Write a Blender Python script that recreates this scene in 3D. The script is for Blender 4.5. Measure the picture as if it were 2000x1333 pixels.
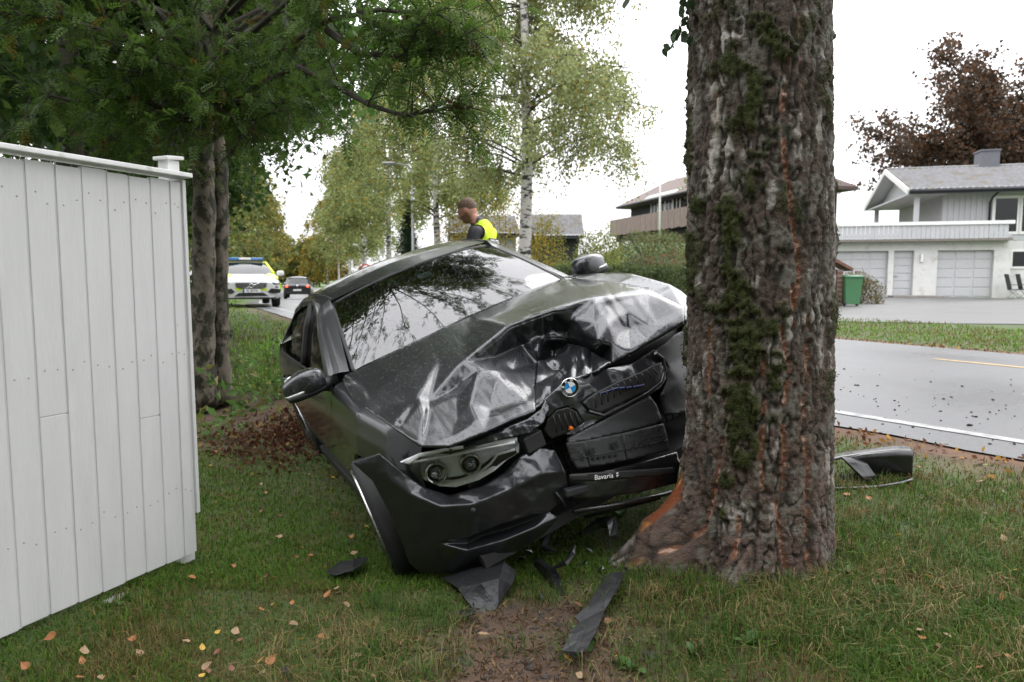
import bpy, bmesh, math, random
import numpy as np
from mathutils import Vector, Matrix, geometry
random.seed(7); RNG = np.random.default_rng(11)
for o in list(bpy.data.objects): bpy.data.objects.remove(o)
SC = bpy.context.scene
COL = SC.collection
R = math.radians
# ------------------------------------------------------------------ camera
F_PX, CXP, CYP, HOR = 1400.0, 1000.0, 666.5, 542.0
PITCH = math.atan((CYP - HOR) / F_PX)
CAM = np.array([0, 0, 1.3])
cd = bpy.data.cameras.new('camera'); cam = bpy.data.objects.new('camera', cd); COL.objects.link(cam)
cam.location = CAM; cam.rotation_euler = (math.pi / 2 - PITCH, 0, 0)
cd.sensor_width = 36; cd.lens = 36 * F_PX / 2000; cd.clip_start = .05; cd.clip_end = 3000
cd.dof.use_dof = True; cd.dof.focus_distance = 3.1; cd.dof.aperture_fstop = 4.0
SC.camera = cam
# ------------------------------------------------------------------ overcast sky
SUN_EL, SUN_ROT = R(48), R(40)
w = bpy.data.worlds.new('World'); SC.world = w; w.use_nodes = True
nt = w.node_tree; nt.nodes.clear()
out = nt.nodes.new('ShaderNodeOutputWorld'); bg = nt.nodes.new('ShaderNodeBackground')
sky = nt.nodes.new('ShaderNodeTexSky'); sky.sky_type = 'NISHITA'; sky.sun_disc = False
sky.sun_elevation = SUN_EL; sky.sun_rotation = SUN_ROT; sky.dust_density = 5; sky.air_density = 1.5
hsv = nt.nodes.new('ShaderNodeHueSaturation'); hsv.inputs['Saturation'].default_value = .25
tc = nt.nodes.new('ShaderNodeTexCoord'); sep = nt.nodes.new('ShaderNodeSeparateXYZ')
mr = nt.nodes.new('ShaderNodeMapRange'); mr.inputs['From Min'].default_value = 0; mr.inputs['From Max'].default_value = 1
mr.inputs['To Min'].default_value = 13.0; mr.inputs['To Max'].default_value = 54.0   # overcast: zenith well above the horizon
cn = nt.nodes.new('ShaderNodeTexNoise'); cn.inputs['Scale'].default_value = 2.2; cn.inputs['Detail'].default_value = 4
cr = nt.nodes.new('ShaderNodeMapRange'); cr.inputs['To Min'].default_value = .82; cr.inputs['To Max'].default_value = 1.18
mul = nt.nodes.new('ShaderNodeMath'); mul.operation = 'MULTIPLY'
comb = nt.nodes.new('ShaderNodeCombineColor')
m2 = nt.nodes.new('ShaderNodeMath'); m2.operation = 'MULTIPLY'; m2.inputs[1].default_value = 1.035
mix = nt.nodes.new('ShaderNodeMix'); mix.data_type = 'RGBA'; mix.inputs['Factor'].default_value = .85
L = nt.links.new
L(tc.outputs['Generated'], sep.inputs[0]); L(sep.outputs['Z'], mr.inputs['Value']); L(tc.outputs['Generated'], cn.inputs['Vector'])
L(cn.outputs['Fac'], cr.inputs['Value']); L(mr.outputs[0], mul.inputs[0]); L(cr.outputs[0], mul.inputs[1])
L(mul.outputs[0], comb.inputs[0]); L(mul.outputs[0], comb.inputs[1]); L(mul.outputs[0], m2.inputs[0]); L(m2.outputs[0], comb.inputs[2])
L(sky.outputs[0], hsv.inputs['Color']); L(hsv.outputs[0], mix.inputs['A']); L(comb.outputs[0], mix.inputs['B'])
L(mix.outputs['Result'], bg.inputs['Color']); bg.inputs['Strength'].default_value = .1
L(bg.outputs[0], out.inputs['Surface'])
sl = bpy.data.lights.new('sun', 'SUN'); sl.energy = .8; sl.angle = R(40); sl.color = (1, .97, .93)
so = bpy.data.objects.new('sun', sl); COL.objects.link(so); so.rotation_euler = (R(90) - SUN_EL, 0, R(140))
so.location = (0, 0, 30)
SC.view_settings.view_transform = 'Standard'; SC.view_settings.look = 'None'; SC.view_settings.gamma = 1
SC.view_settings.use_curve_mapping = False; SC.view_settings.exposure = 0.0
SC.cycles.use_denoising = True; SC.cycles.max_bounces = 8; SC.cycles.transparent_max_bounces = 12
SC.cycles.sample_clamp_indirect = 6
# ------------------------------------------------------------------ helpers
FWD = np.array([0, math.cos(PITCH), -math.sin(PITCH)]); UPV = np.array([0, math.sin(PITCH), math.cos(PITCH)])
def ray(px, py): return FWD + np.array([1., 0, 0]) * ((px - CXP) / F_PX) + UPV * ((CYP - py) / F_PX)
def at(px, py, Y):
    d = ray(px, py); return CAM + d * (Y / d[1])
def at_z(px, py, z):
    d = ray(px, py); return CAM + d * ((z - CAM[2]) / d[2])
def smooth(a, b, x):
    t = np.clip((np.asarray(x, float) - a) / (b - a), 0, 1); return t * t * (3 - 2 * t)
def _hash(i, j, k, seed):
    n = (i * 73856093) ^ (j * 19349663) ^ (k * 83492791) ^ (seed * 2654435761 & 0x7fffffff)
    n = (n ^ (n >> 13)) * 1274126177 & 0x7fffffff
    n = (n ^ (n >> 16)) * 668265263 & 0x7fffffff
    return ((n ^ (n >> 15)) & 0xffff) / 65535.0
def vnoise(p, seed=0):
    p = np.asarray(p, float); i = np.floor(p).astype(np.int64); f = p - i; f = f * f * (3 - 2 * f)
    x, y, z = i[..., 0], i[..., 1], i[..., 2]; fx, fy, fz = f[..., 0], f[..., 1], f[..., 2]
    def L1(a, b, t): return a + (b - a) * t
    c = [[[_hash(x + a, y + b, z + d, seed) for d in (0, 1)] for b in (0, 1)] for a in (0, 1)]
    return L1(L1(L1(c[0][0][0], c[1][0][0], fx), L1(c[0][1][0], c[1][1][0], fx), fy),
              L1(L1(c[0][0][1], c[1][0][1], fx), L1(c[0][1][1], c[1][1][1], fx), fy), fz)
def fbm(p, seed=0, oct=4):
    p = np.asarray(p, float); s = 0; a = .5; t = 0
    for k in range(oct): s = s + a * vnoise(p * (2.03 ** k), seed + k * 17); t += a; a *= .5
    return s / t
def xy3(x, y, s=1.0): return np.stack([np.asarray(x) * s, np.asarray(y) * s, np.zeros_like(np.asarray(x, float))], -1)

def tag(o, label=None, cat=None, group=None, kind=None):
    if label: o['label'] = label
    if cat: o['category'] = cat
    if group: o['group'] = group
    if kind: o['kind'] = kind
    return o
def empty(name, loc=(0, 0, 0), rz=0, label=None, cat=None, group=None, parent=None):
    o = bpy.data.objects.new(name, None); COL.objects.link(o); o.location = tuple(loc); o.rotation_euler = (0, 0, rz)
    o.empty_display_size = .1; o.parent = parent
    return tag(o, label, cat, group)
def link(name, me, mat, parent=None):
    o = bpy.data.objects.new(name, me); COL.objects.link(o)
    if mat is not None:
        for m in (mat if isinstance(mat, (list, tuple)) else [mat]): me.materials.append(m)
    if parent is not None: o.parent = parent
    return o
def mesh_np(name, V, Fc, mat=None, parent=None, smooth_=False, col=None):
    """V (n,3); Fc (m,k) array or a list of such arrays (k may differ); col (n,3|4) point colours"""
    V = np.asarray(V, np.float32).reshape(-1, 3)
    FL = [np.asarray(f, np.int32) for f in (Fc if isinstance(Fc, list) else [Fc]) if len(f)]
    me = bpy.data.meshes.new(name)
    me.vertices.add(len(V)); me.vertices.foreach_set('co', V.ravel())
    tot = sum(f.size for f in FL); npoly = sum(len(f) for f in FL)
    me.loops.add(tot); me.loops.foreach_set('vertex_index', np.concatenate([f.ravel() for f in FL]))
    me.polygons.add(npoly)
    lt = np.concatenate([np.full(len(f), f.shape[1], np.int32) for f in FL])
    ls = np.concatenate([[0], np.cumsum(lt)[:-1]]).astype(np.int32)
    me.polygons.foreach_set('loop_start', ls); me.polygons.foreach_set('loop_total', lt)
    if smooth_: me.polygons.foreach_set('use_smooth', np.ones(npoly, bool))
    if col is not None:
        col = np.asarray(col, np.float32)
        if col.shape[1] == 3: col = np.concatenate([col, np.ones((len(col), 1), np.float32)], 1)
        a = me.color_attributes.new('col', 'FLOAT_COLOR', 'POINT'); a.data.foreach_set('color', col.ravel())
    me.update(calc_edges=True); me.validate()
    return link(name, me, mat, parent)
class MB:
    """collects simple shapes into one mesh"""
    def __init__(s): s.v = []; s.f = []; s.sm = []
    def add(s, vs, fs, sm=False):
        b = len(s.v); s.v += [tuple(v) for v in vs]; s.f += [tuple(i + b for i in f) for f in fs]; s.sm += [sm] * len(fs); return s
    def box(s, c, d, rot=None, bev=0):
        x, y, z = d[0] / 2, d[1] / 2, d[2] / 2
        if bev > 0:
            b = min(bev, x * .9, y * .9, z * .9); vs = []; ids = {}
            bm = bmesh.new(); bmesh.ops.create_cube(bm, size=1)
            for v in bm.verts: v.co = Vector((v.co.x * 2 * x, v.co.y * 2 * y, v.co.z * 2 * z))
            bmesh.ops.bevel(bm, geom=bm.edges[:], offset=b, segments=2, profile=.6, affect='EDGES')
            bm.verts.index_update(); vs = [v.co.copy() for v in bm.verts]; fs = [[v.index for v in f.verts] for f in bm.faces]; bm.free()
        else:
            vs = [Vector((a * x, b * y, e * z)) for a in (-1, 1) for b in (-1, 1) for e in (-1, 1)]
            fs = [(0, 1, 3, 2), (4, 6, 7, 5), (0, 4, 5, 1), (2, 3, 7, 6), (0, 2, 6, 4), (1, 5, 7, 3)]
        if rot is not None: vs = [rot @ v for v in vs]
        return s.add([v + Vector(c) for v in vs], fs)
    def tube(s, pts, rad, n=8, cap=True, sm=True):
        pts = [Vector(p) for p in pts]; m = len(pts)
        rad = [rad] * m if not hasattr(rad, '__len__') else rad
        t0 = (pts[1] - pts[0]).normalized(); a = t0.orthogonal().normalized(); vs = []
        for i, p in enumerate(pts):
            t = (pts[min(i + 1, m - 1)] - pts[max(i - 1, 0)]).normalized()
            a = (a - t * a.dot(t)); a = a.normalized() if a.length > 1e-6 else t.orthogonal().normalized(); b = t.cross(a)
            vs += [p + (a * math.cos(2 * math.pi * k / n) + b * math.sin(2 * math.pi * k / n)) * rad[i] for k in range(n)]
        fs = [(i * n + k, i * n + (k + 1) % n, (i + 1) * n + (k + 1) % n, (i + 1) * n + k) for i in range(m - 1) for k in range(n)]
        s.add(vs, fs, sm)
        if cap:
            b = len(s.v) - len(vs); s.f += [tuple(b + k for k in range(n))[::-1], tuple(b + (m - 1) * n + k for k in range(n))]; s.sm += [False, False]
        return s
    def prism(s, poly, depth, M=None):
        """poly in local XY, extruded along local Z by depth; M maps local->target"""
        n = len(poly); M = M or Matrix()
        vs = [M @ Vector((p[0], p[1], 0)) for p in poly] + [M @ Vector((p[0], p[1], depth)) for p in poly]
        fs = [tuple(range(n))[::-1], tuple(range(n, 2 * n))] + [(k, (k + 1) % n, n + (k + 1) % n, n + k) for k in range(n)]
        return s.add(vs, fs)
    def lathe(s, prof, n=24, M=None, sm=True):
        M = M or Matrix(); vs = [M @ Vector((r * math.cos(2 * math.pi * k / n), r * math.sin(2 * math.pi * k / n), z)) for r, z in prof for k in range(n)]
        fs = [(i * n + k, i * n + (k + 1) % n, (i + 1) * n + (k + 1) % n, (i + 1) * n + k) for i in range(len(prof) - 1) for k in range(n)]
        return s.add(vs, fs, sm)
    def grid(s, P, sm=True):
        P = np.asarray(P); a, b = P.shape[:2]
        return s.add(P.reshape(-1, 3), [(i * b + j, i * b + j + 1, (i + 1) * b + j + 1, (i + 1) * b + j) for i in range(a - 1) for j in range(b - 1)], sm)
    def sell(s, c, r, e=.5, nu=20, nv=12, rot=None):
        """superellipsoid"""
        def sp(v, p): return math.copysign(abs(v) ** p, v)
        vs = []
        for i in range(nv + 1):
            ph = -math.pi / 2 + math.pi * i / nv
            for k in range(nu):
                th = 2 * math.pi * k / nu
                v = Vector((r[0] * sp(math.cos(ph), e) * sp(math.cos(th), e), r[1] * sp(math.cos(ph), e) * sp(math.sin(th), e), r[2] * sp(math.sin(ph), e)))
                vs.append((rot @ v if rot is not None else v) + Vector(c))
        return s.add(vs, [(i * nu + k, i * nu + (k + 1) % nu, (i + 1) * nu + (k + 1) % nu, (i + 1) * nu + k) for i in range(nv) for k in range(nu)], True)
    def build(s, name, mat, parent=None, mod=None, clean=True):
        me = bpy.data.meshes.new(name); me.from_pydata([tuple(v) for v in s.v], [], s.f); me.polygons.foreach_set('use_smooth', s.sm)
        if clean:
            bm = bmesh.new(); bm.from_mesh(me); bmesh.ops.recalc_face_normals(bm, faces=bm.faces[:]); bm.to_mesh(me); bm.free()
        me.update(); return link(name, me, mat, parent)
def copy_tree(o, parent=None):
    c = o.copy(); COL.objects.link(c); c.parent = parent
    for ch in o.children: copy_tree(ch, c)
    return c
def text_part(name, body, size, M, mat, parent, depth=.001, font_shear=0, bold=0):
    cu = bpy.data.curves.new(name, 'FONT'); cu.body = body; cu.size = size; cu.extrude = depth; cu.align_x = 'CENTER'; cu.align_y = 'CENTER'; cu.offset = bold
    to = bpy.data.objects.new(name, cu); COL.objects.link(to)
    dg = bpy.context.evaluated_depsgraph_get(); me = bpy.data.meshes.new_from_object(to.evaluated_get(dg))
    bpy.data.objects.remove(to); bpy.data.curves.remove(cu)
    me.transform(M); o = link(name, me, mat, parent); return o
# ------------------------------------------------------------------ materials
def nodes(name):
    m = bpy.data.materials.new(name); m.use_nodes = True; t = m.node_tree; t.nodes.clear()
    o = t.nodes.new('ShaderNodeOutputMaterial'); b = t.nodes.new('ShaderNodeBsdfPrincipled'); t.links.new(b.outputs[0], o.inputs[0]); return m, t, b, o
def N(t, kind, **kw):
    n = t.nodes.new(kind)
    for k, v in kw.items():
        if k in n.inputs.keys(): n.inputs[k].default_value = v
        else: setattr(n, k, v)
    return n
def pm(name, col, rough=.6, metal=0, var=.18, vs=6, bump=0, bs=60, coat=0, attr=False, col2=None, c2s=3, c2t=.55, c2w=.08, stretch=None, spec=.5, rvar=.12, trans=0, sub=None):
    """principled with noise-driven colour, roughness and relief; col2 = second colour in patches"""
    m, t, b, o = nodes(name); K = t.links.new
    c = N(t, 'ShaderNodeTexCoord'); mp = N(t, 'ShaderNodeMapping'); K(c.outputs['Object'], mp.inputs[0])
    if stretch: mp.inputs['Scale'].default_value = stretch
    n1 = N(t, 'ShaderNodeTexNoise', Scale=vs, Detail=6.0, Roughness=.6); K(mp.outputs[0], n1.inputs['Vector'])
    if attr:
        a = N(t, 'ShaderNodeAttribute', attribute_name='col'); base = a.outputs['Color']
    else:
        rgb = N(t, 'ShaderNodeRGB'); rgb.outputs[0].default_value = (*col, 1); base = rgb.outputs[0]
    if col2 is not None:
        n2 = N(t, 'ShaderNodeTexNoise', Scale=c2s, Detail=7.0, Roughness=.65); K(mp.outputs[0], n2.inputs['Vector'])
        r2 = N(t, 'ShaderNodeMapRange'); r2.inputs['From Min'].default_value = c2t - c2w; r2.inputs['From Max'].default_value = c2t + c2w; K(n2.outputs['Fac'], r2.inputs['Value'])
        x = N(t, 'ShaderNodeMix', data_type='RGBA'); K(r2.outputs[0], x.inputs['Factor']); K(base, x.inputs['A']); x.inputs['B'].default_value = (*col2, 1); base = x.outputs['Result']
    mr = N(t, 'ShaderNodeMapRange'); mr.inputs['From Min'].default_value = .25; mr.inputs['From Max'].default_value = .75
    mr.inputs['To Min'].default_value = 1 - var; mr.inputs['To Max'].default_value = 1 + var; K(n1.outputs['Fac'], mr.inputs['Value'])
    mu = N(t, 'ShaderNodeVectorMath', operation='SCALE'); K(base, mu.inputs[0]); K(mr.outputs[0], mu.inputs['Scale']); K(mu.outputs[0], b.inputs['Base Color'])
    rr = N(t, 'ShaderNodeMapRange'); rr.inputs['To Min'].default_value = max(0, rough - rvar); rr.inputs['To Max'].default_value = min(1, rough + rvar); K(n1.outputs['Fac'], rr.inputs['Value']); K(rr.outputs[0], b.inputs['Roughness'])
    b.inputs['Metallic'].default_value = metal; b.inputs['Coat Weight'].default_value = coat; b.inputs['Coat Roughness'].default_value = .04
    b.inputs['Specular IOR Level'].default_value = spec
    if bump:
        n3 = N(t, 'ShaderNodeTexNoise', Scale=bs, Detail=6.0); K(mp.outputs[0], n3.inputs['Vector'])
        bp = N(t, 'ShaderNodeBump', Strength=min(1, bump), Distance=.01); K(n3.outputs['Fac'], bp.inputs['Height']); K(bp.outputs[0], b.inputs['Normal'])
    if trans:
        tr = N(t, 'ShaderNodeBsdfTranslucent'); K(mu.outputs[0], tr.inputs['Color']); ms = N(t, 'ShaderNodeMixShader'); ms.inputs[0].default_value = trans
        K(b.outputs[0], ms.inputs[1]); K(tr.outputs[0], ms.inputs[2]); K(ms.outputs[0], o.inputs[0])
    return m
def paint(name, col, metal=.0, rough=.3, drops=True, flake=0, ds=95, dirt=None):
    """car lacquer with rain drops standing on it"""
    m, t, b, o = nodes(name); K = t.links.new
    b.inputs['Base Color'].default_value = (*col, 1); b.inputs['Metallic'].default_value = metal; b.inputs['Roughness'].default_value = rough
    b.inputs['Coat Weight'].default_value = 1; b.inputs['Coat Roughness'].default_value = .03
    c = N(t, 'ShaderNodeTexCoord')
    n1 = N(t, 'ShaderNodeTexNoise', Scale=9.0, Detail=6.0); K(c.outputs['Object'], n1.inputs['Vector'])
    if dirt:
        r = N(t, 'ShaderNodeMapRange'); r.inputs['From Min'].default_value = .52; r.inputs['From Max'].default_value = .75; K(n1.outputs['Fac'], r.inputs['Value']); r.inputs['To Max'].default_value = .45
        x = N(t, 'ShaderNodeMix', data_type='RGBA'); x.inputs['A'].default_value = (*col, 1); x.inputs['B'].default_value = (*dirt, 1); K(r.outputs[0], x.inputs['Factor']); K(x.outputs['Result'], b.inputs['Base Color'])
    rr = N(t, 'ShaderNodeMapRange'); rr.inputs['To Min'].default_value = .05; rr.inputs['To Max'].default_value = .17; K(n1.outputs['Fac'], rr.inputs['Value']); K(rr.outputs[0], b.inputs['Coat Roughness'])
    if drops:
        v = N(t, 'ShaderNodeTexVoronoi', Scale=float(ds)); K(c.outputs['Object'], v.inputs['Vector']); v.inputs['Randomness'].default_value = 1
        q = N(t, 'ShaderNodeMapRange', interpolation_type='SMOOTHSTEP'); q.inputs['From Min'].default_value = .1; q.inputs['From Max'].default_value = .34; q.inputs['To Min'].default_value = 1; q.inputs['To Max'].default_value = 0; K(v.outputs['Distance'], q.inputs['Value'])
        sepc = N(t, 'ShaderNodeSeparateColor'); K(v.outputs['Color'], sepc.inputs[0])
        gt = N(t, 'ShaderNodeMath', operation='GREATER_THAN'); gt.inputs[1].default_value = .55; K(sepc.outputs[0], gt.inputs[0])
        mu = N(t, 'ShaderNodeMath', operation='MULTIPLY'); K(q.outputs[0], mu.inputs[0]); K(gt.outputs[0], mu.inputs[1])
        bp = N(t, 'ShaderNodeBump', Strength=.9, Distance=.003); K(mu.outputs[0], bp.inputs['Height']); K(bp.outputs[0], b.inputs['Coat Normal'])
    return m
def glassm(name, tint=(.02, .025, .025), ior=1.5, drops=0, clear=.85, rough=.0):
    m, t, b, o = nodes(name); K = t.links.new; t.nodes.remove(b)
    g = N(t, 'ShaderNodeBsdfGlossy'); g.inputs['Roughness'].default_value = rough; g.inputs['Color'].default_value = (1, 1, 1, 1)
    tr = N(t, 'ShaderNodeBsdfTransparent'); tr.inputs['Color'].default_value = (*tint, 1)
    fr = N(t, 'ShaderNodeFresnel', IOR=ior); ms = N(t, 'ShaderNodeMixShader'); K(fr.outputs[0], ms.inputs[0]); K(tr.outputs[0], ms.inputs[1]); K(g.outputs[0], ms.inputs[2]); K(ms.outputs[0], o.inputs[0])
    if drops:
        c = N(t, 'ShaderNodeTexCoord'); v = N(t, 'ShaderNodeTexVoronoi', Scale=float(drops)); K(c.outputs['Object'], v.inputs['Vector'])
        q = N(t, 'ShaderNodeMapRange', interpolation_type='SMOOTHSTEP'); q.inputs['From Min'].default_value = .05; q.inputs['From Max'].default_value = .28; q.inputs['To Min'].default_value = 1; q.inputs['To Max'].default_value = 0; K(v.outputs['Distance'], q.inputs['Value'])
        sepc = N(t, 'ShaderNodeSeparateColor'); K(v.outputs['Color'], sepc.inputs[0])
        gt = N(t, 'ShaderNodeMath', operation='GREATER_THAN'); gt.inputs[1].default_value = .62; K(sepc.outputs[0], gt.inputs[0])
        mu = N(t, 'ShaderNodeMath', operation='MULTIPLY'); K(q.outputs[0], mu.inputs[0]); K(gt.outputs[0], mu.inputs[1])
        bp = N(t, 'ShaderNodeBump', Strength=.5, Distance=.0015); K(mu.outputs[0], bp.inputs['Height']); K(bp.outputs[0], g.inputs['Normal']); K(bp.outputs[0], fr.inputs['Normal'])
    return m
M = {}
M['plastic'] = pm('black_plastic', (.008, .008, .009), .5, var=.3, bump=.15, bs=150)
M['plastic_wet'] = pm('wet_black_plastic', (.008, .008, .009), .28, var=.3, bump=.1, bs=60, coat=.5)
M['plastic_grey'] = pm('grey_plastic', (.020, .0205, .022), .5, var=.25, bump=.12, bs=90)
M['rubber'] = pm('rubber', (.018, .018, .018), .75, var=.3, bump=.2, bs=80)
M['chrome'] = pm('chrome', (.75, .76, .77), .12, metal=1, var=.1)
M['alloy'] = pm('alloy', (.5, .5, .51), .28, metal=1, var=.15, vs=20)
M['steel'] = pm('galvanised', (.32, .33, .34), .5, metal=.6, var=.15)
M['white_print'] = pm('white_print', (.85, .85, .85), .5, var=.03)
M['black_print'] = pm('black_print', (.01, .01, .01), .5, var=.1)
M['blue_print'] = pm('blue_enamel', (.01, .26, .66), .25, var=.05, coat=.6)
M['white_enamel'] = pm('white_enamel', (.8, .8, .8), .25, var=.03, coat=.6)
M['black_enamel'] = pm('black_enamel', (.008, .008, .009), .2, var=.1, coat=.6)
M['amber'] = pm('amber_plastic', (.6, .13, .01), .3, var=.1)
M['blue_hose'] = pm('blue_plastic', (.008, .016, .09), .35, var=.2)
# ------------------------------------------------------------------ road course and terrain
def _course():
    s = np.arange(-60, 170, .5); th = np.radians(np.interp(s, [-60, -6, 6, 28, 60, 170], [48, 36, 35, 19, 16.5, 16]))
    dx, dy = -np.sin(th) * .5, np.cos(th) * .5; x = np.cumsum(dx); y = np.cumsum(dy); i0 = np.argmin(abs(s))
    return s, x - x[i0] + 2.37, y - y[i0] + 5.35, th
RS, RX, RY, RT = _course()
def us(x, y):
    x = np.asarray(x, float).ravel(); y = np.asarray(y, float).ravel(); U = np.empty_like(x); S = np.empty_like(x)
    for a in range(0, len(x), 20000):
        sl_ = slice(a, a + 20000); k = np.argmin((x[sl_, None] - RX) ** 2 + (y[sl_, None] - RY) ** 2, 1)
        nx, ny = np.cos(RT[k]), np.sin(RT[k]); ex, ey = x[sl_] - RX[k], y[sl_] - RY[k]
        U[sl_] = ex * nx + ey * ny; S[sl_] = RS[k] + (-ex * ny + ey * nx)
    return U, S
def road_xy(u, s):
    x = np.interp(s, RS, RX); y = np.interp(s, RS, RY); t = np.interp(s, RS, RT); return x + u * np.cos(t), y + u * np.sin(t)
def zroad(s): return np.interp(s, [-60, 0, 18, 30, 60, 170], [.2, .2, .38, .25, -.5, -1.2])
ROADW = 6.7
def gz(x, y, us_=None):
    x = np.asarray(x, float); y = np.asarray(y, float); sh = x.shape
    U, S = us_ if us_ is not None else us(x, y); xr, yr = x.ravel(), y.ravel()
    zr = zroad(S); zl = np.interp(S, [-60, -3, 5, 20, 40, 80, 170], [.05, .05, 0, .34, .1, -.6, -1.2])
    v = -U
    left = zl + (zr - .012 - zl) * (1 - smooth(1.6, 3.6, v)) - .2 * smooth(-1, .6, S) * (1 - smooth(4.5, 8.5, S)) * np.exp(-((v - 3.2) / 1.0) ** 2)
    left = left + .022 * (fbm(xy3(xr, yr, 1.7), 5, 3) - .5) * smooth(0, .6, v)
    right = zr - .02 + .34 * smooth(10, 26, U) * smooth(-40, 0, S + 25) * (1 - smooth(4, 14, S))
    hill = 3.4 * smooth(27, 46, yr) * (1 - smooth(12.5, 15, xr - (yr - 34) * .25)) * smooth(3.5, 7.5, xr)
    z = np.where(U < 0, left, np.where(U > ROADW, right + hill, zr - .012))
    z = z - .05 * smooth(.1, .35, U) * (1 - smooth(ROADW - .35, ROADW - .1, U))
    return z.reshape(sh)
def gz1(x, y): return float(gz(np.array([x]), np.array([y]))[0])
def spaced(a, b, n, c, k):
    t = np.linspace(-1, 1, n); q = np.sinh(t * k) / np.sinh(k); return np.where(q < 0, c + q * (c - a), c + q * (b - c))
gx = spaced(-400, 400, 270, .3, 6.0); gy = spaced(-120, 800, 300, 4.5, 6.0)
GX, GY = np.meshgrid(gx, gy, indexing='ij'); GU = us(GX, GY); GZ = gz(GX, GY, GU)
nx_, ny_ = GX.shape; idx = np.arange(nx_ * ny_).reshape(nx_, ny_)
quads = np.stack([idx[:-1, :-1], idx[1:, :-1], idx[1:, 1:], idx[:-1, 1:]], -1).reshape(-1, 4)
gxf, gyf = GX.ravel(), GY.ravel(); U_, S_ = GU
def dirt_mask(x, y, U, S):
    """bare or littered soil: foot of the trees, car tracks, road shoulders"""
    n = fbm(xy3(x, y, 2.3), 31, 4)
    d = .75 * np.exp(-(((x + 2.0) / 1.3) ** 2 + ((y - 7.0) / 1.2) ** 2)) + .75 * np.exp(-(((x + 3.2) / .7) ** 2 + ((y - 7.6) / .6) ** 2))
    d = d + 1.0 * np.exp(-(((x - .10) / .40) ** 2 + ((y - 2.45) / .36) ** 2)) + 1.0 * np.exp(-(((x - .02) / .30) ** 2 + ((y - 1.95) / .34) ** 2)) + .5 * np.exp(-(((x - .95) / .45) ** 2 + ((y - 2.6) / .3) ** 2))
    d = d + .5 * np.exp(-(((x - .75) / .3) ** 2 + ((y - 1.95) / .25) ** 2))
    d = d + .95 * np.exp(-((U + .05) / .35) ** 2) + .8 * np.exp(-((U - ROADW - .15) / .3) ** 2)
    return np.clip(d * 1.25 + (n - .5) * 1.1, 0, 1) 
dm = dirt_mask(gxf, gyf, U_, S_)
n1 = fbm(xy3(gxf, gyf, 6), 3, 4)[:, None]; n2 = fbm(xy3(gxf, gyf, .9), 9, 3)[:, None]
green = np.array([.026, .056, .009]) * (.7 + .7 * n1); straw = np.array([.085, .066, .028]); soil = np.array([.075, .045, .028]) * (.55 + .9 * n1); lit = np.array([.105, .05, .022]) * (.6 + .8 * n1)
gc = green * (1 - .5 * n2) + straw * .5 * n2
sh = np.clip(np.exp(-((U_ + .05) / .5) ** 2) + np.exp(-((U_ - ROADW - .15) / .5) ** 2), 0, 1)[:, None]
gc = gc * (1 - dm[:, None]) + dm[:, None] * (soil * (1 - .6 * sh) + lit * .6 * sh)
far = smooth(12, 40, np.hypot(gxf, gyf))[:, None]; gc = gc * (1 - far) + far * np.array([.07, .115, .03]) * (.75 + .5 * n1)
M['ground'] = pm('lawn_soil', (.05, .05, .02), .9, var=.25, vs=14, attr=True, bump=.6, bs=45)
ground = mesh_np('ground', np.stack([gxf, gyf, GZ.ravel()], -1), quads, M['ground'], None, True, gc); tag(ground, kind='structure')
# ------------------------------------------------------------------ road and markings
def strip(name, u0, u1, s0, s1, dz, mat, nu=2, ds=.5, camber=True, edge=0):
    s = np.arange(s0, s1 + ds * .5, ds); u = np.linspace(u0, u1, nu); S, Ug = np.meshgrid(s, u, indexing='ij')
    if edge:
        wob = (fbm(xy3(s, s * 0, 1.9), 71, 4) - .5) * edge; Ug[:, 0] += wob; Ug[:, -1] += (fbm(xy3(s, s * 0 + 9, 1.9), 72, 4) - .5) * edge
    X, Y = road_xy(Ug, S); Z = zroad(S) + dz
    i = np.arange(X.size).reshape(X.shape); q = np.stack([i[:-1, :-1], i[1:, :-1], i[1:, 1:], i[:-1, 1:]], -1).reshape(-1, 4)
    o = mesh_np(name, np.stack([X, Y, Z], -1).reshape(-1, 3), q, mat, None, True); tag(o, kind='structure'); return o
def asphalt(name, base, wetr):
    m, t, b, o = nodes(name); K = t.links.new; c = N(t, 'ShaderNodeTexCoord')
    n1 = N(t, 'ShaderNodeTexNoise', Scale=.55, Detail=6.0); n2 = N(t, 'ShaderNodeTexNoise', Scale=70.0, Detail=5.0); n3 = N(t, 'ShaderNodeTexVoronoi', Scale=120.0)
    for n in (n1, n2, n3): K(c.outputs['Object'], n.inputs['Vector'])
    r = N(t, 'ShaderNodeValToRGB'); e = r.color_ramp.elements; e[0].position = .3; e[0].color = (*[x * .75 for x in base], 1); e[1].position = .7; e[1].color = (*[x * 1.3 for x in base], 1); K(n1.outputs['Fac'], r.inputs[0])
    x = N(t, 'ShaderNodeMix', data_type='RGBA', blend_type='MULTIPLY'); x.inputs['Factor'].default_value = .7; K(r.outputs[0], x.inputs['A']); K(n2.outputs['Color'], x.inputs['B']); K(x.outputs['Result'], b.inputs['Base Color'])
    rr = N(t, 'ShaderNodeMapRange'); rr.inputs['From Min'].default_value = .35; rr.inputs['From Max'].default_value = .65; rr.inputs['To Min'].default_value = wetr[0]; rr.inputs['To Max'].default_value = wetr[1]; K(n1.outputs['Fac'], rr.inputs['Value']); K(rr.outputs[0], b.inputs['Roughness'])
    bp = N(t, 'ShaderNodeBump', Strength=.35, Distance=.006); K(n3.outputs['Distance'], bp.inputs['Height']); K(bp.outputs[0], b.inputs['Normal'])
    b.inputs['Coat Weight'].default_value = .2; b.inputs['Coat Roughness'].default_value = .28
    return m
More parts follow.
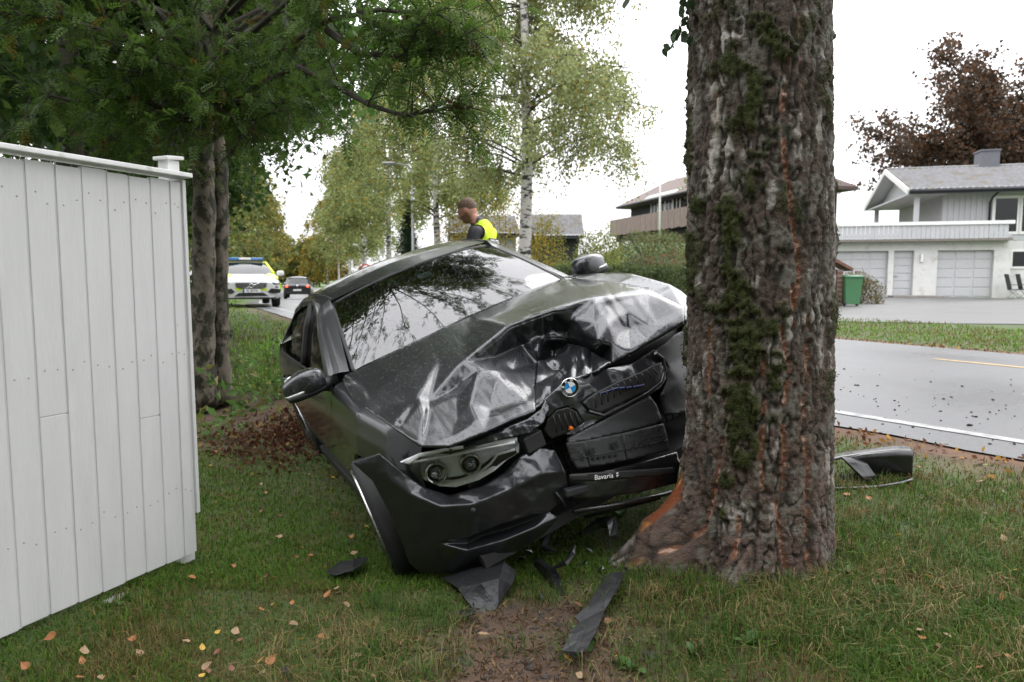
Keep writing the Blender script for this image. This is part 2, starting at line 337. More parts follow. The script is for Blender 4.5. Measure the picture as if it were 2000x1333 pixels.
M['asphalt'] = asphalt('wet_asphalt', (.080, .083, .088), (.27, .45)); M['drive'] = asphalt('driveway_asphalt', (.12, .118, .115), (.45, .65))
strip('road', 0, ROADW, -50, 165, 0, M['asphalt'], 8, edge=.16)
M['line_w'] = pm('road_paint_white', (.30, .30, .295), .5, var=.12, vs=3, col2=(.16, .16, .16), c2s=11, c2t=.55, c2w=.07)
M['line_y'] = pm('road_paint_yellow', (.42, .27, .08), .5, var=.12, vs=3, col2=(.2, .17, .12), c2s=9, c2t=.56, c2w=.06)
strip('road_edge_line', .43, .55, -50, 165, .005, M['line_w'])
strip('road_centre_line', 5.0, 5.1, -50, 1.6, .005, M['line_y'])
strip('road_centre_line', 5.0, 5.1, 16, 120, .005, M['line_y'])
strip('road_edge_line', ROADW - .3, ROADW - .2, 14, 165, .005, M['line_w'])
def drape(name, poly, dz, res, mat, kind='structure'):
    P = np.array(poly); x0, y0 = P.min(0); x1, y1 = P.max(0)
    X, Y = np.meshgrid(np.arange(x0 + res / 2, x1, res), np.arange(y0 + res / 2, y1, res)); pts = [Vector(p) for p in poly]; n = len(pts)
    ed = [(i, (i + 1) % n) for i in range(n)]
    px, py = X.ravel(), Y.ravel(); ins = np.zeros(px.shape, bool)
    for i in range(n):
        a, b = P[i], P[(i + 1) % n]; c = ((a[1] > py) != (b[1] > py)) & (px < (b[0] - a[0]) * (py - a[1]) / (b[1] - a[1] + 1e-12) + a[0]); ins ^= c
    allp = pts + [Vector((a, b)) for a, b in zip(px[ins], py[ins])]
    vo, _, fo, *_ = geometry.delaunay_2d_cdt(allp, ed, [], 1, 1e-5)
    V = np.array([v[:] for v in vo]); Z = gz(V[:, 0], V[:, 1]) + dz
    o = mesh_np(name, np.column_stack([V, Z]), np.array([list(f) for f in fo]), mat, None, True); tag(o, kind=kind); return o
drape('driveway', [(7.1, 17.2), (10, 16.2), (14.5, 15.0), (24, 12.5), (24, 23), (19.2, 24.5), (22.0, 33.0), (20.5, 34.2), (15, 36), (13.2, 31), (11.4, 26.5)], .012, .7, M['drive'])
# stones and clods thrown onto the road
def rocks(name, X, Y, Z, size, mat, kind='stuff'):
    bm = bmesh.new(); bmesh.ops.create_icosphere(bm, subdivisions=1, radius=1); base = np.array([v.co[:] for v in bm.verts]); bf = np.array([[v.index for v in f.verts] for f in bm.faces]); bm.free()
    n = len(X); sc = size[:, None, None] * RNG.uniform(.5, 1.2, (n, 1, 3)) * RNG.uniform(.75, 1.2, (n, len(base), 1)); sc[..., 2] *= .6
    V = base[None] * sc + np.stack([X, Y, Z], -1)[:, None]; Fq = bf[None] + (np.arange(n) * len(base))[:, None, None]
    o = mesh_np(name, V.reshape(-1, 3), Fq.reshape(-1, 3), mat); tag(o, kind=kind); return o
n = 650; s = RNG.normal(-2.6, 2.6, n); u = np.abs(RNG.normal(0, 1.0, n)) * 1.5 + .1; X, Y = road_xy(u, s); rz = zroad(s) + .004
M['clod'] = pm('clod', (.035, .028, .022), .9, var=.4, bump=.5)
tag(rocks('road_gravel', X, Y, rz, RNG.gamma(1.4, .0042, n) + .003, M['clod']), 'dark stones and soil clods thrown across the wet road edge', 'gravel')
# ------------------------------------------------------------------ grass
def grass(name, X, Y, Z, Ln, W, colr, mat, lean=1.15):
    n = len(X); a = RNG.uniform(0, 2 * np.pi, n); dx, dy = np.cos(a), np.sin(a); b = RNG.uniform(.05, 1, n) * lean; fa = a + RNG.normal(0, .5, n) + np.pi / 2; wx, wy = np.cos(fa) * W / 2, np.sin(fa) * W / 2
    root = np.stack([X, Y, Z - .006], -1); wv = np.stack([wx, wy, np.zeros(n)], -1)
    mid = root + np.stack([dx * b * Ln * .35, dy * b * Ln * .35, Ln * .6], -1); tip = root + np.stack([dx * b * Ln * 1.05, dy * b * Ln * 1.05, Ln * (1.05 - .55 * b)], -1)
    V = np.stack([root - wv, root + wv, mid + wv * .8, mid - wv * .8, tip], 1).reshape(-1, 3); k = np.arange(n) * 5
    q = np.stack([k, k + 1, k + 2, k + 3], -1); t = np.stack([k + 3, k + 2, k + 4], -1)
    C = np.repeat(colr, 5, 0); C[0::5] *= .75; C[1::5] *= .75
    o = mesh_np(name, V, [q, t], mat, None, False, C); tag(o, kind='stuff'); return o
M['grass'] = pm('grass', (.05, .08, .02), .55, var=.12, vs=20, attr=True, trans=.3, spec=.12)
def grass_field(n, d0, d1, side, seed):
    r = np.random.default_rng(seed); d = 1 / (1 / d1 + (1 / d0 - 1 / d1) * r.random(n)); X = d * r.uniform(-.78, .8, n); Y = d.copy()
    U, S = us(X, Y); dmk = dirt_mask(X, Y, U, S)
    if side < 0: ok = (U < -.02) & (r.random(n) > dmk * 1.05 - .05)
    else: ok = (U > ROADW + .12) & (U < 12.0 + (fbm(xy3(X, Y, .5), 2, 2) - .5) * 1.2) & (X > 0) & (r.random(n) > dmk)
    X, Y, U, S = X[ok], Y[ok], U[ok], S[ok]; return X, Y, U, S, r
def grass_col(X, Y, U, r, bright):
    n = len(X); p = fbm(xy3(X, Y, 1.1), 41, 3); q = r.random(n); t = fbm(xy3(X, Y, 4.5), 44, 3)
    g = np.array([.046, .100, .011]) + (r.random((n, 1)) ** 1.5) * np.array([.062, .085, .014])
    st = np.array([.17, .125, .048]) * r.uniform(.6, 1.25, (n, 1))
    k = (q < .05 + .36 * smooth(.45, .72, p) + .4 * smooth(.55, .8, t) + .35 * np.exp(-((U + .2) / 1.0) ** 2) + .16 * smooth(.5, 1.4, X))[:, None]
    return np.where(k, st, g * bright)
X, Y, U, S, r = grass_field(225000, 1.45, 11, -1, 1)
dd = np.hypot(X, Y); long_ = smooth(.5, .75, fbm(xy3(X, Y, 1.4), 77, 3)); nearfence = np.exp(-((X + 1.55 + (3.0 - Y) * -.43) / .18) ** 2) * (Y < 3.4)
Ln = (.014 + .024 * r.random(len(X)) + .030 * long_ * r.random(len(X)) + .03 * (X > .8) * (Y < 4) * r.random(len(X)) + .05 * nearfence * r.random(len(X)) + .07 * np.exp(-((np.hypot(X - 1.04, Y - 2.9) - .42) / .12) ** 2) * r.random(len(X)))
W = np.maximum(.0024, dd * .00108) * r.uniform(.7, 1.3, len(X))
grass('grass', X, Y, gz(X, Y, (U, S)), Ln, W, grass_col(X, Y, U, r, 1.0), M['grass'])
X, Y, U, S, r = grass_field(95000, 2.9, 9, -1, 8); k = X < .4; X, Y, U, S = X[k], Y[k], U[k], S[k]
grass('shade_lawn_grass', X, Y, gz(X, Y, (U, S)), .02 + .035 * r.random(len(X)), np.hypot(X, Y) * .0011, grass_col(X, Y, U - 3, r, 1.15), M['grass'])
X, Y, U, S, r = grass_field(80000, 7, 40, -1, 2); k = X < 1.0; X, Y, U, S = X[k], Y[k], U[k], S[k]
grass('far_lawn_grass', X, Y, gz(X, Y, (U, S)), .05 + .06 * r.random(len(X)), Y * .0011, grass_col(X, Y, U - 3, r, 2.3), M['grass'])
X, Y, U, S, r = grass_field(80000, 9.5, 30, 1, 3)
grass('verge_grass', X, Y, gz(X, Y, (U, S)), .035 + .07 * r.random(len(X)) * smooth(7.0, 8.5, U), Y * .0011, grass_col(X, Y, U + 4, r, 1.6), M['grass'])

# longer dry tufts round the trunk foot and towards the road, and clumps under the fence
r = np.random.default_rng(17); nt_ = 520; cx = np.concatenate([r.normal(1.15, .42, 240), r.uniform(.5, 2.2, 200), r.normal(-.45, .2, 80)]); cy = np.concatenate([r.normal(2.45, .2, 240), r.uniform(1.7, 3.9, 200), r.normal(2.25, .2, 80)])
k = r.integers(0, nt_, 15000); X = cx[k] + r.normal(0, .03, len(k)); Y = cy[k] + r.normal(0, .03, len(k)); U, S = us(X, Y); ok = (U < -.15) & (np.hypot(X - 1.045, Y - 3.0) > .31); X, Y, U, S, k = X[ok], Y[ok], U[ok], S[ok], k[ok]
st_ = (r.random(nt_) < .5)[k][:, None] & (r.random((len(k), 1)) < .8); cc = np.where(st_, np.array([.24, .185, .085]) * r.uniform(.6, 1.3, (len(k), 1)), np.array([.06, .115, .022]) * r.uniform(.6, 1.4, (len(k), 1)))
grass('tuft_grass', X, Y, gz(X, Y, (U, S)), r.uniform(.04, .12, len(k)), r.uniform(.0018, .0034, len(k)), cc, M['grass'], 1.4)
# ------------------------------------------------------------------ the crashed saloon (local axes: X forward from the front axle, Y left, Z up)
CR = np.array([[.404, .8536, -.329], [-.914, .3912, -.1072], [.0372, .344, .9382]]); CP = np.array([.266, 3.7631, .136])
car = empty('crashed_car', label='dark grey saloon with crumpled hood, leaning against the thick mossy trunk', cat='car')
car.matrix_world = Matrix(((*CR[0], CP[0]), (*CR[1], CP[1]), (*CR[2], CP[2]), (0, 0, 0, 1)))
CO = CR.T @ (CAM - CP)
def hz(X, Y):
    zc = np.interp(X, [-.75, -.6, -.33, 0, .4, .65, .75, .85, 1.1], [1.02, 1.0, .985, .945, .875, .80, .75, .68, .45]); return zc - .05 * (Y / .72) ** 2
def xf(X, Y): return .80 - .30 * (np.abs(Y) / .8) ** 2.6
def hit(px, py, h, surf):
    px, py, h = [np.atleast_1d(np.asarray(a, float)) for a in (px, py, h)]
    D = (FWD[None] + ((px - CXP) / F_PX)[:, None] * np.array([[1., 0, 0]]) + ((CYP - py) / F_PX)[:, None] * UPV[None]) @ CR
    t = np.linspace(2.0, 6.5, 700); out = np.empty((len(px), 3))
    for a in range(0, len(px), 3000):
        s = slice(a, a + 3000); Q = CO + t[None, :, None] * D[s][:, None]
        g = (Q[..., 2] - hz(Q[..., 0], Q[..., 1]) if surf == 'hood' else Q[..., 0] - xf(0, Q[..., 1])) - h[s][:, None]
        c = (g[:, :-1] > 0) & (g[:, 1:] <= 0); i = np.where(c.any(1), c.argmax(1), np.abs(g).argmin(1).clip(0, len(t) - 2)); k = np.arange(len(i))
        g0, g1 = g[k, i], g[k, i + 1]; f = np.clip(g0 / (g0 - g1 + 1e-9), 0, 1); out[s] = CO + (t[i] + f * (t[1] - t[0]))[:, None] * D[s]
    return out
def tin(name, pts, ring, mat, surf, parent=None, creases=(), res=5, relax=3, thick=.012, noise=None, z2=False, close=True):
    """a sheet-metal panel: control points (photo column, row, offset from the panel's original surface), outline ring, crease lines"""
    P = np.array(pts, float); P[:, :2] = np.stack([540 + P[:, 0] / 2.381, 430 + P[:, 1] / 2.381], -1) if z2 else P[:, :2]
    ring = list(range(len(P))) if ring is None else ring; ed = [(ring[i], ring[(i + 1) % len(ring)]) for i in range(len(ring))]
    vo, _, fo, *_ = geometry.delaunay_2d_cdt([Vector(p[:2]) for p in P], ed + [tuple(c) for c in creases], [], 1, 1e-4)
    cv = np.array([v[:] for v in vo]); ch = np.array([P[np.argmin(((P[:, :2] - v) ** 2).sum(1)), 2] for v in cv]); tri = np.array([list(f)[:3] for f in fo])
    rp, re = [], []
    for a, b in ed:
        n = max(1, int(np.hypot(*(P[b, :2] - P[a, :2])) / res)); rp += [P[a, :2] + (P[b, :2] - P[a, :2]) * k / n for k in range(n)]
    m = len(rp); re = [(i, (i + 1) % m) for i in range(m)]; RPa = np.array(rp)
    x0, y0 = P[:, :2].min(0); x1, y1 = P[:, :2].max(0); gx_, gy_ = np.meshgrid(np.arange(x0, x1, res), np.arange(y0, y1, res * .87)); gx_[1::2] += res / 2
    q = np.column_stack([gx_.ravel(), gy_.ravel()]); ins = np.zeros(len(q), bool)
    for i in range(m):
        a, b = RPa[i], RPa[(i + 1) % m]; ins ^= ((a[1] > q[:, 1]) != (b[1] > q[:, 1])) & (q[:, 0] < (b[0] - a[0]) * (q[:, 1] - a[1]) / (b[1] - a[1] + 1e-12) + a[0])
    q = q[ins]
    if len(q):
        dmin = np.min(((q[:, None] - RPa[None]) ** 2).sum(-1), 1); q = q[dmin > (res * .55) ** 2]
    vo, _, fo, *_ = geometry.delaunay_2d_cdt([Vector(p) for p in rp] + [Vector(p) for p in q], re, [], 1, 1e-5)
    V2 = np.array([v[:] for v in vo]); T = np.array([list(f)[:3] for f in fo]); H = np.zeros(len(V2)); best = np.full(len(V2), -9.)
    for a, b, c in tri:
        A, B, C = cv[a], cv[b], cv[c]; dt = (B[0] - A[0]) * (C[1] - A[1]) - (C[0] - A[0]) * (B[1] - A[1])
        if abs(dt) < 1e-9: continue
        w1 = ((V2[:, 0] - A[0]) * (C[1] - A[1]) - (C[0] - A[0]) * (V2[:, 1] - A[1])) / dt; w2 = ((B[0] - A[0]) * (V2[:, 1] - A[1]) - (V2[:, 0] - A[0]) * (B[1] - A[1])) / dt
        mn = np.minimum(np.minimum(w1, w2), 1 - w1 - w2); k = mn > best; H[k] = (ch[a] * (1 - w1 - w2) + ch[b] * w1 + ch[c] * w2)[k]; best[k] = mn[k]
    E = np.concatenate([T[:, [0, 1]], T[:, [1, 2]], T[:, [2, 0]]]); E = np.sort(E, 1); E, cnt = np.unique(E, axis=0, return_counts=True); bd = np.zeros(len(V2), bool); bd[E[cnt == 1].ravel()] = True
    for _ in range(relax):
        s = np.zeros(len(V2)); c = np.zeros(len(V2)); np.add.at(s, E[:, 0], H[E[:, 1]]); np.add.at(s, E[:, 1], H[E[:, 0]]); np.add.at(c, E[:, 0], 1); np.add.at(c, E[:, 1], 1)
        H = np.where(bd, H, .4 * H + .6 * s / np.maximum(c, 1))
    if noise is not None: H = H + noise(V2)
    V = hit(V2[:, 0], V2[:, 1], H, surf)
    ab = (V[T[:, 1]] - V[T[:, 0]]); ac = (V[T[:, 2]] - V[T[:, 0]]); nz = np.cross(ab, ac).sum(0); flip = (nz[2] if surf == 'hood' else nz[0]) < 0
    if flip: T = T[:, ::-1]
    if thick:
        off = np.array([0, 0, -thick]) if surf == 'hood' else np.array([-thick, 0, 0]); nV = len(V); be = E[cnt == 1]
        side = np.column_stack([be[:, 0], be[:, 1], be[:, 1] + nV, be[:, 0] + nV]); V = np.concatenate([V, V + off])
        o = mesh_np(name, V, [T, T[:, ::-1] + nV, side], mat, parent, True)
    else: o = mesh_np(name, V, T, mat, parent, True)
    return o
GREY = (.026, .0275, .0315)
M['car_paint'] = paint('dark_grey_lacquer', GREY, metal=.55, rough=.35, ds=95, dirt=(.03, .029, .027))
M['car_paint_dry'] = paint('dark_grey_lacquer_scuffed', GREY, metal=.55, rough=.38, drops=False, dirt=(.03, .028, .025))
M['windshield'] = glassm('windscreen_glass', (.22, .25, .26), 2.0, drops=140); M['side_glass'] = glassm('side_glass', (.25, .27, .25), 1.5, drops=120)
M['lens'] = glassm('lamp_lens', (.93, .95, .95), 1.45)
# crumpled hood
hp = [(318, 722, .045), (420, 668, .05), (560, 602, .055), (700, 537, .055), (900, 442, .06), (1100, 357, .06), (1250, 300, .062), (1345, 268, .062),   # 0-7 rear edge
      (1440, 276, .055), (1590, 290, .06), (1735, 318, .06), (1895, 405, .05), (1892, 474, .03),                                                      # 8-12 left side
      (1760, 549, .005), (1650, 612, -.01), (1560, 662, -.03), (1500, 640, -.075), (1440, 600, -.05), (1345, 580, -.05), (1300, 640, -.075), (1215, 668, -.055),        # 13-20 front edge, left half, and the punched-in hole
      (1205, 780, -.045), (1203, 884, -.02), (1090, 925, -.01), (960, 985, 0), (800, 1050, .0), (670, 1048, .0),                                         # 21-26 front edge, right half
      (540, 960, .0), (450, 900, -.004), (350, 830, -.004), (304, 745, .02),                                                                          # 27-30 right side
      (1075, 490, .085), (1180, 452, .085), (1290, 415, .09), (1480, 358, .085),                                                                       # 31 A .. 34 B ridge
      (710, 842, .012), (870, 656, .048), (1140, 580, .005), (1030, 735, .008), (1150, 840, -.02),                                                      # 35 N1 36 N2 37 - 38 N4 39 N5
      (430, 788, .028), (655, 826, .036), (575, 960, .006), (690, 930, .03), (1000, 880, -.012), (840, 920, -.002), (840, 775, .0),                      # 40-46
      (1540, 400, .062), (1546, 490, .044), (1560, 580, .012), (1625, 430, .045), (1728, 490, .02), (1728, 330, .062), (1640, 500, .012),                   # 47-53
      (1360, 460, .050), (1250, 530, .012), (1420, 520, .018), (1000, 640, .02), (560, 720, .045), (760, 640, .045), (960, 530, .06), (940, 700, .03),      # 54-61
      (1480, 480, .048), (1200, 610, -.005), (760, 960, .012), (900, 860, .012), (1090, 700, -.012), (1010, 810, -.004), (1500, 560, .030)]                 # 62-68
hp = [(x, y, h if i < 13 or i in (24, 25, 26, 27, 28, 29, 30) else .03 + (h - .03) * 1.45 if i < 31 else .028 + (h - .028) * 1.65) for i, (x, y, h) in enumerate(hp)]
def hood_noise(v):
    x, y = (v[:, 0] - 1095) / 70, (v[:, 1] - 690) / 60; k = np.exp(-(x * x + y * y)); k2 = smooth(600, 700, v[:, 1] + .35 * (v[:, 0] - 900))
    rg = 1 - np.abs(2 * fbm(xy3(v[:, 0] * .026, v[:, 1] * .022), 8, 1) - 1); r2 = fbm(xy3(v[:, 0] * .016 + 3, v[:, 1] * .02), 12, 3) - .5
    xr, yr_ = v[:, 0] * .55 + v[:, 1] * .83, v[:, 0] * .83 - v[:, 1] * .55; st = np.abs(2 * fbm(xy3(xr * .010, yr_ * .045), 33, 2) - 1); return k * (rg - .6) * .03 + k2 * (r2 * .006 + (st - .5) * .0035)
hood = tin('hood', hp, list(range(31)), M['car_paint'], 'hood', car, z2=True, res=3.5, relax=2, noise=hood_noise,
    creases=[(40, 41), (41, 35), (35, 36), (36, 31), (31, 32), (32, 33), (33, 34), (31, 37), (37, 20), (36, 38), (38, 39), (35, 26), (35, 64), (34, 52), (34, 47), (47, 48), (48, 49), (30, 40), (38, 57), (38, 44), (41, 42), (34, 62), (37, 66), (66, 21), (48, 68), (68, 17)])
# torn folds inside the punched hole
M['crease'] = paint('lacquer_torn', (.02, .021, .024), metal=.5, rough=.3, drops=False)
def hole_noise(v): return .05 * (fbm(xy3(v[:, 0] * .03, v[:, 1] * .022), 21, 2) - .5) + .035 * np.abs(2 * fbm(xy3(v[:, 0] * .035 + 7, v[:, 1] * .02), 4, 1) - 1)
tin('hood_tear', [(1215, 655, -.06), (1300, 632, -.09), (1345, 572, -.055), (1440, 592, -.06), (1500, 632, -.08), (1552, 660, -.03), (1490, 700, -.03), (1400, 735, -.02), (1330, 755, -.03), (1265, 830, -.05), (1200, 875, -.04), (1205, 760, -.08), (1380, 660, -.05), (1300, 720, -.10)], list(range(12)), M['crease'], 'hood', hood, z2=True, res=2.5, relax=1, noise=hole_noise, creases=[(3, 12), (12, 7), (1, 13), (13, 9)])
# ---- body sides
def taper(X): return np.interp(X, [-3.82, -3.6, -3.3, -2.9, 0, .3, .45, .6, .75], [.32, .14, .05, 0, 0, .05, .11, .22, .36])
def ztop(X): return np.interp(X, [-3.82, -3.4, -2.6, -1.6, -.7, -.5, 0, .3, .62], [.98, 1.03, 1.0, .965, .945, .93, .865, .815, .745])
def wide(Z, X): return np.interp(Z * .965 / ztop(X), [.18, .30, .45, .60, .72, .785, .80, .86, .90, .94, .965], [.84, .872, .896, .905, .904, .902, .897, .880, .862, .846, .828]) - taper(X)
def zbot(X):
    z = np.full_like(X, .20)
    for a in (0, -2.81):
        k = np.abs(X - a) < .365; z[k] = .31 + np.sqrt(.365 ** 2 - (X[k] - a) ** 2)
    return z
def yhood(X): return np.interp(X, [-.55, 0, .3, .62], [.745, .725, .67, .58])
def side_panel(name, x0, x1, sgn, n=40, flap=False, mat=None):
    X = np.linspace(x0, x1, n); zb, zt = zbot(X), ztop(X); t = np.linspace(0, 1, 22); Z = zb[:, None] + (zt - zb)[:, None] * t; XX = np.repeat(X[:, None], 22, 1); W = wide(Z, XX)
    rows = [np.stack([XX - 0 * W, W, Z], -1)]
    inner = np.stack([XX[:, :1], W[:, :1] - .03, Z[:, :1] + .004], -1); rows.insert(0, inner)
    if flap:
        for k in (.35, .7, 1): rows.append(np.stack([XX[:, -1:], (W[:, -1:] * (1 - k) + yhood(XX[:, -1:]) * k), Z[:, -1:] * (1 - k) + (hz(XX[:, -1:], yhood(XX[:, -1:])) - .008) * k + .012 * math.sin(math.pi * k)], -1))
        rows.append(np.stack([XX[:, -1:], yhood(XX[:, -1:]) - .005, hz(XX[:, -1:], .72) - .06], -1))
    G = np.concatenate(rows, 1); G[..., 1] *= sgn; mb = MB(); mb.grid(G); return mb.build(name, mat or M['car_paint_dry'], car)
for sg in (-1, 1):
    side_panel('front_fender', -.53, .50 if sg < 0 else .42, sg, 50, True)
    fd = side_panel('front_door', -.537, -1.625, sg); rd = side_panel('rear_door', -1.633, -2.46, sg); side_panel('rear_quarter_panel', -2.467, -3.82, sg, 60)
    for X0, par in ((-1.45, fd), (-2.33, rd)):
        h = MB(); h.tube([(X0 + .11, sg * .90, .845), (X0 + .08, sg * .925, .852), (X0 - .08, sg * .925, .856), (X0 - .11, sg * .90, .852)], [.008, .013, .013, .008], 10); h.build('handle', M['car_paint_dry'], par)
    sk = MB(); sk.box((-1.4, sg * .855, .21), (1.95, .05, .07), bev=.015); sk.build('sill', M['plastic'], car)
# ---- greenhouse
def yg(z): return np.interp(z, [.9, .96, 1.15, 1.30, 1.38], [.835, .822, .735, .645, .575])
def zrail(X): return np.interp(X, [-3.05, -2.75, -2.4, -2.0, -1.5, -1.25, -1.0, -.72], [1.04, 1.17, 1.29, 1.35, 1.345, 1.265, 1.135, .96])
def zcen(X): return np.interp(X, [-2.6, -2.4, -2.0, -1.6, -1.3, -1.08], [1.32, 1.385, 1.435, 1.442, 1.415, 1.368])
WB = lambda e: np.stack([-.36 - .14 * e ** 2, .70 * e, .992 - .02 * e ** 2], -1)
WT = lambda e: np.stack([-1.06 - .12 * e ** 2, .56 * e, 1.368 - .052 * np.abs(e) ** 2.2], -1)
e = np.linspace(-1, 1, 25); k = np.linspace(0, 1, 14)[:, None, None]
wsG = WB(e)[None] * (1 - k) + WT(e)[None] * k + np.array([.5, 0, 1.])[None, None] * (np.sin(k * math.pi) * .022 * (1 - .4 * (e ** 2))[None, :, None])
ws = MB(); ws.grid(wsG); wso = ws.build('windscreen', M['windshield'], car)
fr = MB()   # black printed border inside the glass
fr.tube([tuple(p + np.array([0, 0, -.006])) for p in wsG[-1]], .012, 6); fr.tube([tuple(p + np.array([0, 0, -.006])) for p in wsG[:, 0]], .012, 6); fr.tube([tuple(p + np.array([0, 0, -.006])) for p in wsG[:, -1]], .012, 6); fr.build('windscreen_seal', M['plastic'], wso)
tg = MB(); c = Vector(wsG[11, 12]) + Vector((-.012, 0, -.03)); tg.box(c, (.05, .085, .012), Matrix.Rotation(R(28), 3, 'Y'), bev=.004); M['tag'] = pm('toll_tag', (.55, .66, .6), .5, var=.05); tg.build('toll_tag', M['tag'], wso)
mm = MB(); mm.sell(Vector(wsG[10, 12]) + Vector((-.09, 0, -.06)), (.015, .12, .035), .5); mm.build('rear_view_mirror', M['plastic'], car)
Xr = np.linspace(0, 1, 26); er = np.linspace(-1, 1, 25)
fx = WT(er); G = np.zeros((26, 25, 3))
for i, a in enumerate(Xr):
    X = fx[:, 0] * (1 - a) + (-2.38 + .06 * er ** 2) * a - .012 * (1 - a); yy = er * (.563 + .012 * math.sin(a * math.pi)); z = zcen(X) - .06 * np.abs(er) ** 2.2 * (1 if a < .5 else 1) + .004; G[i] = np.stack([X, yy, z], -1)
rf = MB(); rf.grid(G); roof = rf.build('roof', M['car_paint'], car)
for sg in (-1, 1):
    gr = MB(); gr.tube([(G[i, 0 if sg < 0 else -1, 0], sg * (abs(G[i, 0, 1]) - .012), G[i, 0, 2] + .004) for i in range(0, 26)], .006, 6); gr.build('roof_trim', M['plastic'], roof)
    X = np.linspace(-.74, -3.0, 60); zr_ = zrail(X); rows = []
    ye = np.interp(X, [-3.0, -2.4, -2.2, -1.3, -1.22, -.74], [.60, .575, .572, .566, .565, .72]); ze = np.where(X > -1.22, np.interp(X, [-1.22, -.74], [1.318, .985]), zcen(X) - .055)
    ze = np.where(X < -2.4, np.interp(X, [-3.0, -2.4], [1.08, 1.30]), ze)
    xe = np.where(X > -1.45, np.interp(X, [-1.45, -1.22, -.74], [-1.45, -1.16, -.52]), X)
    for q in (0, .25, .5, .75, 1):
        yy = (yg(zr_ - .02) + .004) * (1 - q) + ye * q; zz = (zr_ - .02) * (1 - q) + ze * q + .018 * math.sin(q * math.pi); xx = X * (1 - q) + xe * q; rows.append(np.stack([xx, sg * (yy + .014 * math.sin(q * math.pi)), zz], -1))
    ap = MB(); ap.grid(np.stack(rows, 1)); ap.build('roof_pillar', M['car_paint_dry'], car)
    for nm, xa, xb in (('front_side_window', -.80, -1.60), ('rear_side_window', -1.68, -2.50)):
        X = np.linspace(xa, xb, 24); zlo = ztop(X) - .004; zhi = np.maximum(zrail(X) - .012, zlo + .004); q = np.linspace(0, 1, 8); Z = zlo[:, None] + (zhi - zlo)[:, None] * q
        g = MB(); g.grid(np.stack([np.repeat(X[:, None], 8, 1), sg * (yg(Z) - .012), Z], -1)); so_ = g.build(nm, M['side_glass'], car)
    bp = MB(); bp.tube([(-1.64, sg * (yg(z) - .006), z) for z in (.95, 1.05, 1.2, 1.335)], .035, 4); bp.build('door_pillar', M['plastic'], car)
    lt = MB(); X = np.linspace(-.72, -2.55, 30); lt.tube([(x, sg * (wide(np.array(ztop(x)), x) + .002), ztop(x) + .004) for x in X], .009, 6); lt.build('window_trim', M['plastic'], car)
    sail = MB(); sail.add([(-.60, sg * .815, .945), (-.84, sg * .82, .955), (-.84, sg * .77, 1.06), (-.72, sg * .79, .99)], [(0, 1, 2, 3)]); sail.build('mirror_base', M['plastic'], car)
rgG = np.stack([np.stack([np.full(15, a), np.linspace(-b, b, 15), c - .05 * np.linspace(-1, 1, 15) ** 2], -1) for a, b, c in ((-2.36, .555, 1.385), (-2.6, .59, 1.29), (-2.85, .62, 1.17), (-3.04, .63, 1.075))])
rg = MB(); rg.grid(rgG); rg.build('rear_window', M['side_glass'], car)
tk = MB(); tk.grid(np.stack([np.stack([np.full(15, a), np.linspace(-b, b, 15), c - .03 * np.linspace(-1, 1, 15) ** 2], -1) for a, b, c in ((-3.02, .80, 1.075), (-3.4, .76, 1.065), (-3.7, .62, 1.05), (-3.80, .55, .98), (-3.84, .55, .6), (-3.8, .5, .3))])); tk.build('boot_lid', M['car_paint'], car)
# ---- cabin
cb = MB(); cb.box((-1.7, 0, .38), (2.6, 1.62, .3)); cb.box((-.78, 0, .84), (.5, 1.42, .2), bev=.06); cb.box((-3.2, 0, .7), (.9, 1.3, .5)); cb.build('cabin_floor', M['plastic'], car)
for sx, sy in ((-1.55, .38), (-1.55, -.38), (-2.35, .38), (-2.35, -.38)):
    se = MB(); se.box((sx, sy, .62), (.5, .5, .16), bev=.05); se.box((sx - .27, sy, .88), (.14, .48, .58), Matrix.Rotation(R(-14), 3, 'Y'), bev=.05); se.box((sx - .36, sy, 1.2), (.09, .26, .16), bev=.04); se.build('seat', M['rubber'], car)
sw = MB(); sw.lathe([(.175, -.012), (.19, 0), (.175, .012), (.165, 0), (.175, -.012)], 28, Matrix.Translation((-1.06, .38, .93)) @ Matrix.Rotation(R(65), 4, 'Y')); sw.build('steering_wheel', M['plastic'], car)
# ---- wheels
def wheel(X, Y, Z, steer, sg):
    w_ = empty('wheel', parent=car); w_.location = (X, Y, Z); w_.rotation_euler = (0, 0, R(steer))
    a = Matrix.Rotation(R(90) * -sg, 4, 'X')   # local z of the lathe points outward
    t = MB(); t.lathe([(.27, -.10), (.29, -.112), (.308, -.105), (.318, -.08), (.32, 0), (.318, .08), (.308, .10), (.29, .105), (.27, .09)], 48, a); t.build('tyre', M['rubber'], w_)
    r_ = MB(); r_.lathe([(.25, -.09), (.257, .06), (.272, .098), (.284, .112), (.276, .118), (.258, .10)], 48, a); r_.lathe([(.0, .075), (.05, .078), (.06, .07), (.062, .02)], 24, a)
    for i in range(5):
        for da in (-.16, .16):
            th = 2 * math.pi * i / 5; p0 = Vector((.05 * math.cos(th + da * 1.5), .05 * math.sin(th + da * 1.5), .068)); p1 = Vector((.262 * math.cos(th + da), .262 * math.sin(th + da), .10)); d = p1 - p0
            r_.box(a.to_3x3() @ ((p0 + p1) / 2), (d.length, .026, .022), a.to_3x3() @ Matrix.Rotation(math.atan2(d.y, d.x), 3, 'Z'), bev=.006)
    r_.build('rim', M['alloy'], w_); b = MB(); b.lathe([(.0, -.02), (.15, -.02), (.15, .01), (.0, .012)], 32, a); b.build('brake_disc', M['steel'], w_)
wheel(0, -.85, .33, -5, -1); wheel(-.03, .77, .22, 0, 1); wheel(-2.81, -.785, .32, 0, -1); wheel(-2.81, .785, .24, 0, 1)
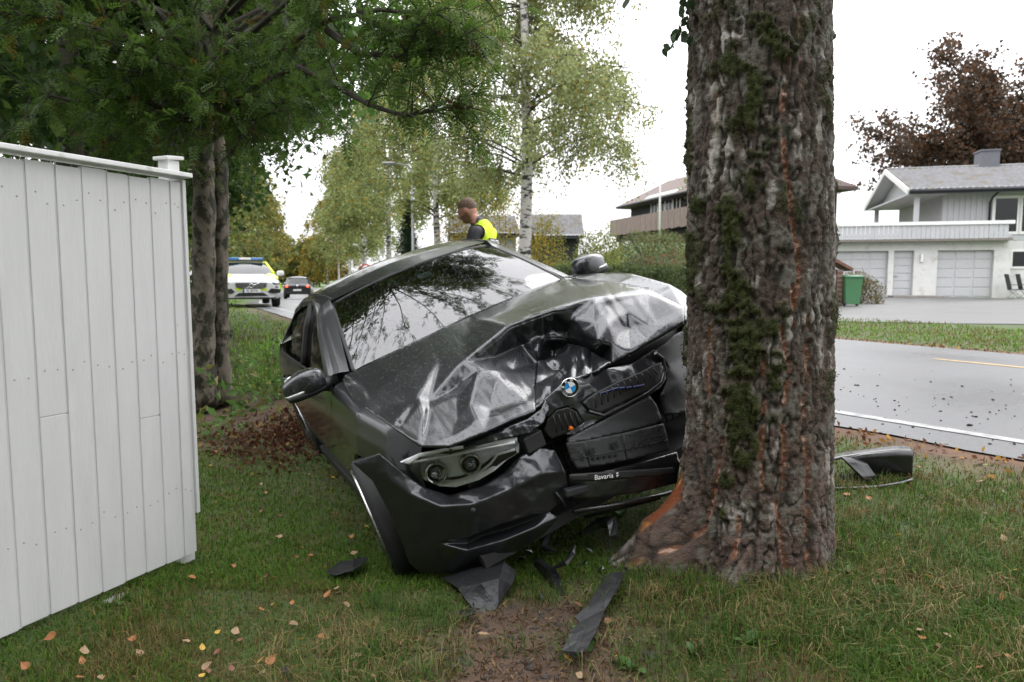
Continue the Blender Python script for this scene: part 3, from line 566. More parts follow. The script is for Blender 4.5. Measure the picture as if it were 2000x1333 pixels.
for sg in (-1, 1):
    for X in (0, -2.81):
        al = MB(); th = np.linspace(0, math.pi, 20); rr = .375
        al.grid(np.stack([np.stack([X + rr * np.cos(th), np.full(20, sg * y), .31 + rr * np.sin(th)], -1) for y in (.84, .55)])); al.build('wheel_arch_liner', M['rubber'], car)
# ---- mirrors
M['indicator'] = pm('indicator_lens', (.75, .75, .74), .2, var=.05, coat=1)
for sg in (-1, 1):
    mc = Vector((-.635, sg * .955, 1.0)); cap = MB(); cap.sell(mc, (.085, .118, .072), .62, 26, 16)
    for i, v in enumerate(cap.v):      # wedge: lower and slimmer outwards, flat towards the cabin
        x, y, z = v; oy = (abs(y) - .955) / .118; z2 = mc.z + (z - mc.z) * (1 - .26 * max(0, oy)) - .012 * max(0, oy); x2 = mc.x + (x - mc.x) * (1 - .25 * max(0, oy)) - .03 * max(0, oy); x2 = max(x2, mc.x - .05); cap.v[i] = (x2, y, z2)
    mo = cap.build('mirror', M['car_paint'], car)
    lo = MB(); lo.sell(mc + Vector((-.006, 0, -.052)), (.082, .112, .026), .6, 22, 8); lo.build('mirror_underside', M['plastic'], mo)
    st = MB(); st.tube([(-.63, sg * .87, .955), (-.66, sg * .82, .945)], [.035, .045], 8); st.build('mirror_stalk', M['plastic'], mo)
    ind = MB(); ind.tube([(mc.x + .074, sg * .93, .973), (mc.x + .066, sg * 1.0, .968), (mc.x + .035, sg * 1.052, .966), (mc.x - .0, sg * 1.07, .967)], [.007, .007, .006, .003], 6); ind.build('indicator_strip', M['indicator'], mo)
    mg = MB(); mg.sell(mc + Vector((-.052, 0, .005)), (.004, .095, .055), .6, 20, 8); mg.build('mirror_glass', M['chrome'], mo)
# ---- wrecked front end
bay = MB(); bay.box((.05, 0, .50), (.86, 1.20, .40)); bay.box((.50, -.1, .42), (.12, 1.0, .42)); bay.build('engine_bay', M['plastic'], car)
rad = MB()
for i in range(26): rad.box((.565, -.5 + i * .04, .5), (.012, .006, .34))
for i in range(9): rad.box((.57, 0, .36 + i * .038), (.006, 1.02, .006))
rad.build('radiator', M['plastic_grey'], car)
def bn(amp, sc, seed): return lambda v: amp * (fbm(xy3(v[:, 0] * sc, v[:, 1] * sc), seed, 3) - .5)
bump = tin('front_bumper', [(688, 904, .03), (742, 887, .0), (790, 926, -.02), (830, 953, -.035), (880, 968, -.05), (942, 950, -.05), (985, 925, -.05), (1015, 893, -.06), (1052, 873, -.07), (1084, 880, -.07), (1104, 922, -.05), (1112, 962, -.05), (1074, 1000, -.03), (1090, 1012, -.03), (1062, 1045, -.04), (1010, 1078, -.05), (950, 1103, -.05), (885, 1122, -.04), (820, 1118, .0), (800, 1100, .02), (766, 1012, .03), (728, 940, .035),
    (800, 965, .035), (860, 990, .03), (930, 985, .02), (1000, 955, .01), (1060, 925, .0), (760, 935, .03), (850, 1060, .02), (930, 1040, .0), (1010, 1010, -.01), (935, 1020, .02), (1040, 985, .0), (830, 1030, .03), (1050, 900, -.03), (1070, 950, -.02), (915, 1060, -.05), (945, 1044, -.08), (990, 1032, -.08), (1040, 1014, -.06), (920, 1046, .015), (985, 1021, .012), (1036, 1004, .0), (912, 1076, .03), (985, 1056, .03), (1048, 1030, .02), (905, 1092, .0), (975, 1080, .0)],
    list(range(22)), M['car_paint_dry'], 'front', car, [(22, 23), (23, 24), (24, 25), (25, 26), (27, 22), (0, 27), (36, 37), (37, 38), (38, 39), (40, 41), (41, 42), (43, 44), (44, 45), (46, 47)], 3, 1, .012, bn(.010, .03, 5))
q = hit([925], [998], [.028], 'front')[0]; ps = MB(); ps.lathe([(.0, .004), (.009, .004), (.011, 0), (.013, -.004)], 16, Matrix.Translation(q) @ Matrix.Rotation(R(90), 4, 'Y')); ps.build('parking_sensor', M['plastic_grey'], bump)
tin('bumper_top_strip', [(840, 884, -.06), (880, 878, -.05), (930, 862, -.05), (985, 838, -.05), (1030, 820, -.05), (1058, 800, -.06), (1066, 782, -.08), (1073, 796, -.06), (1062, 826, -.03), (1036, 846, -.03), (985, 858, -.035), (930, 872, -.04), (880, 888, -.05)], None, M['car_paint'], 'front', car, (), 3, 1, .01, bn(.02, .06, 15))
# headlight: bowl, trims, projectors and clear cover
HL = [(784, 903), (820, 889), (880, 877), (950, 868), (1008, 859), (1014, 868), (1014, 884), (990, 899), (966, 920), (935, 938), (890, 952), (858, 950), (830, 938), (805, 921)]
M['bowl'] = pm('lamp_reflector', (.82, .83, .85), .25, metal=.0, var=.15, vs=30, coat=.5)
head = tin('headlight', [(x, y, -.115 if i < 5 else (-.085 if i < 8 else -.055)) for i, (x, y) in enumerate(HL)], None, M['bowl'], 'front', car, (), 4, 0, .02)
M['drl'] = pm('light_guide', (.92, .93, .94), .25, var=.04, coat=.5)
def ftube(name, pts, h, r, mat, par, n=8, hs=None):
    Q = hit([p[0] for p in pts], [p[1] for p in pts], [h] * len(pts) if hs is None else hs, 'front'); t = MB(); t.tube([tuple(a) for a in Q], r, n); return t.build(name, mat, par)
tin('headlight_shadow_trim', [(862, 935, -.066), (900, 930, -.066), (930, 918, -.066), (960, 895, -.066), (985, 880, -.066), (1006, 876, -.066), (1010, 886, -.066), (985, 900, -.066), (960, 918, -.066), (925, 938, -.066), (885, 948, -.066)], None, M['black_print'], 'front', head, (), 5, 0, .004)
ftube('light_guide', [(806, 904), (850, 895), (900, 886), (950, 876), (1006, 864)], -.05, .006, M['drl'], head); ftube('light_guide', [(862, 946), (905, 936), (935, 925), (958, 906), (972, 888), (1006, 878)], -.045, .006, M['drl'], head)
tin('headlight_rim', [(782, 903, -.04), (820, 886, -.045), (880, 874, -.05), (950, 865, -.055), (1010, 855, -.06), (1010, 861, -.055), (950, 871, -.05), (880, 880, -.045), (822, 893, -.04), (800, 908, -.035)], None, M['drl'], 'front', head, (), 4, 0, .01)
M['proj'] = pm('projector_lens', (.34, .38, .42), .12, metal=.75, var=.5, vs=60, coat=1)
fwdM = Matrix.Rotation(R(90), 4, 'Y')
for x, y, r_ in ((852, 922, .047), (918, 905, .045)):
    c = Vector(hit([x], [y], [-.07], 'front')[0]); MT = Matrix.Translation(c) @ Matrix.Rotation(R(-14), 4, 'Z') @ fwdM
    rg_ = MB(); rg_.lathe([(r_ * .72, -.012), (r_ * .8, .022), (r_ * .98, .026), (r_, .012), (r_ * 1.04, -.01)], 28, MT); pr = rg_.build('projector_ring', M['alloy'], head)
    bk = MB(); bk.lathe([(.0, -.004), (r_ * .8, -.004), (r_ * .8, .004), (.0, .004)], 24, MT); bk.build('projector_well', M['black_print'], pr)
    le = MB(); le.lathe([(r_ * .62, .0), (r_ * .6, .012), (r_ * .48, .026), (r_ * .28, .034), (.0, .037)], 24, MT); le.build('projector_lens', M['proj'], pr)
tin('headlight_cover', [(x, y, -.028) for x, y in HL], None, M['lens'], 'front', head, (), 5, 0, .0)
hb = MB(); c = Vector(hit([1040], [862], [-.08], 'front')[0]); hb.box(c, (.05, .09, .07), bev=.006); hb.build('lamp_bracket', M['plastic_grey'], car)
# grille surround with emblem
gp = tin('grille_panel', [(1062, 782, -.10), (1083, 764, -.10), (1098, 748, -.11), (1121, 738, -.115), (1143, 733, -.115), (1184, 721, -.12), (1235, 711, -.12), (1277, 684, -.12), (1296, 690, -.10), (1303, 715, -.09), (1303, 738, -.08), (1290, 758, -.075), (1262, 776, -.07), (1215, 802, -.065), (1178, 818, -.06), (1150, 834, -.06), (1120, 852, -.07), (1100, 848, -.08), (1140, 826, -.07), (1128, 803, -.07), (1110, 794, -.075), (1088, 800, -.085), (1070, 818, -.10),
    (1110, 760, -.075), (1150, 750, -.085), (1220, 728, -.09)], list(range(23)), M['car_paint_dry'], 'front', car, (), 3, 1, .012, bn(.01, .04, 3))
kid = tin('kidney_grille', [(1139, 786, -.055), (1166, 766, -.06), (1205, 747, -.065), (1250, 728, -.07), (1276, 714, -.075), (1292, 708, -.07), (1294, 728, -.065), (1286, 746, -.06), (1264, 764, -.055), (1210, 790, -.05), (1175, 806, -.048), (1152, 802, -.05)], None, M['black_print'], 'front', car, (), 4, 0, .004)
for i in range(11):
    a = np.array([1150 + i * 12.0, 796 - i * 6.6]); b = np.array([1160 + i * 11.6, 772 - i * 5.2]) ; a = a + np.array([8, 2])
    ftube('grille_slat', [tuple(b), tuple((a + b) / 2 + np.array([4, 1])), tuple(a + np.array([6, 0]))], -.035, .0035, M['plastic'], kid, 5)
ftube('coolant_hose', [(1172, 770), (1200, 760), (1236, 757), (1258, 752)], -.050, .005, M['blue_hose'], kid)
ftube('grille_frame', [(1150, 804), (1178, 812), (1215, 795), (1266, 768), (1292, 748), (1299, 722), (1294, 700), (1280, 690)], -.045, .0075, M['chrome'] if 0 else M['plastic_wet'], kid, 8)
k2 = tin('kidney_grille', [(1070, 820, -.09), (1088, 802, -.08), (1110, 796, -.07), (1127, 805, -.068), (1139, 826, -.066), (1108, 846, -.075), (1078, 858, -.085), (1062, 842, -.09)], None, M['black_print'], 'front', car, (), 4, 0, .004)
for i in range(5): ftube('grille_slat', [(1080 + i * 11, 812 - i * 2), (1086 + i * 11, 832 - i * 2), (1088 + i * 11, 846 - i * 4)], -.062, .0035, M['plastic'], k2, 5)
ftube('clip', [(1112, 836), (1118, 838)], -.055, .009, M['amber'], k2)
# emblem
c = Vector(hit([1113], [757], [-.070], 'front')[0]); EM = Matrix(((0, 0, 1, c.x), (1, 0, 0, c.y), (0, 1, 0, c.z), (0, 0, 0, 1))) @ Matrix.Rotation(R(-12), 4, 'Y') @ Matrix.Rotation(R(6), 4, 'Z')
em = MB(); em.lathe([(.0, -.004), (.0395, -.004), (.041, .003), (.039, .0055), (.0375, .004), (.0, .004)], 40, EM); emo = em.build('emblem', M['black_enamel'], car)
rr = MB(); rr.lathe([(.0375, .004), (.0385, .0065), (.0400, .0055), (.041, .003)], 40, EM); rr.lathe([(.0238, .004), (.0245, .0056), (.0252, .004)], 40, EM); rr.build('emblem_rim', M['chrome'], emo)
for i in range(4):
    th = [math.pi / 2 * (i + j / 10) for j in range(11)]; q = MB(); q.prism([(0, 0)] + [(.0238 * math.cos(t), .0238 * math.sin(t)) for t in th], .0012, EM @ Matrix.Translation((0, 0, .0042))); q.build('emblem_quarter', M['blue_print'] if i % 2 else M['white_enamel'], emo)
for ch_, th in (('B', 148), ('M', 102), ('W', 56)):
    text_part('emblem_letter', ch_, .0145, EM @ Matrix.Rotation(R(th - 90), 4, 'Z') @ Matrix.Translation((0, .0312, .0045)), M['white_enamel'], emo, .0005, bold=.0004)
# panel, plate carrier and lower parts
tin('bumper_reinforcement', [(1108, 858, -.05), (1182, 820, -.05), (1270, 774, -.05), (1282, 790, -.045), (1293, 818, -.04), (1281, 829, -.035), (1182, 854, -.03), (1112, 866, -.03)], None, M['plastic_grey'], 'front', car, (), 5, 0, .01, bn(.004, .05, 2))
pc = tin('plate_carrier', [(1106, 866, -.03), (1143, 861, -.03), (1220, 846, -.03), (1296, 828, -.03), (1303, 850, -.02), (1308, 880, -.015), (1250, 894, -.01), (1189, 907, -.01), (1128, 917, -.01), (1115, 896, -.02)], None, M['plastic_grey'], 'front', car, (), 5, 0, .008)
hs = MB()
def fbox(mb, x, y, h, w_, hh, d=.004):
    c = Vector(hit([x], [y], [h], 'front')[0]); mb.box(c, (d, w_, hh))
rnd = random.Random(4)
for x, y, w_, hh in [(1156, 882, .026, .026), (1201, 871, .028, .028)] + [(1160 + i * 11, 897 - i * 1.8, .013, .013) for i in range(5)] + [(rnd.uniform(1228, 1296), 0, rnd.uniform(.005, .022), rnd.uniform(.004, .007)) for i in range(40)] + [(rnd.uniform(1112, 1140), 0, rnd.uniform(.004, .009), rnd.uniform(.003, .007)) for i in range(16)]:
    if y == 0: y = rnd.uniform(0, 1) * 34 + 866 - (x - 1143) * .22 if x > 1200 else rnd.uniform(868, 900)
    fbox(hs, x, y, -.008 + .0 * x, w_, hh)
tag(hs.build('carrier_holes', M['black_print'], pc), kind='stuff')
for pts in ([(1116, 899), (1190, 884), (1250, 872), (1305, 860)], [(1143, 862), (1152, 912)], [(1218, 848), (1224, 898)]): ftube('carrier_rib', pts, -.012, .0025, M['plastic_grey'], pc, 5)
low = tin('lower_grille_bar', [(1112, 938, -.06), (1170, 922, -.05), (1250, 905, -.05), (1322, 883, -.05), (1328, 905, -.03), (1322, 944, -.03), (1250, 962, -.04), (1150, 975, -.05), (1118, 976, -.06)], None, M['plastic_wet'], 'front', car, (), 5, 1, .012, bn(.015, .02, 9))
tin('plate_lower_rim', [(1112, 927, .01), (1200, 921, .01), (1315, 914, .01), (1318, 926, .012), (1200, 938, .012), (1114, 942, .012)], None, M['black_print'], 'front', low, (), 5, 0, .006)
c = Vector(hit([1183], [931], [.018], 'front')[0]); TM = Matrix(((0, 0, 1, c.x), (1, 0, 0, c.y), (0, 1, 0, c.z), (0, 0, 0, 1))) @ Matrix.Rotation(R(-7), 4, 'Y')
TM = TM @ Matrix.Rotation(R(-18.5), 4, 'Z'); text_part('rim_lettering', 'Bavaria', .030, TM @ Matrix.Translation((-.008, 0, 0)), M['white_print'], low, .0004)
fl = MB()
for yy in (.0065, -.0045): fl.prism([(0, -.0045), (.011, .0045), (0, .0045)], .0006, TM @ Matrix.Translation((.050, yy, 0)))
fl.build('rim_mark', M['white_print'], low)
tin('bumper_left_part', [(1280, 686, -.08), (1318, 655, -.07), (1350, 640, -.07), (1390, 660, -.09), (1390, 800, -.10), (1340, 806, -.075), (1298, 812, -.07), (1290, 776, -.07), (1305, 742, -.075), (1304, 715, -.08), (1330, 745, -.055)], list(range(10)), M['plastic_grey'], 'front', car, (), 5, 1, .012, bn(.02, .02, 23))
q = hit([1295], [772], [-.045], 'front')[0]; ps = MB(); ps.lathe([(.0, .004), (.009, .004), (.0095, .002), (.012, .003), (.0135, -.002)], 16, Matrix.Translation(q) @ Matrix.Rotation(R(90), 4, 'Y')); ps.build('parking_sensor', M['plastic_grey'], car)
tin('fender_left_top', [(1340, 262, .055), (1420, 254, .055), (1560, 245, .065), (1650, 250, .07), (1740, 274, .07), (1830, 300, .065), (1885, 332, .05), (1960, 400, .03), (1970, 470, .0), (1895, 470, .015), (1888, 410, .035), (1735, 326, .045), (1590, 298, .045), (1440, 284, .04)], None, M['car_paint'], 'hood', car, (), 4, 1, .01, None, True)
tin('hood_gap_shade', [(1195, 712, -.16), (1260, 672, -.16), (1345, 625, -.16), (1380, 640, -.16), (1300, 690, -.16), (1235, 716, -.16)], None, M['black_print'], 'front', car, (), 6, 0, .01)  # black sheet standing in for the shade in the gap below the hood edge
# broken pieces hanging below
pc2 = MB(); c = hit([1125], [958], [-.02], 'front')[0]; pc2.box(Vector(c), (.03, .11, .035), Matrix.Rotation(R(-14), 3, 'X'), bev=.008); pc2.build('bumper_bracket', M['plastic_grey'], car)
ftube('broken_clip', [(1085, 962), (1098, 978), (1104, 990)], -.02, .006, M['plastic'], car); ftube('undertray_edge', [(1120, 1000), (1180, 990), (1260, 975), (1310, 962)], -.06, .012, M['plastic_wet'], car)
und = MB(); und.box((.25, 0, .2), (.8, 1.35, .05)); und.box((-1.6, 0, .2), (3.2, 1.5, .06)); und.build('underbody', M['rubber'], car)
# ------------------------------------------------------------------ foliage tools
M['leaf'] = pm('foliage', (.05, .09, .02), .5, var=.1, vs=3, attr=True, trans=.48, spec=.3)
M['bark'] = pm('bark', (.05, .042, .034), .9, var=.45, vs=14, bump=.9, bs=26, col2=(.022, .026, .008), c2s=4.5, c2t=.56, stretch=(1, 1, .35))
M['bark_rowan'] = pm('rowan_bark', (.125, .105, .08), .85, var=.5, vs=11, bump=.9, bs=30, col2=(.018, .019, .007), c2s=8, c2t=.5, c2w=.04, stretch=(1, 1, .7))
M['twig'] = pm('twig', (.04, .032, .026), .85, var=.3)
def birch_mat():
    m, t, b, o = nodes('birch_bark'); K = t.links.new; c = N(t, 'ShaderNodeTexCoord'); mp = N(t, 'ShaderNodeMapping'); mp.inputs['Scale'].default_value = (2.2, 2.2, 6); K(c.outputs['Object'], mp.inputs[0])
    n = N(t, 'ShaderNodeTexNoise', Scale=1.3, Detail=5.0, Roughness=.62); K(mp.outputs[0], n.inputs['Vector']); r = N(t, 'ShaderNodeValToRGB'); e = r.color_ramp.elements
    e[0].position = .43; e[0].color = (.02, .018, .016, 1); e[1].position = .5; e[1].color = (.46, .44, .41, 1); K(n.outputs['Fac'], r.inputs[0]); K(r.outputs[0], b.inputs['Base Color']); b.inputs['Roughness'].default_value = .7
    bp = N(t, 'ShaderNodeBump', Strength=.5, Distance=.02); K(n.outputs['Fac'], bp.inputs['Height']); K(bp.outputs[0], b.inputs['Normal']); return m
M['birch'] = birch_mat()
def unit(v): return v / np.maximum(np.linalg.norm(v, axis=-1, keepdims=True), 1e-9)
def leaves(name, P, size, C, parent, down=.0, asp=.62, rng=RNG, mat=None, lobes=False):
    n = len(P); d = unit(rng.normal(0, 1, (n, 3)) + np.array([0, 0, -down])); a = unit(np.cross(d, unit(rng.normal(0, 1, (n, 3))))); L = (size * rng.uniform(.65, 1.25, n))[:, None]; W = L * asp / 2
    up = np.cross(d, a) * L * .12
    if lobes:
        V = np.stack([P, P + d * L * .28 + a * W * 1.3, P + d * L * .5 + a * W * .45, P + d * L, P + d * L * .5 - a * W * .45, P + d * L * .28 - a * W * 1.3], 1); f = np.array([[0, 1, 2, 3], [0, 3, 4, 5]])
    else: V = np.stack([P, P + d * L * .45 + a * W + up, P + d * L, P + d * L * .45 - a * W + up], 1); f = np.array([[0, 1, 2], [0, 2, 3]])
    m = V.shape[1]; Fc = (f[None] + (np.arange(n) * m)[:, None, None]).reshape(-1, f.shape[1])
    return mesh_np(name, V.reshape(-1, 3), Fc, mat or M['leaf'], parent, False, np.repeat(C, m, 0))
def lcol(n, base, alt, frac, rng, spread=.45):
    c = np.array(base) * rng.uniform(1 - spread, 1 + spread, (n, 1)); k = rng.random(n) < frac; c[k] = np.array(alt) * rng.uniform(.6, 1.3, (k.sum(), 1)); return c
def birch(x, y, H, Rw, nl, size, base, alt, frac, label, seed, group='birches lining the road', h0=.2, tr=.17, lean=(0, 0), name='birch_tree', wood=True, zmin=None):
    rng = np.random.default_rng(seed); z0 = gz1(x, y); t = empty(name, (x, y, z0), 0, label, 'tree', group)
    zz = np.linspace(0, 1, 12); ax = np.stack([lean[0] * zz ** 2 * H + .12 * np.sin(zz * 5 + seed), lean[1] * zz * H + .1 * np.cos(zz * 4 + seed) - .1, zz * H], -1)
    mb = MB(); mb.tube([(a[0], a[1], a[2] - (.15 if i == 0 else 0)) for i, a in enumerate(ax)], list(tr * (1 - zz) ** .8 + .012), 10); mb.build('trunk', M['birch'], t)
    nb = 64; hb = np.sort(rng.uniform(h0, .97, nb)); az = rng.uniform(0, 2 * np.pi, nb); prof = np.interp(hb, [h0, .4, .62, .85, 1], [.75, 1, .85, .5, .15]); Lb = Rw * prof * rng.uniform(.65, 1.12, nb)
    A = np.stack([np.interp(hb, zz, ax[:, k]) for k in range(3)], -1); dirs = np.stack([np.cos(az), np.sin(az), np.zeros(nb)], -1); rise = rng.uniform(.25, .75, nb)
    def bp(i, s): return A[i] + dirs[i] * (Lb[i] * s)[:, None] + np.array([0, 0, 1.]) * ((Lb[i] * rise[i] * (s - .75 * s * s * s)) [:, None])
    if wood:
        bm_ = MB()
        for i in range(nb):
            s = np.linspace(0, 1, 6); bm_.tube([tuple(v) for v in bp(np.full(6, i), s)], list(.008 + .045 * (1 - s) * (1 - hb[i]) + .004), 4, False)
        bm_.build('branches', M['twig'], t)
    ns = nb * 20; si = rng.integers(0, nb, ns); ss = rng.uniform(.22, 1, ns) ** .7; so_ = bp(si, ss) + rng.normal(0, .16, (ns, 3)); sl_ = rng.gamma(2.0, .36, ns) * (H / 13); sway = rng.normal(0, .32, (ns, 2))
    w_ = sl_ / sl_.sum(); k = rng.choice(ns, nl, p=w_); q = rng.random(nl); P = so_[k] + np.column_stack([sway[k] * q[:, None] * sl_[k][:, None], -q * sl_[k]]) + rng.normal(0, .13, (nl, 3))
    P = P[P[:, 2] > (H * .13 if zmin is None else zmin + rng.normal(0, .35, len(P)))]
    leaves('crown', P, size, lcol(len(P), base, alt, frac, rng), t, down=.9, asp=.75, rng=rng); return t
def broadleaf(x, y, H, Rw, zb, nl, size, base, alt, frac, label, seed, name='maple_tree', group=None, tr=.2, clump=.33, n1=22, n2=9, up=(.1, .9), cat='tree', lobes=True, bark=None, sq=1.0, kind=None):
    rng = np.random.default_rng(seed); z0 = gz1(x, y); t = empty(name, (x, y, z0), 0, label, cat, group)
    zz = np.linspace(0, 1, 9); mb = MB(); mb.tube([(.1 * math.sin(3 * a + seed), .1 * math.cos(2 * a + seed) - .1, a * H * .85 - (.15 if a == 0 else 0)) for a in zz], list(tr * (1 - zz) ** .7 + .02), 10); mb.build('trunk', bark or M['bark'], t)
    hb = rng.uniform(zb / H, .8, n1); az = rng.uniform(0, 2 * np.pi, n1); prof = np.interp(hb, [zb / H, .35, .6, .8], [.95, 1, .85, .55]); Lb = Rw * prof * rng.uniform(.7, 1.1, n1); rise = rng.uniform(*up, n1)
    d = np.stack([np.cos(az), np.sin(az) * sq, rise], -1); st = np.stack([0 * hb, 0 * hb, hb * H], -1); bw = MB()
    for i in range(n1): bw.tube([tuple(st[i]), tuple(st[i] + d[i] * Lb[i] * .5 + np.array([0, 0, .1])), tuple(st[i] + d[i] * Lb[i])], [.05 * tr / .2, .03 * tr / .2, .008], 5, False)
    bw.build('branches', bark or M['bark'], t)
    m = n1 * n2; i = np.repeat(np.arange(n1), n2); s = rng.uniform(.25, 1, m); o_ = st[i] + d[i] * (Lb[i] * s)[:, None]; e_ = o_ + unit(rng.normal(0, 1, (m, 3)) + d[i] * .8) * (Lb[i] * .33)[:, None]
    k = rng.integers(0, m, nl); q = rng.random(nl)[:, None]; P = o_[k] * (1 - q) + e_[k] * q + rng.normal(0, clump, (nl, 3)) * np.array([1, 1, .7]); P[:, 2] = np.maximum(P[:, 2], zb * .8 + rng.random(nl) * .2)
    leaves('crown', P, size, lcol(nl, base, alt, frac, rng), t, down=.4, asp=.85, rng=rng, lobes=lobes); return t
def shrub(x, y, r, n, size, base, alt, frac, label, seed, name='shrub', group=None, cat='shrub', z=None, stems=9, rot=0, boxy=False):
    rng = np.random.default_rng(seed); z0 = gz1(x, y) if z is None else z; t = empty(name, (x, y, z0), rot, label, cat, group)
    if boxy:
        P = rng.uniform(-1, 1, (n, 3)); k = rng.integers(0, 3, n); sh_ = rng.random(n) < .75; kk = np.arange(n)[sh_]; P[kk, k[sh_]] = np.sign(P[kk, k[sh_]]) * rng.uniform(.8, 1.04, sh_.sum()); P[:, 2] = (np.abs(P[:, 2]) if 0 else (P[:, 2] + 1) / 2)
        P = P * np.array(r); P = P + (fbm(P * 1.1, seed, 3)[:, None] - .5) * np.array([.5, .7, .5])
    else:
        v = unit(rng.normal(0, 1, (n, 3))); v[:, 2] = np.abs(v[:, 2]) * 1.0 - .08; rad = rng.uniform(.45, 1.0, n) ** .5; lump = .72 + .55 * fbm(v * 2.2 + seed, seed, 3); P = v * (rad * lump)[:, None] * np.array(r)
    sb = MB()
    for i in range(stems):
        a = rng.uniform(0, 6.28); e_ = (r[0] * .6 * math.cos(a) * (1 if not boxy else rng.uniform(-1, 1) * 1.4), r[1] * .6 * math.sin(a), r[2] * .75); b_ = (e_[0] * (.15 if not boxy else .95), e_[1] * .15, -.05); sb.tube([b_, tuple((np.array(b_) + np.array(e_)) / 2 + np.array([0, 0, .05])), e_], [.02, .014, .006], 5, False)
    sb.build('stems', M['twig'], t); leaves('foliage', P, size, lcol(n, base, alt, frac, rng), t, down=.1, asp=.6, rng=rng); return t
# ------------------------------------------------------------------ the thick mossy birch that was hit
TX, TY, TR = 1.045, 3.0, .293
bt = empty('roadside_birch', (TX, TY, .1), 0, 'thick old birch with furrowed mossy bark and an orange gouge at its foot', 'tree')
def taz(px, py):
    d = ray(px, py); o_ = CAM[:2] - np.array([TX, TY]); a = d[:2] @ d[:2]; b = o_ @ d[:2]; c = o_ @ o_ - TR ** 2; D = b * b - a * c
    t_ = (-b - math.sqrt(D)) / a if D > 0 else -b / a; p = CAM + d * t_; return math.atan2(p[1] - TY, p[0] - TX), p[2]
def wrap(a): return (a + np.pi) % (2 * np.pi) - np.pi
na, nz = 320, 400; aa = np.linspace(-np.pi, np.pi, na, endpoint=False) - .35; zc = np.concatenate([np.linspace(-.12, 2.65, nz - 24), np.linspace(2.75, 9.5, 24)]); A_, Z_ = np.meshgrid(aa, zc); A_, Z_ = wrap(A_.ravel()), Z_.ravel()
arc = np.stack([np.cos(A_) * TR, np.sin(A_) * TR, Z_], -1)
rad = TR * np.interp(Z_, [-.2, .3, .9, 1.4, 2.4, 5, 9.5], [1.03, .985, .99, 1.0, .95, .72, .2])
aL = R(178); dl = np.abs(wrap(A_ - aL)); zf = np.maximum(Z_ - .05, -.1)
rad = rad + .24 * np.exp(-(zf - .16) / .16) * np.exp(-(dl / .36) ** 2) * (Z_ < 2) + .05 * np.exp(-(zf) / .17) * (1 + .9 * np.cos(A_ * 6 + .6)) * (Z_ < 2) * (1 - .95 * np.exp(-(wrap(A_ - R(-25)) / .8) ** 2)) + .05 * np.exp(-zf / .14) * np.exp(-(wrap(A_ - R(-125)) / .3) ** 2)
rad = np.where(rad > .5, .5 + (rad - .5) * .35, rad)
wob = fbm(arc * np.array([3, 3, 1.2]), 60, 2) - .5
q = arc * np.array([27, 27, 7.5]) + (fbm(arc * np.array([12, 12, 9]), 61, 3)[:, None] - .5) * 2.6
f1 = np.abs(2 * fbm(q, 62, 2) - 1); f2 = np.abs(2 * fbm(arc * np.array([62, 62, 34]) + 4, 63, 3) - 1); f3 = fbm(arc * 95, 64, 3) - .5
furrow = 1 - smooth(.0, .2, f1); relief = .022 * wob - .013 * furrow - .006 * (1 - smooth(0, .22, f2)) + .009 * f3 + .011 * (fbm(arc * np.array([26, 26, 20]), 66, 3) - .5)
def polymask(poly, width, jit=.012):
    d = np.full(len(A_), 9.); pts = [taz(*p) for p in poly]; wj = (fbm(arc * 28, 68, 3) - .5) * jit
    for (a0, z0), (a1, z1) in zip(pts[:-1], pts[1:]):
        sx = wrap(A_ - a0) * TR + wj; sz = Z_ - z0; ex, ez = wrap(a1 - a0) * TR, z1 - z0; k = np.clip((sx * ex + sz * ez) / (ex * ex + ez * ez + 1e-12), 0, 1); d = np.minimum(d, np.hypot(sx - k * ex, sz - k * ez))
    return 1 - smooth(width * .45, width, d)
cracks = [[(1562, 110), (1548, 240), (1553, 330), (1561, 420), (1572, 520), (1560, 610)], [(1586, 620), (1581, 720), (1568, 830), (1575, 900), (1568, 1010), (1562, 1110)], [(1530, 640), (1546, 720), (1531, 800), (1527, 900), (1524, 960)], [(1492, 690), (1491, 790), (1480, 900), (1484, 970)], [(1405, 860), (1388, 950), (1372, 1030), (1345, 1095)], [(1386, 640), (1379, 780), (1372, 840)], [(1436, 1010), (1428, 1080)], [(1508, 985), (1520, 1110)], [(1556, 560), (1560, 640)], [(1592, 0), (1590, 200)], [(1415, 90), (1410, 260)]]
crack = np.zeros(len(A_))
for c in cracks[:9]: crack = np.maximum(crack, polymask(c, .0125))
for c in cracks[9:]: crack = np.maximum(crack, .45 * polymask(c, .009))
moss = np.zeros(len(A_))
for poly, wd in [([(1445, 580), (1460, 700), (1440, 800), (1445, 880)], .085), ([(1400, 610), (1470, 620), (1500, 640)], .05), ([(1432, 400), (1440, 540)], .05), ([(1370, 400), (1358, 560)], .05), ([(1480, 310), (1480, 360)], .05), ([(1440, 120), (1500, 160), (1470, 240)], .05), ([(1518, 690), (1516, 760)], .026), ([(1412, 930), (1413, 940)], .035), ([(1410, 995), (1412, 1010)], .02), ([(1500, 40), (1560, 100)], .05), ([(1360, 200), (1358, 330)], .03), ([(1345, 640), (1342, 760)], .02), ([(1560, 715), (1562, 725)], .02), ([(1340, 1130), (1345, 1140)], .04)]: moss = np.maximum(moss, polymask(poly, wd, .09))
mn = fbm(arc * 20, 69, 4); moss = np.clip(moss * 1.5 * smooth(.36, .5, mn) + .6 * smooth(.64, .7, fbm(arc * 9 + 3, 70, 4)), 0, 1) * (1 - crack)
gl = taz(1308, 960); gn = (fbm(arc * np.array([14, 14, 6]) + 9, 73, 3) - .5); gouge = smooth(1.0, .55, np.hypot(wrap(A_ - R(-183)) / .27, (Z_ - .36) / .14) + gn * 1.3)
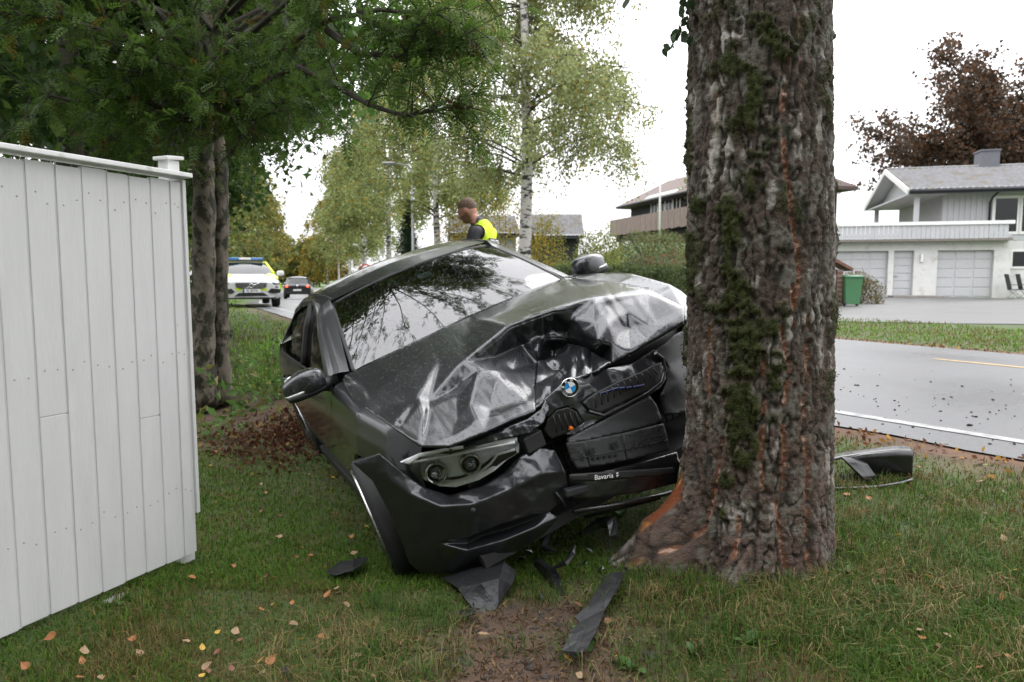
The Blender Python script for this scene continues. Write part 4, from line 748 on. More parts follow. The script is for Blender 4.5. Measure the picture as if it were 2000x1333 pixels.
relief = relief * (1 - .8 * gouge) - .016 * gouge - .012 * crack + moss * (.012 + .018 * np.abs(fbm(arc * 30, 74, 3) - .3))
white = np.maximum(polymask([(1440, 60), (1425, 130), (1410, 160)], .055, .08), np.maximum(.9 * polymask([(1420, 200), (1405, 300), (1395, 360)], .03, .07), .8 * polymask([(1475, 640), (1470, 690)], .02, .06))); white = np.maximum(white, .8 * polymask([(1440, 260), (1430, 340)], .03, .08)) * smooth(.35, .5, fbm(arc * 16 + 2, 75, 4)); white = np.maximum(white, .55 * smooth(.63, .68, fbm(arc * np.array([20, 20, 8]) + 5, 76, 4)))
white = white * (1 - moss) * (1 - furrow)
lich = smooth(.5, .58, .6 * fbm(arc * 13 + 8, 77, 3) + .4 * fbm(arc * 60 + 8, 87, 3)) * (1 - moss)
nv = fbm(arc * 60, 78, 3)[:, None]
tc_ = np.array([.070, .051, .039]) * (.55 + .9 * nv); low_ = smooth(1.3, .2, Z_)[:, None]; tc_ = tc_ * (1 - .5 * low_) + .5 * low_ * np.array([.125, .084, .064]) * (.55 + .9 * nv)
tc_ = tc_ * (1 - .55 * lich[:, None]) + .55 * lich[:, None] * np.array([.165, .165, .14]); tc_ = tc_ * (1 - white[:, None]) + white[:, None] * np.array([.40, .37, .335]) * (.8 + .4 * nv)
tc_ = tc_ * (1 - .8 * furrow[:, None]) + .8 * furrow[:, None] * np.array([.024, .018, .014])
tc_ = tc_ * (1 - moss[:, None]) + moss[:, None] * (np.array([.029, .035, .006]) * (.4 + 1.3 * fbm(arc * 70, 79, 3)[:, None]))
ck = (crack * smooth(.34, .48, fbm(arc * 24 + 1, 80, 3)))[:, None]; tc_ = tc_ * (1 - ck) + ck * (np.array([.18, .078, .042]) + np.array([.26, .21, .17]) * smooth(.55, .66, fbm(arc * 85, 81, 2))[:, None])
gg = gouge[:, None]; tc_ = tc_ * (1 - gg) + gg * (np.array([.20, .06, .02]) + np.array([.38, .19, .05]) * smooth(.5, .65, fbm(arc * np.array([22, 22, 9]), 82, 3))[:, None])
rad = rad + relief
TV = np.stack([np.cos(A_) * rad - .035 * (Z_ - .9), np.sin(A_) * rad, Z_ - .1], -1)
ii = np.arange(na * nz).reshape(nz, na); tq = np.stack([ii[:-1], np.roll(ii[:-1], -1, 1), np.roll(ii[1:], -1, 1), ii[1:]], -1).reshape(-1, 4)
M['hero_bark'] = pm('furrowed_bark', (.1, .1, .1), .85, var=.3, vs=60, attr=True, bump=.75, bs=130, spec=.35)
mesh_np('trunk', TV, tq, M['hero_bark'], bt, True, tc_)
# moss tufts standing off the bark
km = np.where((moss > .55) & (Z_ < 2.6))[0]; km = RNG.choice(km, min(9000, len(km)), replace=False); P = TV[km] + RNG.normal(0, .004, (len(km), 3))
mo = leaves('moss_tufts', P, .011, np.array([.032, .040, .007]) * RNG.uniform(.5, 1.9, (len(km), 1)), bt, asp=.35); tag(mo, kind='stuff')
# crown of the struck birch, above the frame: shades the lawn and mirrors in the glass
rng = np.random.default_rng(5); nb = 40; bw = MB(); P = []
for i in range(nb):
    h = rng.uniform(4.2, 9.3); a = rng.uniform(0, 6.283); l = rng.uniform(2.0, 4.4) * (1 if h < 7 else .6); d = np.array([math.cos(a), math.sin(a), rng.uniform(.2, .7)]); p0 = np.array([0, 0, h - .1]); p1 = p0 + d * l * .5; p2 = p0 + d * l * np.array([1, 1, .6])
    bw.tube([tuple(p0), tuple(p1), tuple(p2)], [.06, .035, .01], 6, False)
    for _ in range(16):
        s = rng.uniform(.3, 1); o_ = p0 * (1 - s) ** 2 + 2 * p1 * s * (1 - s) + p2 * s * s; n_ = 26; q = rng.random(n_); P.append(o_ + np.column_stack([rng.normal(0, .25, n_), rng.normal(0, .25, n_), -q * rng.uniform(.4, 1.6)]))
P = np.concatenate(P); P = P[P[:, 2] > 3.0]; bw.build('branches', M['twig'], bt); leaves('crown', P, .085, lcol(len(P), (.07, .10, .022), (.26, .19, .03), .08, rng), bt, down=.9, asp=.75)
# the drooping twig beside the trunk
tw = MB(); LP = []
for pts in ([(1352, -30), (1338, 20), (1322, 65), (1296, 100)], [(1340, -30), (1335, 30), (1350, 75)], [(1235, -30), (1226, -8), (1222, 8)]):
    Q = [at(x, y, 2.95) - np.array([TX, TY, .1]) for x, y in pts]; tw.tube([tuple(v) for v in Q], [.0022, .0018, .0015, .001][:len(Q)], 5, False)
    for a, b in zip(Q[:-1], Q[1:]): LP += [a + (b - a) * k + rng.normal(0, .012, 3) for k in ((.2, .4, .6, .8, .95) if pts[0][0] > 1300 else (.6,))]
tw.build('hanging_twig', M['twig'], bt); LP = np.array(LP)
def big_leaves(name, P, size, C, parent, rng):
    """toothed heart-shaped leaves hanging on stalks"""
    out_ = np.array([(0, 0), (.30, .12), (.42, .34), (.33, .58), (.16, .80), (0, 1.05), (-.16, .80), (-.33, .58), (-.42, .34), (-.30, .12)]); V = []; Fc = []
    for i, p in enumerate(P):
        d = unit(np.array([rng.normal(0, .4), rng.normal(0, .4), -1])); a = unit(np.cross(d, unit(rng.normal(0, 1, 3)))); L = size * rng.uniform(.75, 1.25); V.append(p + out_[:, :1] * a * L + out_[:, 1:] * d * L + np.abs(out_[:, :1]) * np.cross(d, a) * L * .25); Fc.append(np.arange(10) + 10 * i)
    return mesh_np(name, np.concatenate(V), np.array(Fc), M['leaf'], parent, False, np.repeat(C, 10, 0))
big_leaves('twig_leaves', LP, .04, np.array([.03, .055, .02]) * rng.uniform(.6, 1.3, (len(LP), 1)), bt, rng)
# ------------------------------------------------------------------ twin-stemmed rowan behind the fence
RXY = np.array([-3.30, 7.7]); rz0 = gz1(*RXY); row = empty('rowan_tree', (*RXY, rz0), 0, 'twin-stemmed rowan with dark moss patches beside the white board fence', 'tree')
ro = np.array([*RXY, rz0])
def rp(px, py, d): return at(px, py, d) - ro
for pts, rs in (([(392, 790, 7.7), (394, 700, 7.7), (397, 560, 7.7), (399, 400, 7.7), (396, 250, 7.7), (402, 120, 7.6), (395, -40, 7.5)], [.18, .135, .12, .112, .105, .10, .09]), ([(433, 785, 7.9), (430, 690, 7.9), (428, 560, 7.9), (430, 420, 7.9), (428, 330, 7.9), (415, 230, 7.8), (420, 100, 7.7), (440, -40, 7.5)], [.13, .10, .092, .09, .09, .09, .085, .08])):
    tb = MB(); Q = [Vector(rp(*p)) for p in pts]; QQ = []; RR = []
    for i in range(len(Q) - 1):
        for k in range(6): QQ.append(Q[i].lerp(Q[i + 1], k / 6)); RR.append((rs[i] + (rs[i + 1] - rs[i]) * k / 6) * (1 + .07 * math.sin(i * 5 + k * 2.1)))
    tb.tube(QQ, RR, 16); tb.build('trunk', M['bark_rowan'], row)
limbs = [[(405, 150, 7.5), (390, 200, 7.1), (360, 240, 6.8), (330, 270, 6.6)], [(415, 120, 7.5), (440, 170, 7.0), (470, 210, 6.7), (500, 260, 6.6)], [(400, 60, 7.4), (410, 110, 6.9), (405, 170, 6.6), (420, 220, 6.5)], [(390, 90, 7.4), (340, 60, 6.8), (300, 130, 6.5), (260, 150, 6.4)], [(420, 230, 7.6), (480, 150, 7.2), (560, 90, 6.6), (640, 40, 6.2), (740, 20, 5.8), (860, 30, 5.6), (925, 70, 5.5)], [(425, 260, 7.6), (500, 170, 7), (580, 130, 6.5), (660, 170, 6.1), (720, 205, 5.9), (790, 228, 5.8), (850, 215, 5.7), (892, 207, 5.7)],
    [(400, 200, 7.6), (330, 120, 7), (240, 70, 6.5), (130, 40, 6.2), (40, 30, 6)], [(400, 240, 7.6), (340, 220, 7), (260, 190, 6.6), (150, 200, 6.4), (30, 170, 6.2)], [(430, 120, 7.4), (520, 40, 6.6), (600, -30, 6.2), (700, -60, 6)], [(405, 280, 7.6), (480, 220, 7.2), (560, 200, 6.8), (620, 215, 6.6)],
    [(640, 60, 6.2), (700, 105, 5.9), (780, 110, 5.8), (850, 95, 5.7)], [(410, 60, 7.4), (330, -40, 6.8), (240, -90, 6.4)], [(420, 60, 7.4), (560, -90, 6.5), (760, -110, 6), (900, -60, 5.8)], [(400, 180, 7.6), (350, 160, 7.4), (280, 250, 7.2), (200, 280, 7.0)], [(700, 25, 5.9), (760, 60, 5.8), (830, 75, 5.7), (900, 90, 5.6)]]
rng = np.random.default_rng(9); lw = MB(); OR = []; DR = []
def limb(Q, r0, ntw, tl, nleaf):
    Q = [np.array(q_) for q_ in Q]; m = len(Q); lw.tube([tuple(q_) for q_ in Q], list(np.linspace(r0, .008, m)), 7, False)
    for _ in range(ntw):
        s = rng.uniform(.18, 1) * (m - 1); i = min(int(s), m - 2); p = Q[i] + (Q[i + 1] - Q[i]) * (s - i); ax = unit(Q[i + 1] - Q[i]); d = unit(ax * .6 + rng.normal(0, .55, 3) + np.array([0, 0, .05])); l = tl * rng.uniform(.5, 1.2); e_ = p + d * l; lw.tube([tuple(p), tuple((p + e_) / 2 + np.array([0, 0, .03])), tuple(e_)], [.007, .005, .002], 4, False)
        for k in range(nleaf):
            u_ = rng.uniform(.15, 1); OR.append(p + d * l * u_ + np.array([0, 0, .02])); DR.append(unit(d * .5 + rng.normal(0, .6, 3) + np.array([0, 0, -.25])))
for L_ in limbs: limb([rp(*p) for p in L_], .035, 34, .5, 10)
for i in range(30):   # upper crown
    a = rng.uniform(0, 6.283); h = rng.uniform(3.6, 6.5); l = rng.uniform(1.8, 3.4); d = np.array([math.cos(a) * l, math.sin(a) * l, rng.uniform(.5, 1.8)]); p0 = np.array([0, 0, h]); limb([p0, p0 + d * .5 + np.array([0, 0, .2]), p0 + d], .03, 13, .6, 8)
for i in range(7):   # long boughs reaching over the wreck
    a = rng.uniform(-.9, .15); h = rng.uniform(4.6, 6.4); l = rng.uniform(2.6, 4.2); d = np.array([math.cos(a) * l, math.sin(a) * l, rng.uniform(.4, 1.3)]); p0 = np.array([0, 0, h]); limb([p0, p0 + d * .5 + np.array([0, 0, .25]), p0 + d], .028, 34, .6, 10)
lw.build('branches', M['twig'], row)
OR, DR = np.array(OR), np.array(DR); n = len(OR); sd = unit(np.cross(DR, np.array([0, 0, 1.]) + rng.normal(0, .35, (n, 3)))); nm = np.cross(DR, sd); Lf = rng.uniform(.13, .2, n)[:, None]; cl = lcol(n, (.078, .138, .024), (.16, .11, .02), .035, rng, .4); VV = []; CC = []
for k in range(6):
    for sg in ((-1, 1) if k < 5 else (0,)):
        b_ = OR + DR * Lf * (.25 + .14 * k) - np.array([0, 0, 1.]) * Lf * .03 * k * k * .2; dd_ = unit(DR * (.55 if sg else 1) + sd * sg * .85 - nm * 0) * Lf * (.30 - .012 * k); wv = np.cross(dd_, nm + sd * .2 * sg) * .17; VV.append(np.stack([b_, b_ + dd_ * .5 + wv, b_ + dd_, b_ + dd_ * .5 - wv], 1)); CC.append(cl)
VV = np.concatenate(VV); CC = np.repeat(np.concatenate(CC), 4, 0); mesh_np('crown', VV.reshape(-1, 3), np.arange(len(VV) * 4).reshape(-1, 4), M['leaf'], row, False, CC)
rb = at(890, 207, 5.7) - ro; leaves('red_leaves', rb + rng.normal(0, .03, (26, 3)), .06, np.array([.16, .02, .012]) * rng.uniform(.6, 1.4, (26, 1)), row, asp=.4)
# ------------------------------------------------------------------ trees and shrubs
DG, DA = (.042, .085, .020), (.10, .15, .03)
for i, (x, y, H, Rw, zb, nl, lab) in enumerate([(-6.2, 10.2, 10, 3.3, 1.5, 42000, 'dense dark maple rising directly behind the fence boards'), (-10.2, 12.5, 11, 3.8, 1.2, 36000, 'dense dark maple furthest from the rowan behind the fence'), (-5.55, 13.2, 9, 3.1, 2.3, 28000, 'brighter green maple overhanging the verge behind the rowan'), (-8.6, 17, 12, 3.6, 1.5, 16000, 'tall dark tree between the maples and the police car')]):
    broadleaf(x, y, H, Rw, zb, nl, .15, DG if i != 2 else (.09, .185, .034), DA if i != 2 else (.1, .15, .03), .2, lab, 100 + i, group='trees behind the fence', lobes=(i == 2))
for i, (x, y, r_, lab) in enumerate([(-6.3, 9.6, (1.3, .8, 2.3), 'dark leafy bush filling the gap behind the fence post'), (-6.0, 12.0, (1.2, .9, 1.7), 'leafy green bush behind the rowan stems'), (-11, 9.5, (1.8, 1.2, 2.5), 'dark leafy bush behind the fence boards')]):
    shrub(x, y, r_, 5200, .12, DG if i != 1 else (.06, .1, .025), DA, .25, lab, 140 + i, name='bush', group='bushes behind the fence', cat='bush')
for i, (x, y, H, Rw) in enumerate([(-3.8, -5.5, 10, 3.8), (3.2, -7.5, 10, 3.8), (-8, -1.5, 9, 3.4), (-.5, -9.5, 12, 4.2), (-8.5, -8, 11, 4.2), (8.5, -8.5, 11, 4.0)]):  # unseen trees added to shade the fence and darken the bumper's reflections
    broadleaf(x, y, H, Rw, 1.0, 6500, .26, DG, DA, .2, ['added unseen shade tree on the lawn behind the camera', 'added unseen shade tree by the road behind the camera', 'added unseen shade tree on the lawn beyond the fence end', 'tall unseen shade tree added far behind the camera', 'added unseen shade tree in the back corner of the lawn', 'added unseen shade tree across the road behind the camera'][i], 160 + i, name='garden_tree', group='shade trees added out of view', lobes=False)
BG, BA = (.27, .305, .13), (.34, .25, .04)
birch(.33, 22.0, 14.5, 4.2, 74000, .1, BG, BA, .08, 'tall weeping birch with pale yellow-green leaves standing nearest the hedge', 201, tr=.2, h0=.27, zmin=3.7)
def on_verge(u, px):
    s = np.arange(5, 120, .25); x, y = road_xy(u, s); p = CXP + F_PX * x / y; k = np.argmin(abs(p - px)); return x[k], y[k]
for i, (px, lab) in enumerate([(858, 'birch with white trunk beside the gabled house'), (765, 'white-trunked birch beside the small spruce'), (715, 'white-trunked birch rising behind the round road sign'), (684, 'birch whose trunk closes the row past the road sign'), (662, 'distant birch at the far end of the row')]):
    x, y = on_verge(8.2 if i else 8.6, px); birch(x, y, 14 + (i % 2) * 1.5, 4.6, [40000, 31000, 24000, 17000, 12000][i], .145 + .02 * i, (.235, .275, .10) if i < 3 else (.20, .225, .07), BA, .10, lab, 210 + i, tr=.17, h0=.26, zmin=[3.9, 3.9, 3.6, 3.2, 2.8][i])
birch(-28.0, 110, 14, 5, 15000, .30, (.17, .155, .028), (.36, .24, .03), .35, 'yellowing birch where the road bends out of view', 230, tr=.16, h0=.1)
for i, (u, s, H) in enumerate([(-2.8, 31, 11), (-3.2, 42, 13), (-2.4, 58, 13), (-2.4, 80, 14), (-2.4, 105, 15)]):
    x, y = road_xy(u, s); birch(float(x), float(y), H, 4.2, 16000, .18 + .04 * i, (.14, .18, .05) if i < 2 else (.19, .20, .06), (.36, .26, .05), .05 + .05 * i, ['green birch directly behind the police car', 'green birch behind the first one past the police car', 'yellowing birch across the road from the black car', 'yellow birch at the bend beyond the black car', 'faraway birch last in its row'][i], 240 + i, group='birches on the police car side', tr=.17, h0=.08)
broadleaf(31.0, 47, 14.0, 7.4, 3.6, 46000, .25, (.062, .043, .028), (.13, .062, .03), .3, 'copper beech with dark reddish leaves towering behind the grey house', 260, name='copper_beech', tr=.4, clump=.30, n1=60, n2=12, up=(.1, 1.0), lobes=False)
broadleaf(14.3, 52, 6.2, 1.8, 1.0, 2500, .2, (.16, .19, .08), (.2, .2, .08), .3, 'small pale tree seen past the grey house balcony', 262, name='garden_tree', tr=.1, lobes=False)
# spruce
rng = np.random.default_rng(30); x, y = at(797, 500, 36)[:2]; sp = empty('spruce_tree', (x, y, gz1(x, y)), 0, 'small dark conical spruce beside the lamp post', 'tree'); H = 4.7; tb = MB(); tb.tube([(0, 0, -.1), (0, 0, H * .95)], [.09, .01], 8); tb.build('trunk', M['bark'], sp); n = 9000; h = rng.random(n) ** 1.25; a = rng.uniform(0, 6.283, n); rr = (1 - h) * 1.25 * np.sqrt(rng.random(n)) * (.75 + .35 * np.sin(a * 7 + h * 50)); P = np.stack([rr * np.cos(a), rr * np.sin(a), h * H + .2 - rr * .28], -1)
leaves('crown', P, .17, lcol(n, (.030, .060, .030), (.05, .085, .035), .3, rng), sp, down=.3, asp=.3)
# hedge and garden shrubs on the far side
for i, (s0, s1) in enumerate([(9.2, 12.4), (12.5, 16.2), (16.3, 20)]):
    x, y = road_xy(9.6, (s0 + s1) / 2); shrub(float(x), float(y), ((s1 - s0) / 2, .6, 1.25), 11000, .085, (.060, .088, .030), (.12, .14, .04), .2, ['clipped green hedge section closest to the mossy trunk', 'middle section of the clipped green hedge', 'clipped green hedge section beside the weeping birch'][i], 300 + i, name='hedge', cat='hedge', group='clipped hedge across the road', rot=math.radians(90 + 35), boxy=True, stems=14)
for i, (px, d, r_, c, c2, nm, lab) in enumerate([(1125, 36, (2.2, 1.3, 1.6), (.10, .15, .045), (.18, .19, .05), 'shrub', 'low green shrub on the slope left of the tall yellow-green one'), (1200, 37, (2.4, 1.4, 1.9), (.11, .16, .05), (.2, .2, .06), 'shrub', 'wide light green shrub on the slope below the dark house balcony'), (1262, 38, (2.2, 1.5, 1.7), (.10, .14, .055), (.2, .15, .06), 'shrub', 'light green shrub at the flagpole foot'), (1325, 37, (2.4, 1.5, 1.8), (.095, .135, .05), (.2, .14, .05), 'shrub', 'green shrub below the dark house windows'), (1375, 34, (2.0, 1.5, 1.8), (.095, .135, .05), (.2, .14, .05), 'shrub', 'green shrub on the slope behind the mossy trunk'),
        (1165, 27, (1.3, 1.0, 3.3), (.17, .21, .05), (.26, .24, .05), 'shrub', 'tall light yellow-green shrub above the hedge'), (1110, 27, (1.1, .9, 1.8), (.13, .17, .05), (.2, .2, .05), 'shrub', 'rounded green shrub between the weeping birch and the yellow-green shrub'), (1235, 30, (1.5, 1.1, 2.0), (.09, .125, .06), (.2, .1, .05), 'rhododendron', 'grey-green rhododendron left of the flagpole foot'), (1300, 30, (1.5, 1.2, 1.9), (.085, .12, .06), (.22, .10, .05), 'rhododendron', 'rhododendron with rusty seed heads right of the flagpole foot'), (1362, 29, (1.4, 1.2, 1.9), (.09, .12, .05), (.2, .12, .05), 'rhododendron', 'grey-green rhododendron half hidden by the mossy trunk'),
        (985, 29, (2.0, 1.2, 5.3), (.25, .22, .035), (.34, .22, .03), 'shrub', 'yellow autumn shrub behind the officer'), (900, 31, (1.3, 1.0, 4.6), (.22, .19, .04), (.34, .22, .03), 'shrub', 'yellow shrub at the gabled house wall'), (1066, 33, (1.2, 1, 4.6), (.18, .18, .04), (.34, .24, .03), 'shrub', 'yellowing shrub before the tiled roof')]):
    x = (px - 1000) / F_PX * d; shrub(x, d, r_, 4200, .10, c, c2, .3, lab, 320 + i, name=nm, group='garden shrubs across the road')
shrub(at(1676, 575, 26.5)[0], 26.5, (.95, .8, 1.35), 4200, .07, (.085, .1, .035), (.22, .1, .04), .25, 'rounded shrub behind the green wheelie bin', 350, group='driveway shrubs')
# low plants at the foot of the rowan and along the ditch
rng = np.random.default_rng(44); P = []; Ck = []
for i in range(300):
    x, y = rng.normal(-2.7, .9), rng.normal(8.2, 1.3); 
    if y < 6.3: continue
    z = gz1(x, y) if i % 3 == 0 else z; k = rng.integers(3, 7); P.append(np.column_stack([x + rng.normal(0, .05, k), y + rng.normal(0, .05, k), z + rng.uniform(.0, .1, k)]))
P = np.concatenate(P); o = leaves('ground_cover_plants', P, .11, lcol(len(P), (.09, .17, .04), (.2, .2, .06), .2, rng), None, asp=.5); tag(o, 'low leafy weeds spreading over the ditch by the rowan foot', 'weeds', kind='stuff')
n = 3200; x, y = rng.normal(-1.8, .5, n), rng.normal(6.5, .5, n); P = np.column_stack([x, y, gz(x, y) + rng.uniform(.0, .025, n)]); o = leaves('leaf_litter', P, .055, lcol(n, (.10, .042, .024), (.3, .19, .07), .12, rng), None, asp=.6); tag(o, 'brown fallen leaf litter covering the ditch beside the car', 'leaf litter', kind='stuff')
n = 3600; s_ = rng.uniform(-9, 12, n); u_ = np.where(rng.random(n) < .5, -np.abs(rng.normal(.18, .22, n)), ROADW + np.abs(rng.normal(.12, .2, n))); x, y = road_xy(u_, s_); P = np.column_stack([x, y, gz(x, y) + rng.uniform(.0, .02, n)]); o = leaves('kerbside_leaf_litter', P, .05, lcol(n, (.14, .06, .028), (.42, .24, .07), .3, rng), None, asp=.6); tag(o, 'rust-brown leaf litter along both road edges', 'leaf litter', kind='stuff')

for i, x in enumerate((-4.6, -1.4, 1.8)): shrub(x, -3.6, (1.55, .6, 2.1), 7000, .11, DG, DA, .2, ['unseen hedge section added behind the camera near the fence', 'unseen middle hedge section added behind the camera', 'unseen hedge section added behind the camera near the road'][i], 500 + i, name='hedge', cat='hedge', group='hedge added out of view to darken reflections', boxy=True, stems=8)  # out-of-view hedge added so the car front mirrors something dark
# ------------------------------------------------------------------ white board fence
M['white_board'] = pm('white_painted_wood', (.57, .57, .565), .5, var=.05, vs=5, bump=.12, bs=30, stretch=(3, 3, .5), col2=(.38, .37, .33), c2s=16, c2t=.73, c2w=.03)
M['white_trim'] = pm('white_trim', (.66, .66, .65), .5, var=.07, vs=5, bump=.2, bs=30, col2=(.4, .4, .37), c2s=12, c2t=.66)
M['dark_wood'] = pm('weathered_dark_wood', (.05, .045, .04), .8, var=.3, bump=.4)
f0 = at_z(380, 1078, .05); f1_ = at_z(0, 1243, .05); fd_ = f1_ - f0; fl_ = np.hypot(fd_[0], fd_[1]); fd_ = fd_ / fl_; fn = np.array([fd_[1], -fd_[0], 0]); fn = fn if fn @ (CAM - f0) > 0 else -fn
def fence_hit(px, py):
    d = ray(px, py); t_ = ((f0 - CAM) @ fn) / (d @ fn); p = CAM + d * t_; return (p - f0) @ fd_, p[2]
fence = empty('board_fence', f0 * np.array([1, 1, 0]), math.atan2(fd_[1], fd_[0]), 'tall white vertical board fence with a cap rail, ending by the rowan', 'fence')
sgn = 1 if np.array([-math.sin(math.atan2(fd_[1], fd_[0])), math.cos(math.atan2(fd_[1], fd_[0]))]) @ fn[:2] > 0 else -1   # local +y (times sgn) faces the lawn
seams = [fence_hit(x, y)[0] for x, y in [(352.5, 352), (328, 349), (289.6, 345), (247.5, 339), (204, 333), (154.5, 327), (103, 321), (43.6, 315)]]; ws_ = seams[-1] - seams[-2]
seams += [seams[-1] + ws_ * k for k in range(1, 9)]; zt_ = fence_hit(200, 334)[1]; zb_ = .05
edges = [seams[0] - .085 if 0 else -.0] + seams[0:]; edges = [0.0] + [s for s in seams if s > .03]
rnd = random.Random(3)
for i in range(len(edges) - 1):
    a, b = edges[i], edges[i + 1]; tz = zt_ + rnd.uniform(-.006, .006); bz = zb_ + rnd.uniform(-.004, .004); y_ = sgn * rnd.uniform(-.0015, .0015)
    segs = [(bz, tz)] if i not in (2, 6) else [(bz, bz + .62 + .02 * i), (bz + .6206 + .02 * i, tz)]
    for z0, z1 in segs:
        bd = MB(); bd.box(((a + b) / 2 + .004, y_, (z0 + z1) / 2), (b - a - .010, .022, z1 - z0), bev=.003); bd.box((a + .004, y_ - sgn * .001, (z0 + z1) / 2), (.022, .014, z1 - z0 - .004)); bd.build('board', M['white_board'], fence)
nm_ = MB(); nm_.lathe([(.0, .0016), (.003, .0014), (.0036, 0)], 8, Matrix.Rotation(R(-90) * sgn, 4, 'X')); nme = None; M['nail'] = pm('rusty_nail', (.40, .385, .36), .7, var=.2)
for i in range(min(10, len(edges) - 1)):
    for z_ in (.35, .95, zt_ - .12):
        for q_ in (.3, .75):
            if nme is None: no = nm_.build('nail', M['nail'], fence); nme = no.data
            else: no = bpy.data.objects.new('nail', nme); COL.objects.link(no); no.parent = fence
            no.location = (edges[i] + (edges[i + 1] - edges[i]) * q_ + rnd.uniform(-.006, .006), sgn * .0122, z_ + rnd.uniform(-.03, .03))
cp_ = MB(); e_ = edges[-1]; zcap = fence_hit(180, 322)[1]
cp_.box((e_ / 2 - .012, sgn * .008, zcap + .008), (e_ + .03, .085, .020), Matrix.Rotation(R(4 * sgn), 3, 'X'), bev=.004); cp_.build('cap_rail', M['white_trim'], fence)
rl = MB(); rl.box((e_ / 2, -sgn * .055, zt_ - .12), (e_, .036, .10), bev=.003); rl.build('upper_rail', M['white_trim'], fence); rl = MB(); rl.box((e_ / 2, -sgn * .055, .35), (e_, .036, .10), bev=.003); rl.build('lower_rail', M['white_trim'], fence)
po = MB(); po.box((-.012, -sgn * .075, zt_ / 2 + .045), (.062, .062, zt_ + .11), bev=.005); pst = po.build('post', M['white_trim'], fence); pk = MB(); pk.box((-.012, -sgn * .075, zt_ + .108), (.09, .09, .016), Matrix.Rotation(R(5), 3, 'Y'), bev=.004); pk.build('post_cap', M['white_trim'], pst)
for k in (1, 2): p2_ = MB(); p2_.box((.9 * k, -sgn * .11, zt_ / 2), (.09, .09, zt_ + .02), bev=.005); p2_.build('post', M['white_trim'], fence)
ebd = MB(); ebd.box((-.013, -sgn * .012, (zt_ + .24) / 2 + .0), (.018, .058, zt_ - .22), Matrix.Rotation(R(.4), 3, 'Y'), bev=.003); ebd.build('edge_board', M['white_board'], fence)
stn = MB(); stn.sell((.42, sgn * .02, -.02), (.10, .05, .035), .8, 12, 8); o = stn.build('foundation_stone', pm('pale_stone', (.27, .27, .255), .9, var=.3, bump=.6), None); o.location = fence.location; o.rotation_euler = fence.rotation_euler; tag(o, 'pale stone lying in the grass under the fence boards', 'stone')
# ------------------------------------------------------------------ houses
class Facade:
    """a local frame standing on the terrain: x along the facade, y into the house, z up"""
    def __init__(s, name, A, e1, label):
        e1 = np.array([*e1, 0.]); s.e1 = e1 / np.linalg.norm(e1); s.n = np.array([-s.e1[1], s.e1[0], 0]); s.A = np.array([*A, 0.]); s.o = empty(name, s.A, math.atan2(s.e1[1], s.e1[0]), label, 'house')
    def uz(s, px, py, y=0):
        d = ray(px, py); o_ = s.A + s.n * y; t_ = ((o_ - CAM) @ s.n) / (d @ s.n); p = CAM + d * t_; return (p - s.A) @ s.e1, p[2]
    def box(s, name, x0, x1, y0, y1, z0, z1, mat, parent=None, bev=0):
        b = MB(); b.box(((x0 + x1) / 2, (y0 + y1) / 2, (z0 + z1) / 2), (abs(x1 - x0), abs(y1 - y0), abs(z1 - z0)), bev=bev); return b.build(name, mat, parent or s.o)
M['siding'] = pm('pale_grey_siding', (.43, .435, .45), .6, var=.07, vs=3, bump=.15); M['siding_d'] = pm('pale_grey_door', (.46, .465, .475), .55, var=.05); M['render'] = pm('white_render', (.60, .60, .58), .9, var=.08, vs=2, bump=.3, bs=40, col2=(.42, .39, .34), c2s=2.5, c2t=.62, c2w=.08)
M['white_paint'] = pm('white_paint', (.72, .72, .71), .45, var=.04); M['dark_glass'] = glassm('window_glass', (.25, .27, .28), 1.5); M['tile'] = pm('grey_roof_tile', (.20, .20, .205), .65, var=.3, vs=5, col2=(.16, .13, .09), c2s=1.6, c2t=.6, bump=.3); M['gutter'] = pm('dark_gutter', (.025, .027, .032), .5, var=.15); M['chim'] = pm('grey_chimney', (.11, .115, .13), .6, var=.15); M['room'] = pm('room_interior', (.05, .05, .048), .9, var=.3); M['concrete'] = pm('concrete', (.2, .18, .16), .9, var=.25, bump=.4)
def tiles(name, p00, p10, p01, mat, parent, du=.26, dv=.34, amp=.035, step=.03):
    """interlocking tiles: rolls across, a step at each course; p00 eave start, p10 eave end, p01 ridge start"""
    p00, p10, p01 = [np.array(p, float) for p in (p00, p10, p01)]; eu = p10 - p00; ev = p01 - p00; lu, lv = np.linalg.norm(eu), np.linalg.norm(ev); nu = max(8, int(lu / du) * 6); cv = int(lv / dv); nrm = unit(np.cross(eu, ev)); nrm = nrm if nrm[2] > 0 else -nrm
    u = np.linspace(0, 1, nu + 1); vs = np.concatenate([[k / cv + .001 / cv, (k + 1) / cv - .001 / cv] for k in range(cv)]); hgt = np.tile([step, 0.], cv); Ug, Vg = np.meshgrid(u, vs); Hh = hgt[:, None] + amp * np.abs(np.sin(Ug * lu / du * math.pi)) ** .7
    P = p00 + Ug[..., None] * eu + Vg[..., None] * ev + Hh[..., None] * nrm; m = MB(); m.grid(P, True); o = m.build(name, mat, parent, clean=False); tag(o, kind='stuff'); return o
H1 = Facade('grey_house', (16.34, 35.2), (1, -.26), 'pale grey house with tiled roof above a white garage level across the road'); hb = H1.o
g0 = .36; U1 = lambda px, py=530, y=0: H1.uz(px, py, y)[0]; Z1 = lambda px, py, y=0: H1.uz(px, py, y)[1]
ua, ub = U1(1596), U1(1973); zs = Z1(1830, 472)
ztop1, ztop2 = Z1(1690, 497), Z1(1885, 489)
wall = MB()
def wb_(x0, x1, z0, z1): wall.box(((x0 + x1) / 2, .2, (z0 + z1) / 2), (x1 - x0, .4, z1 - z0))
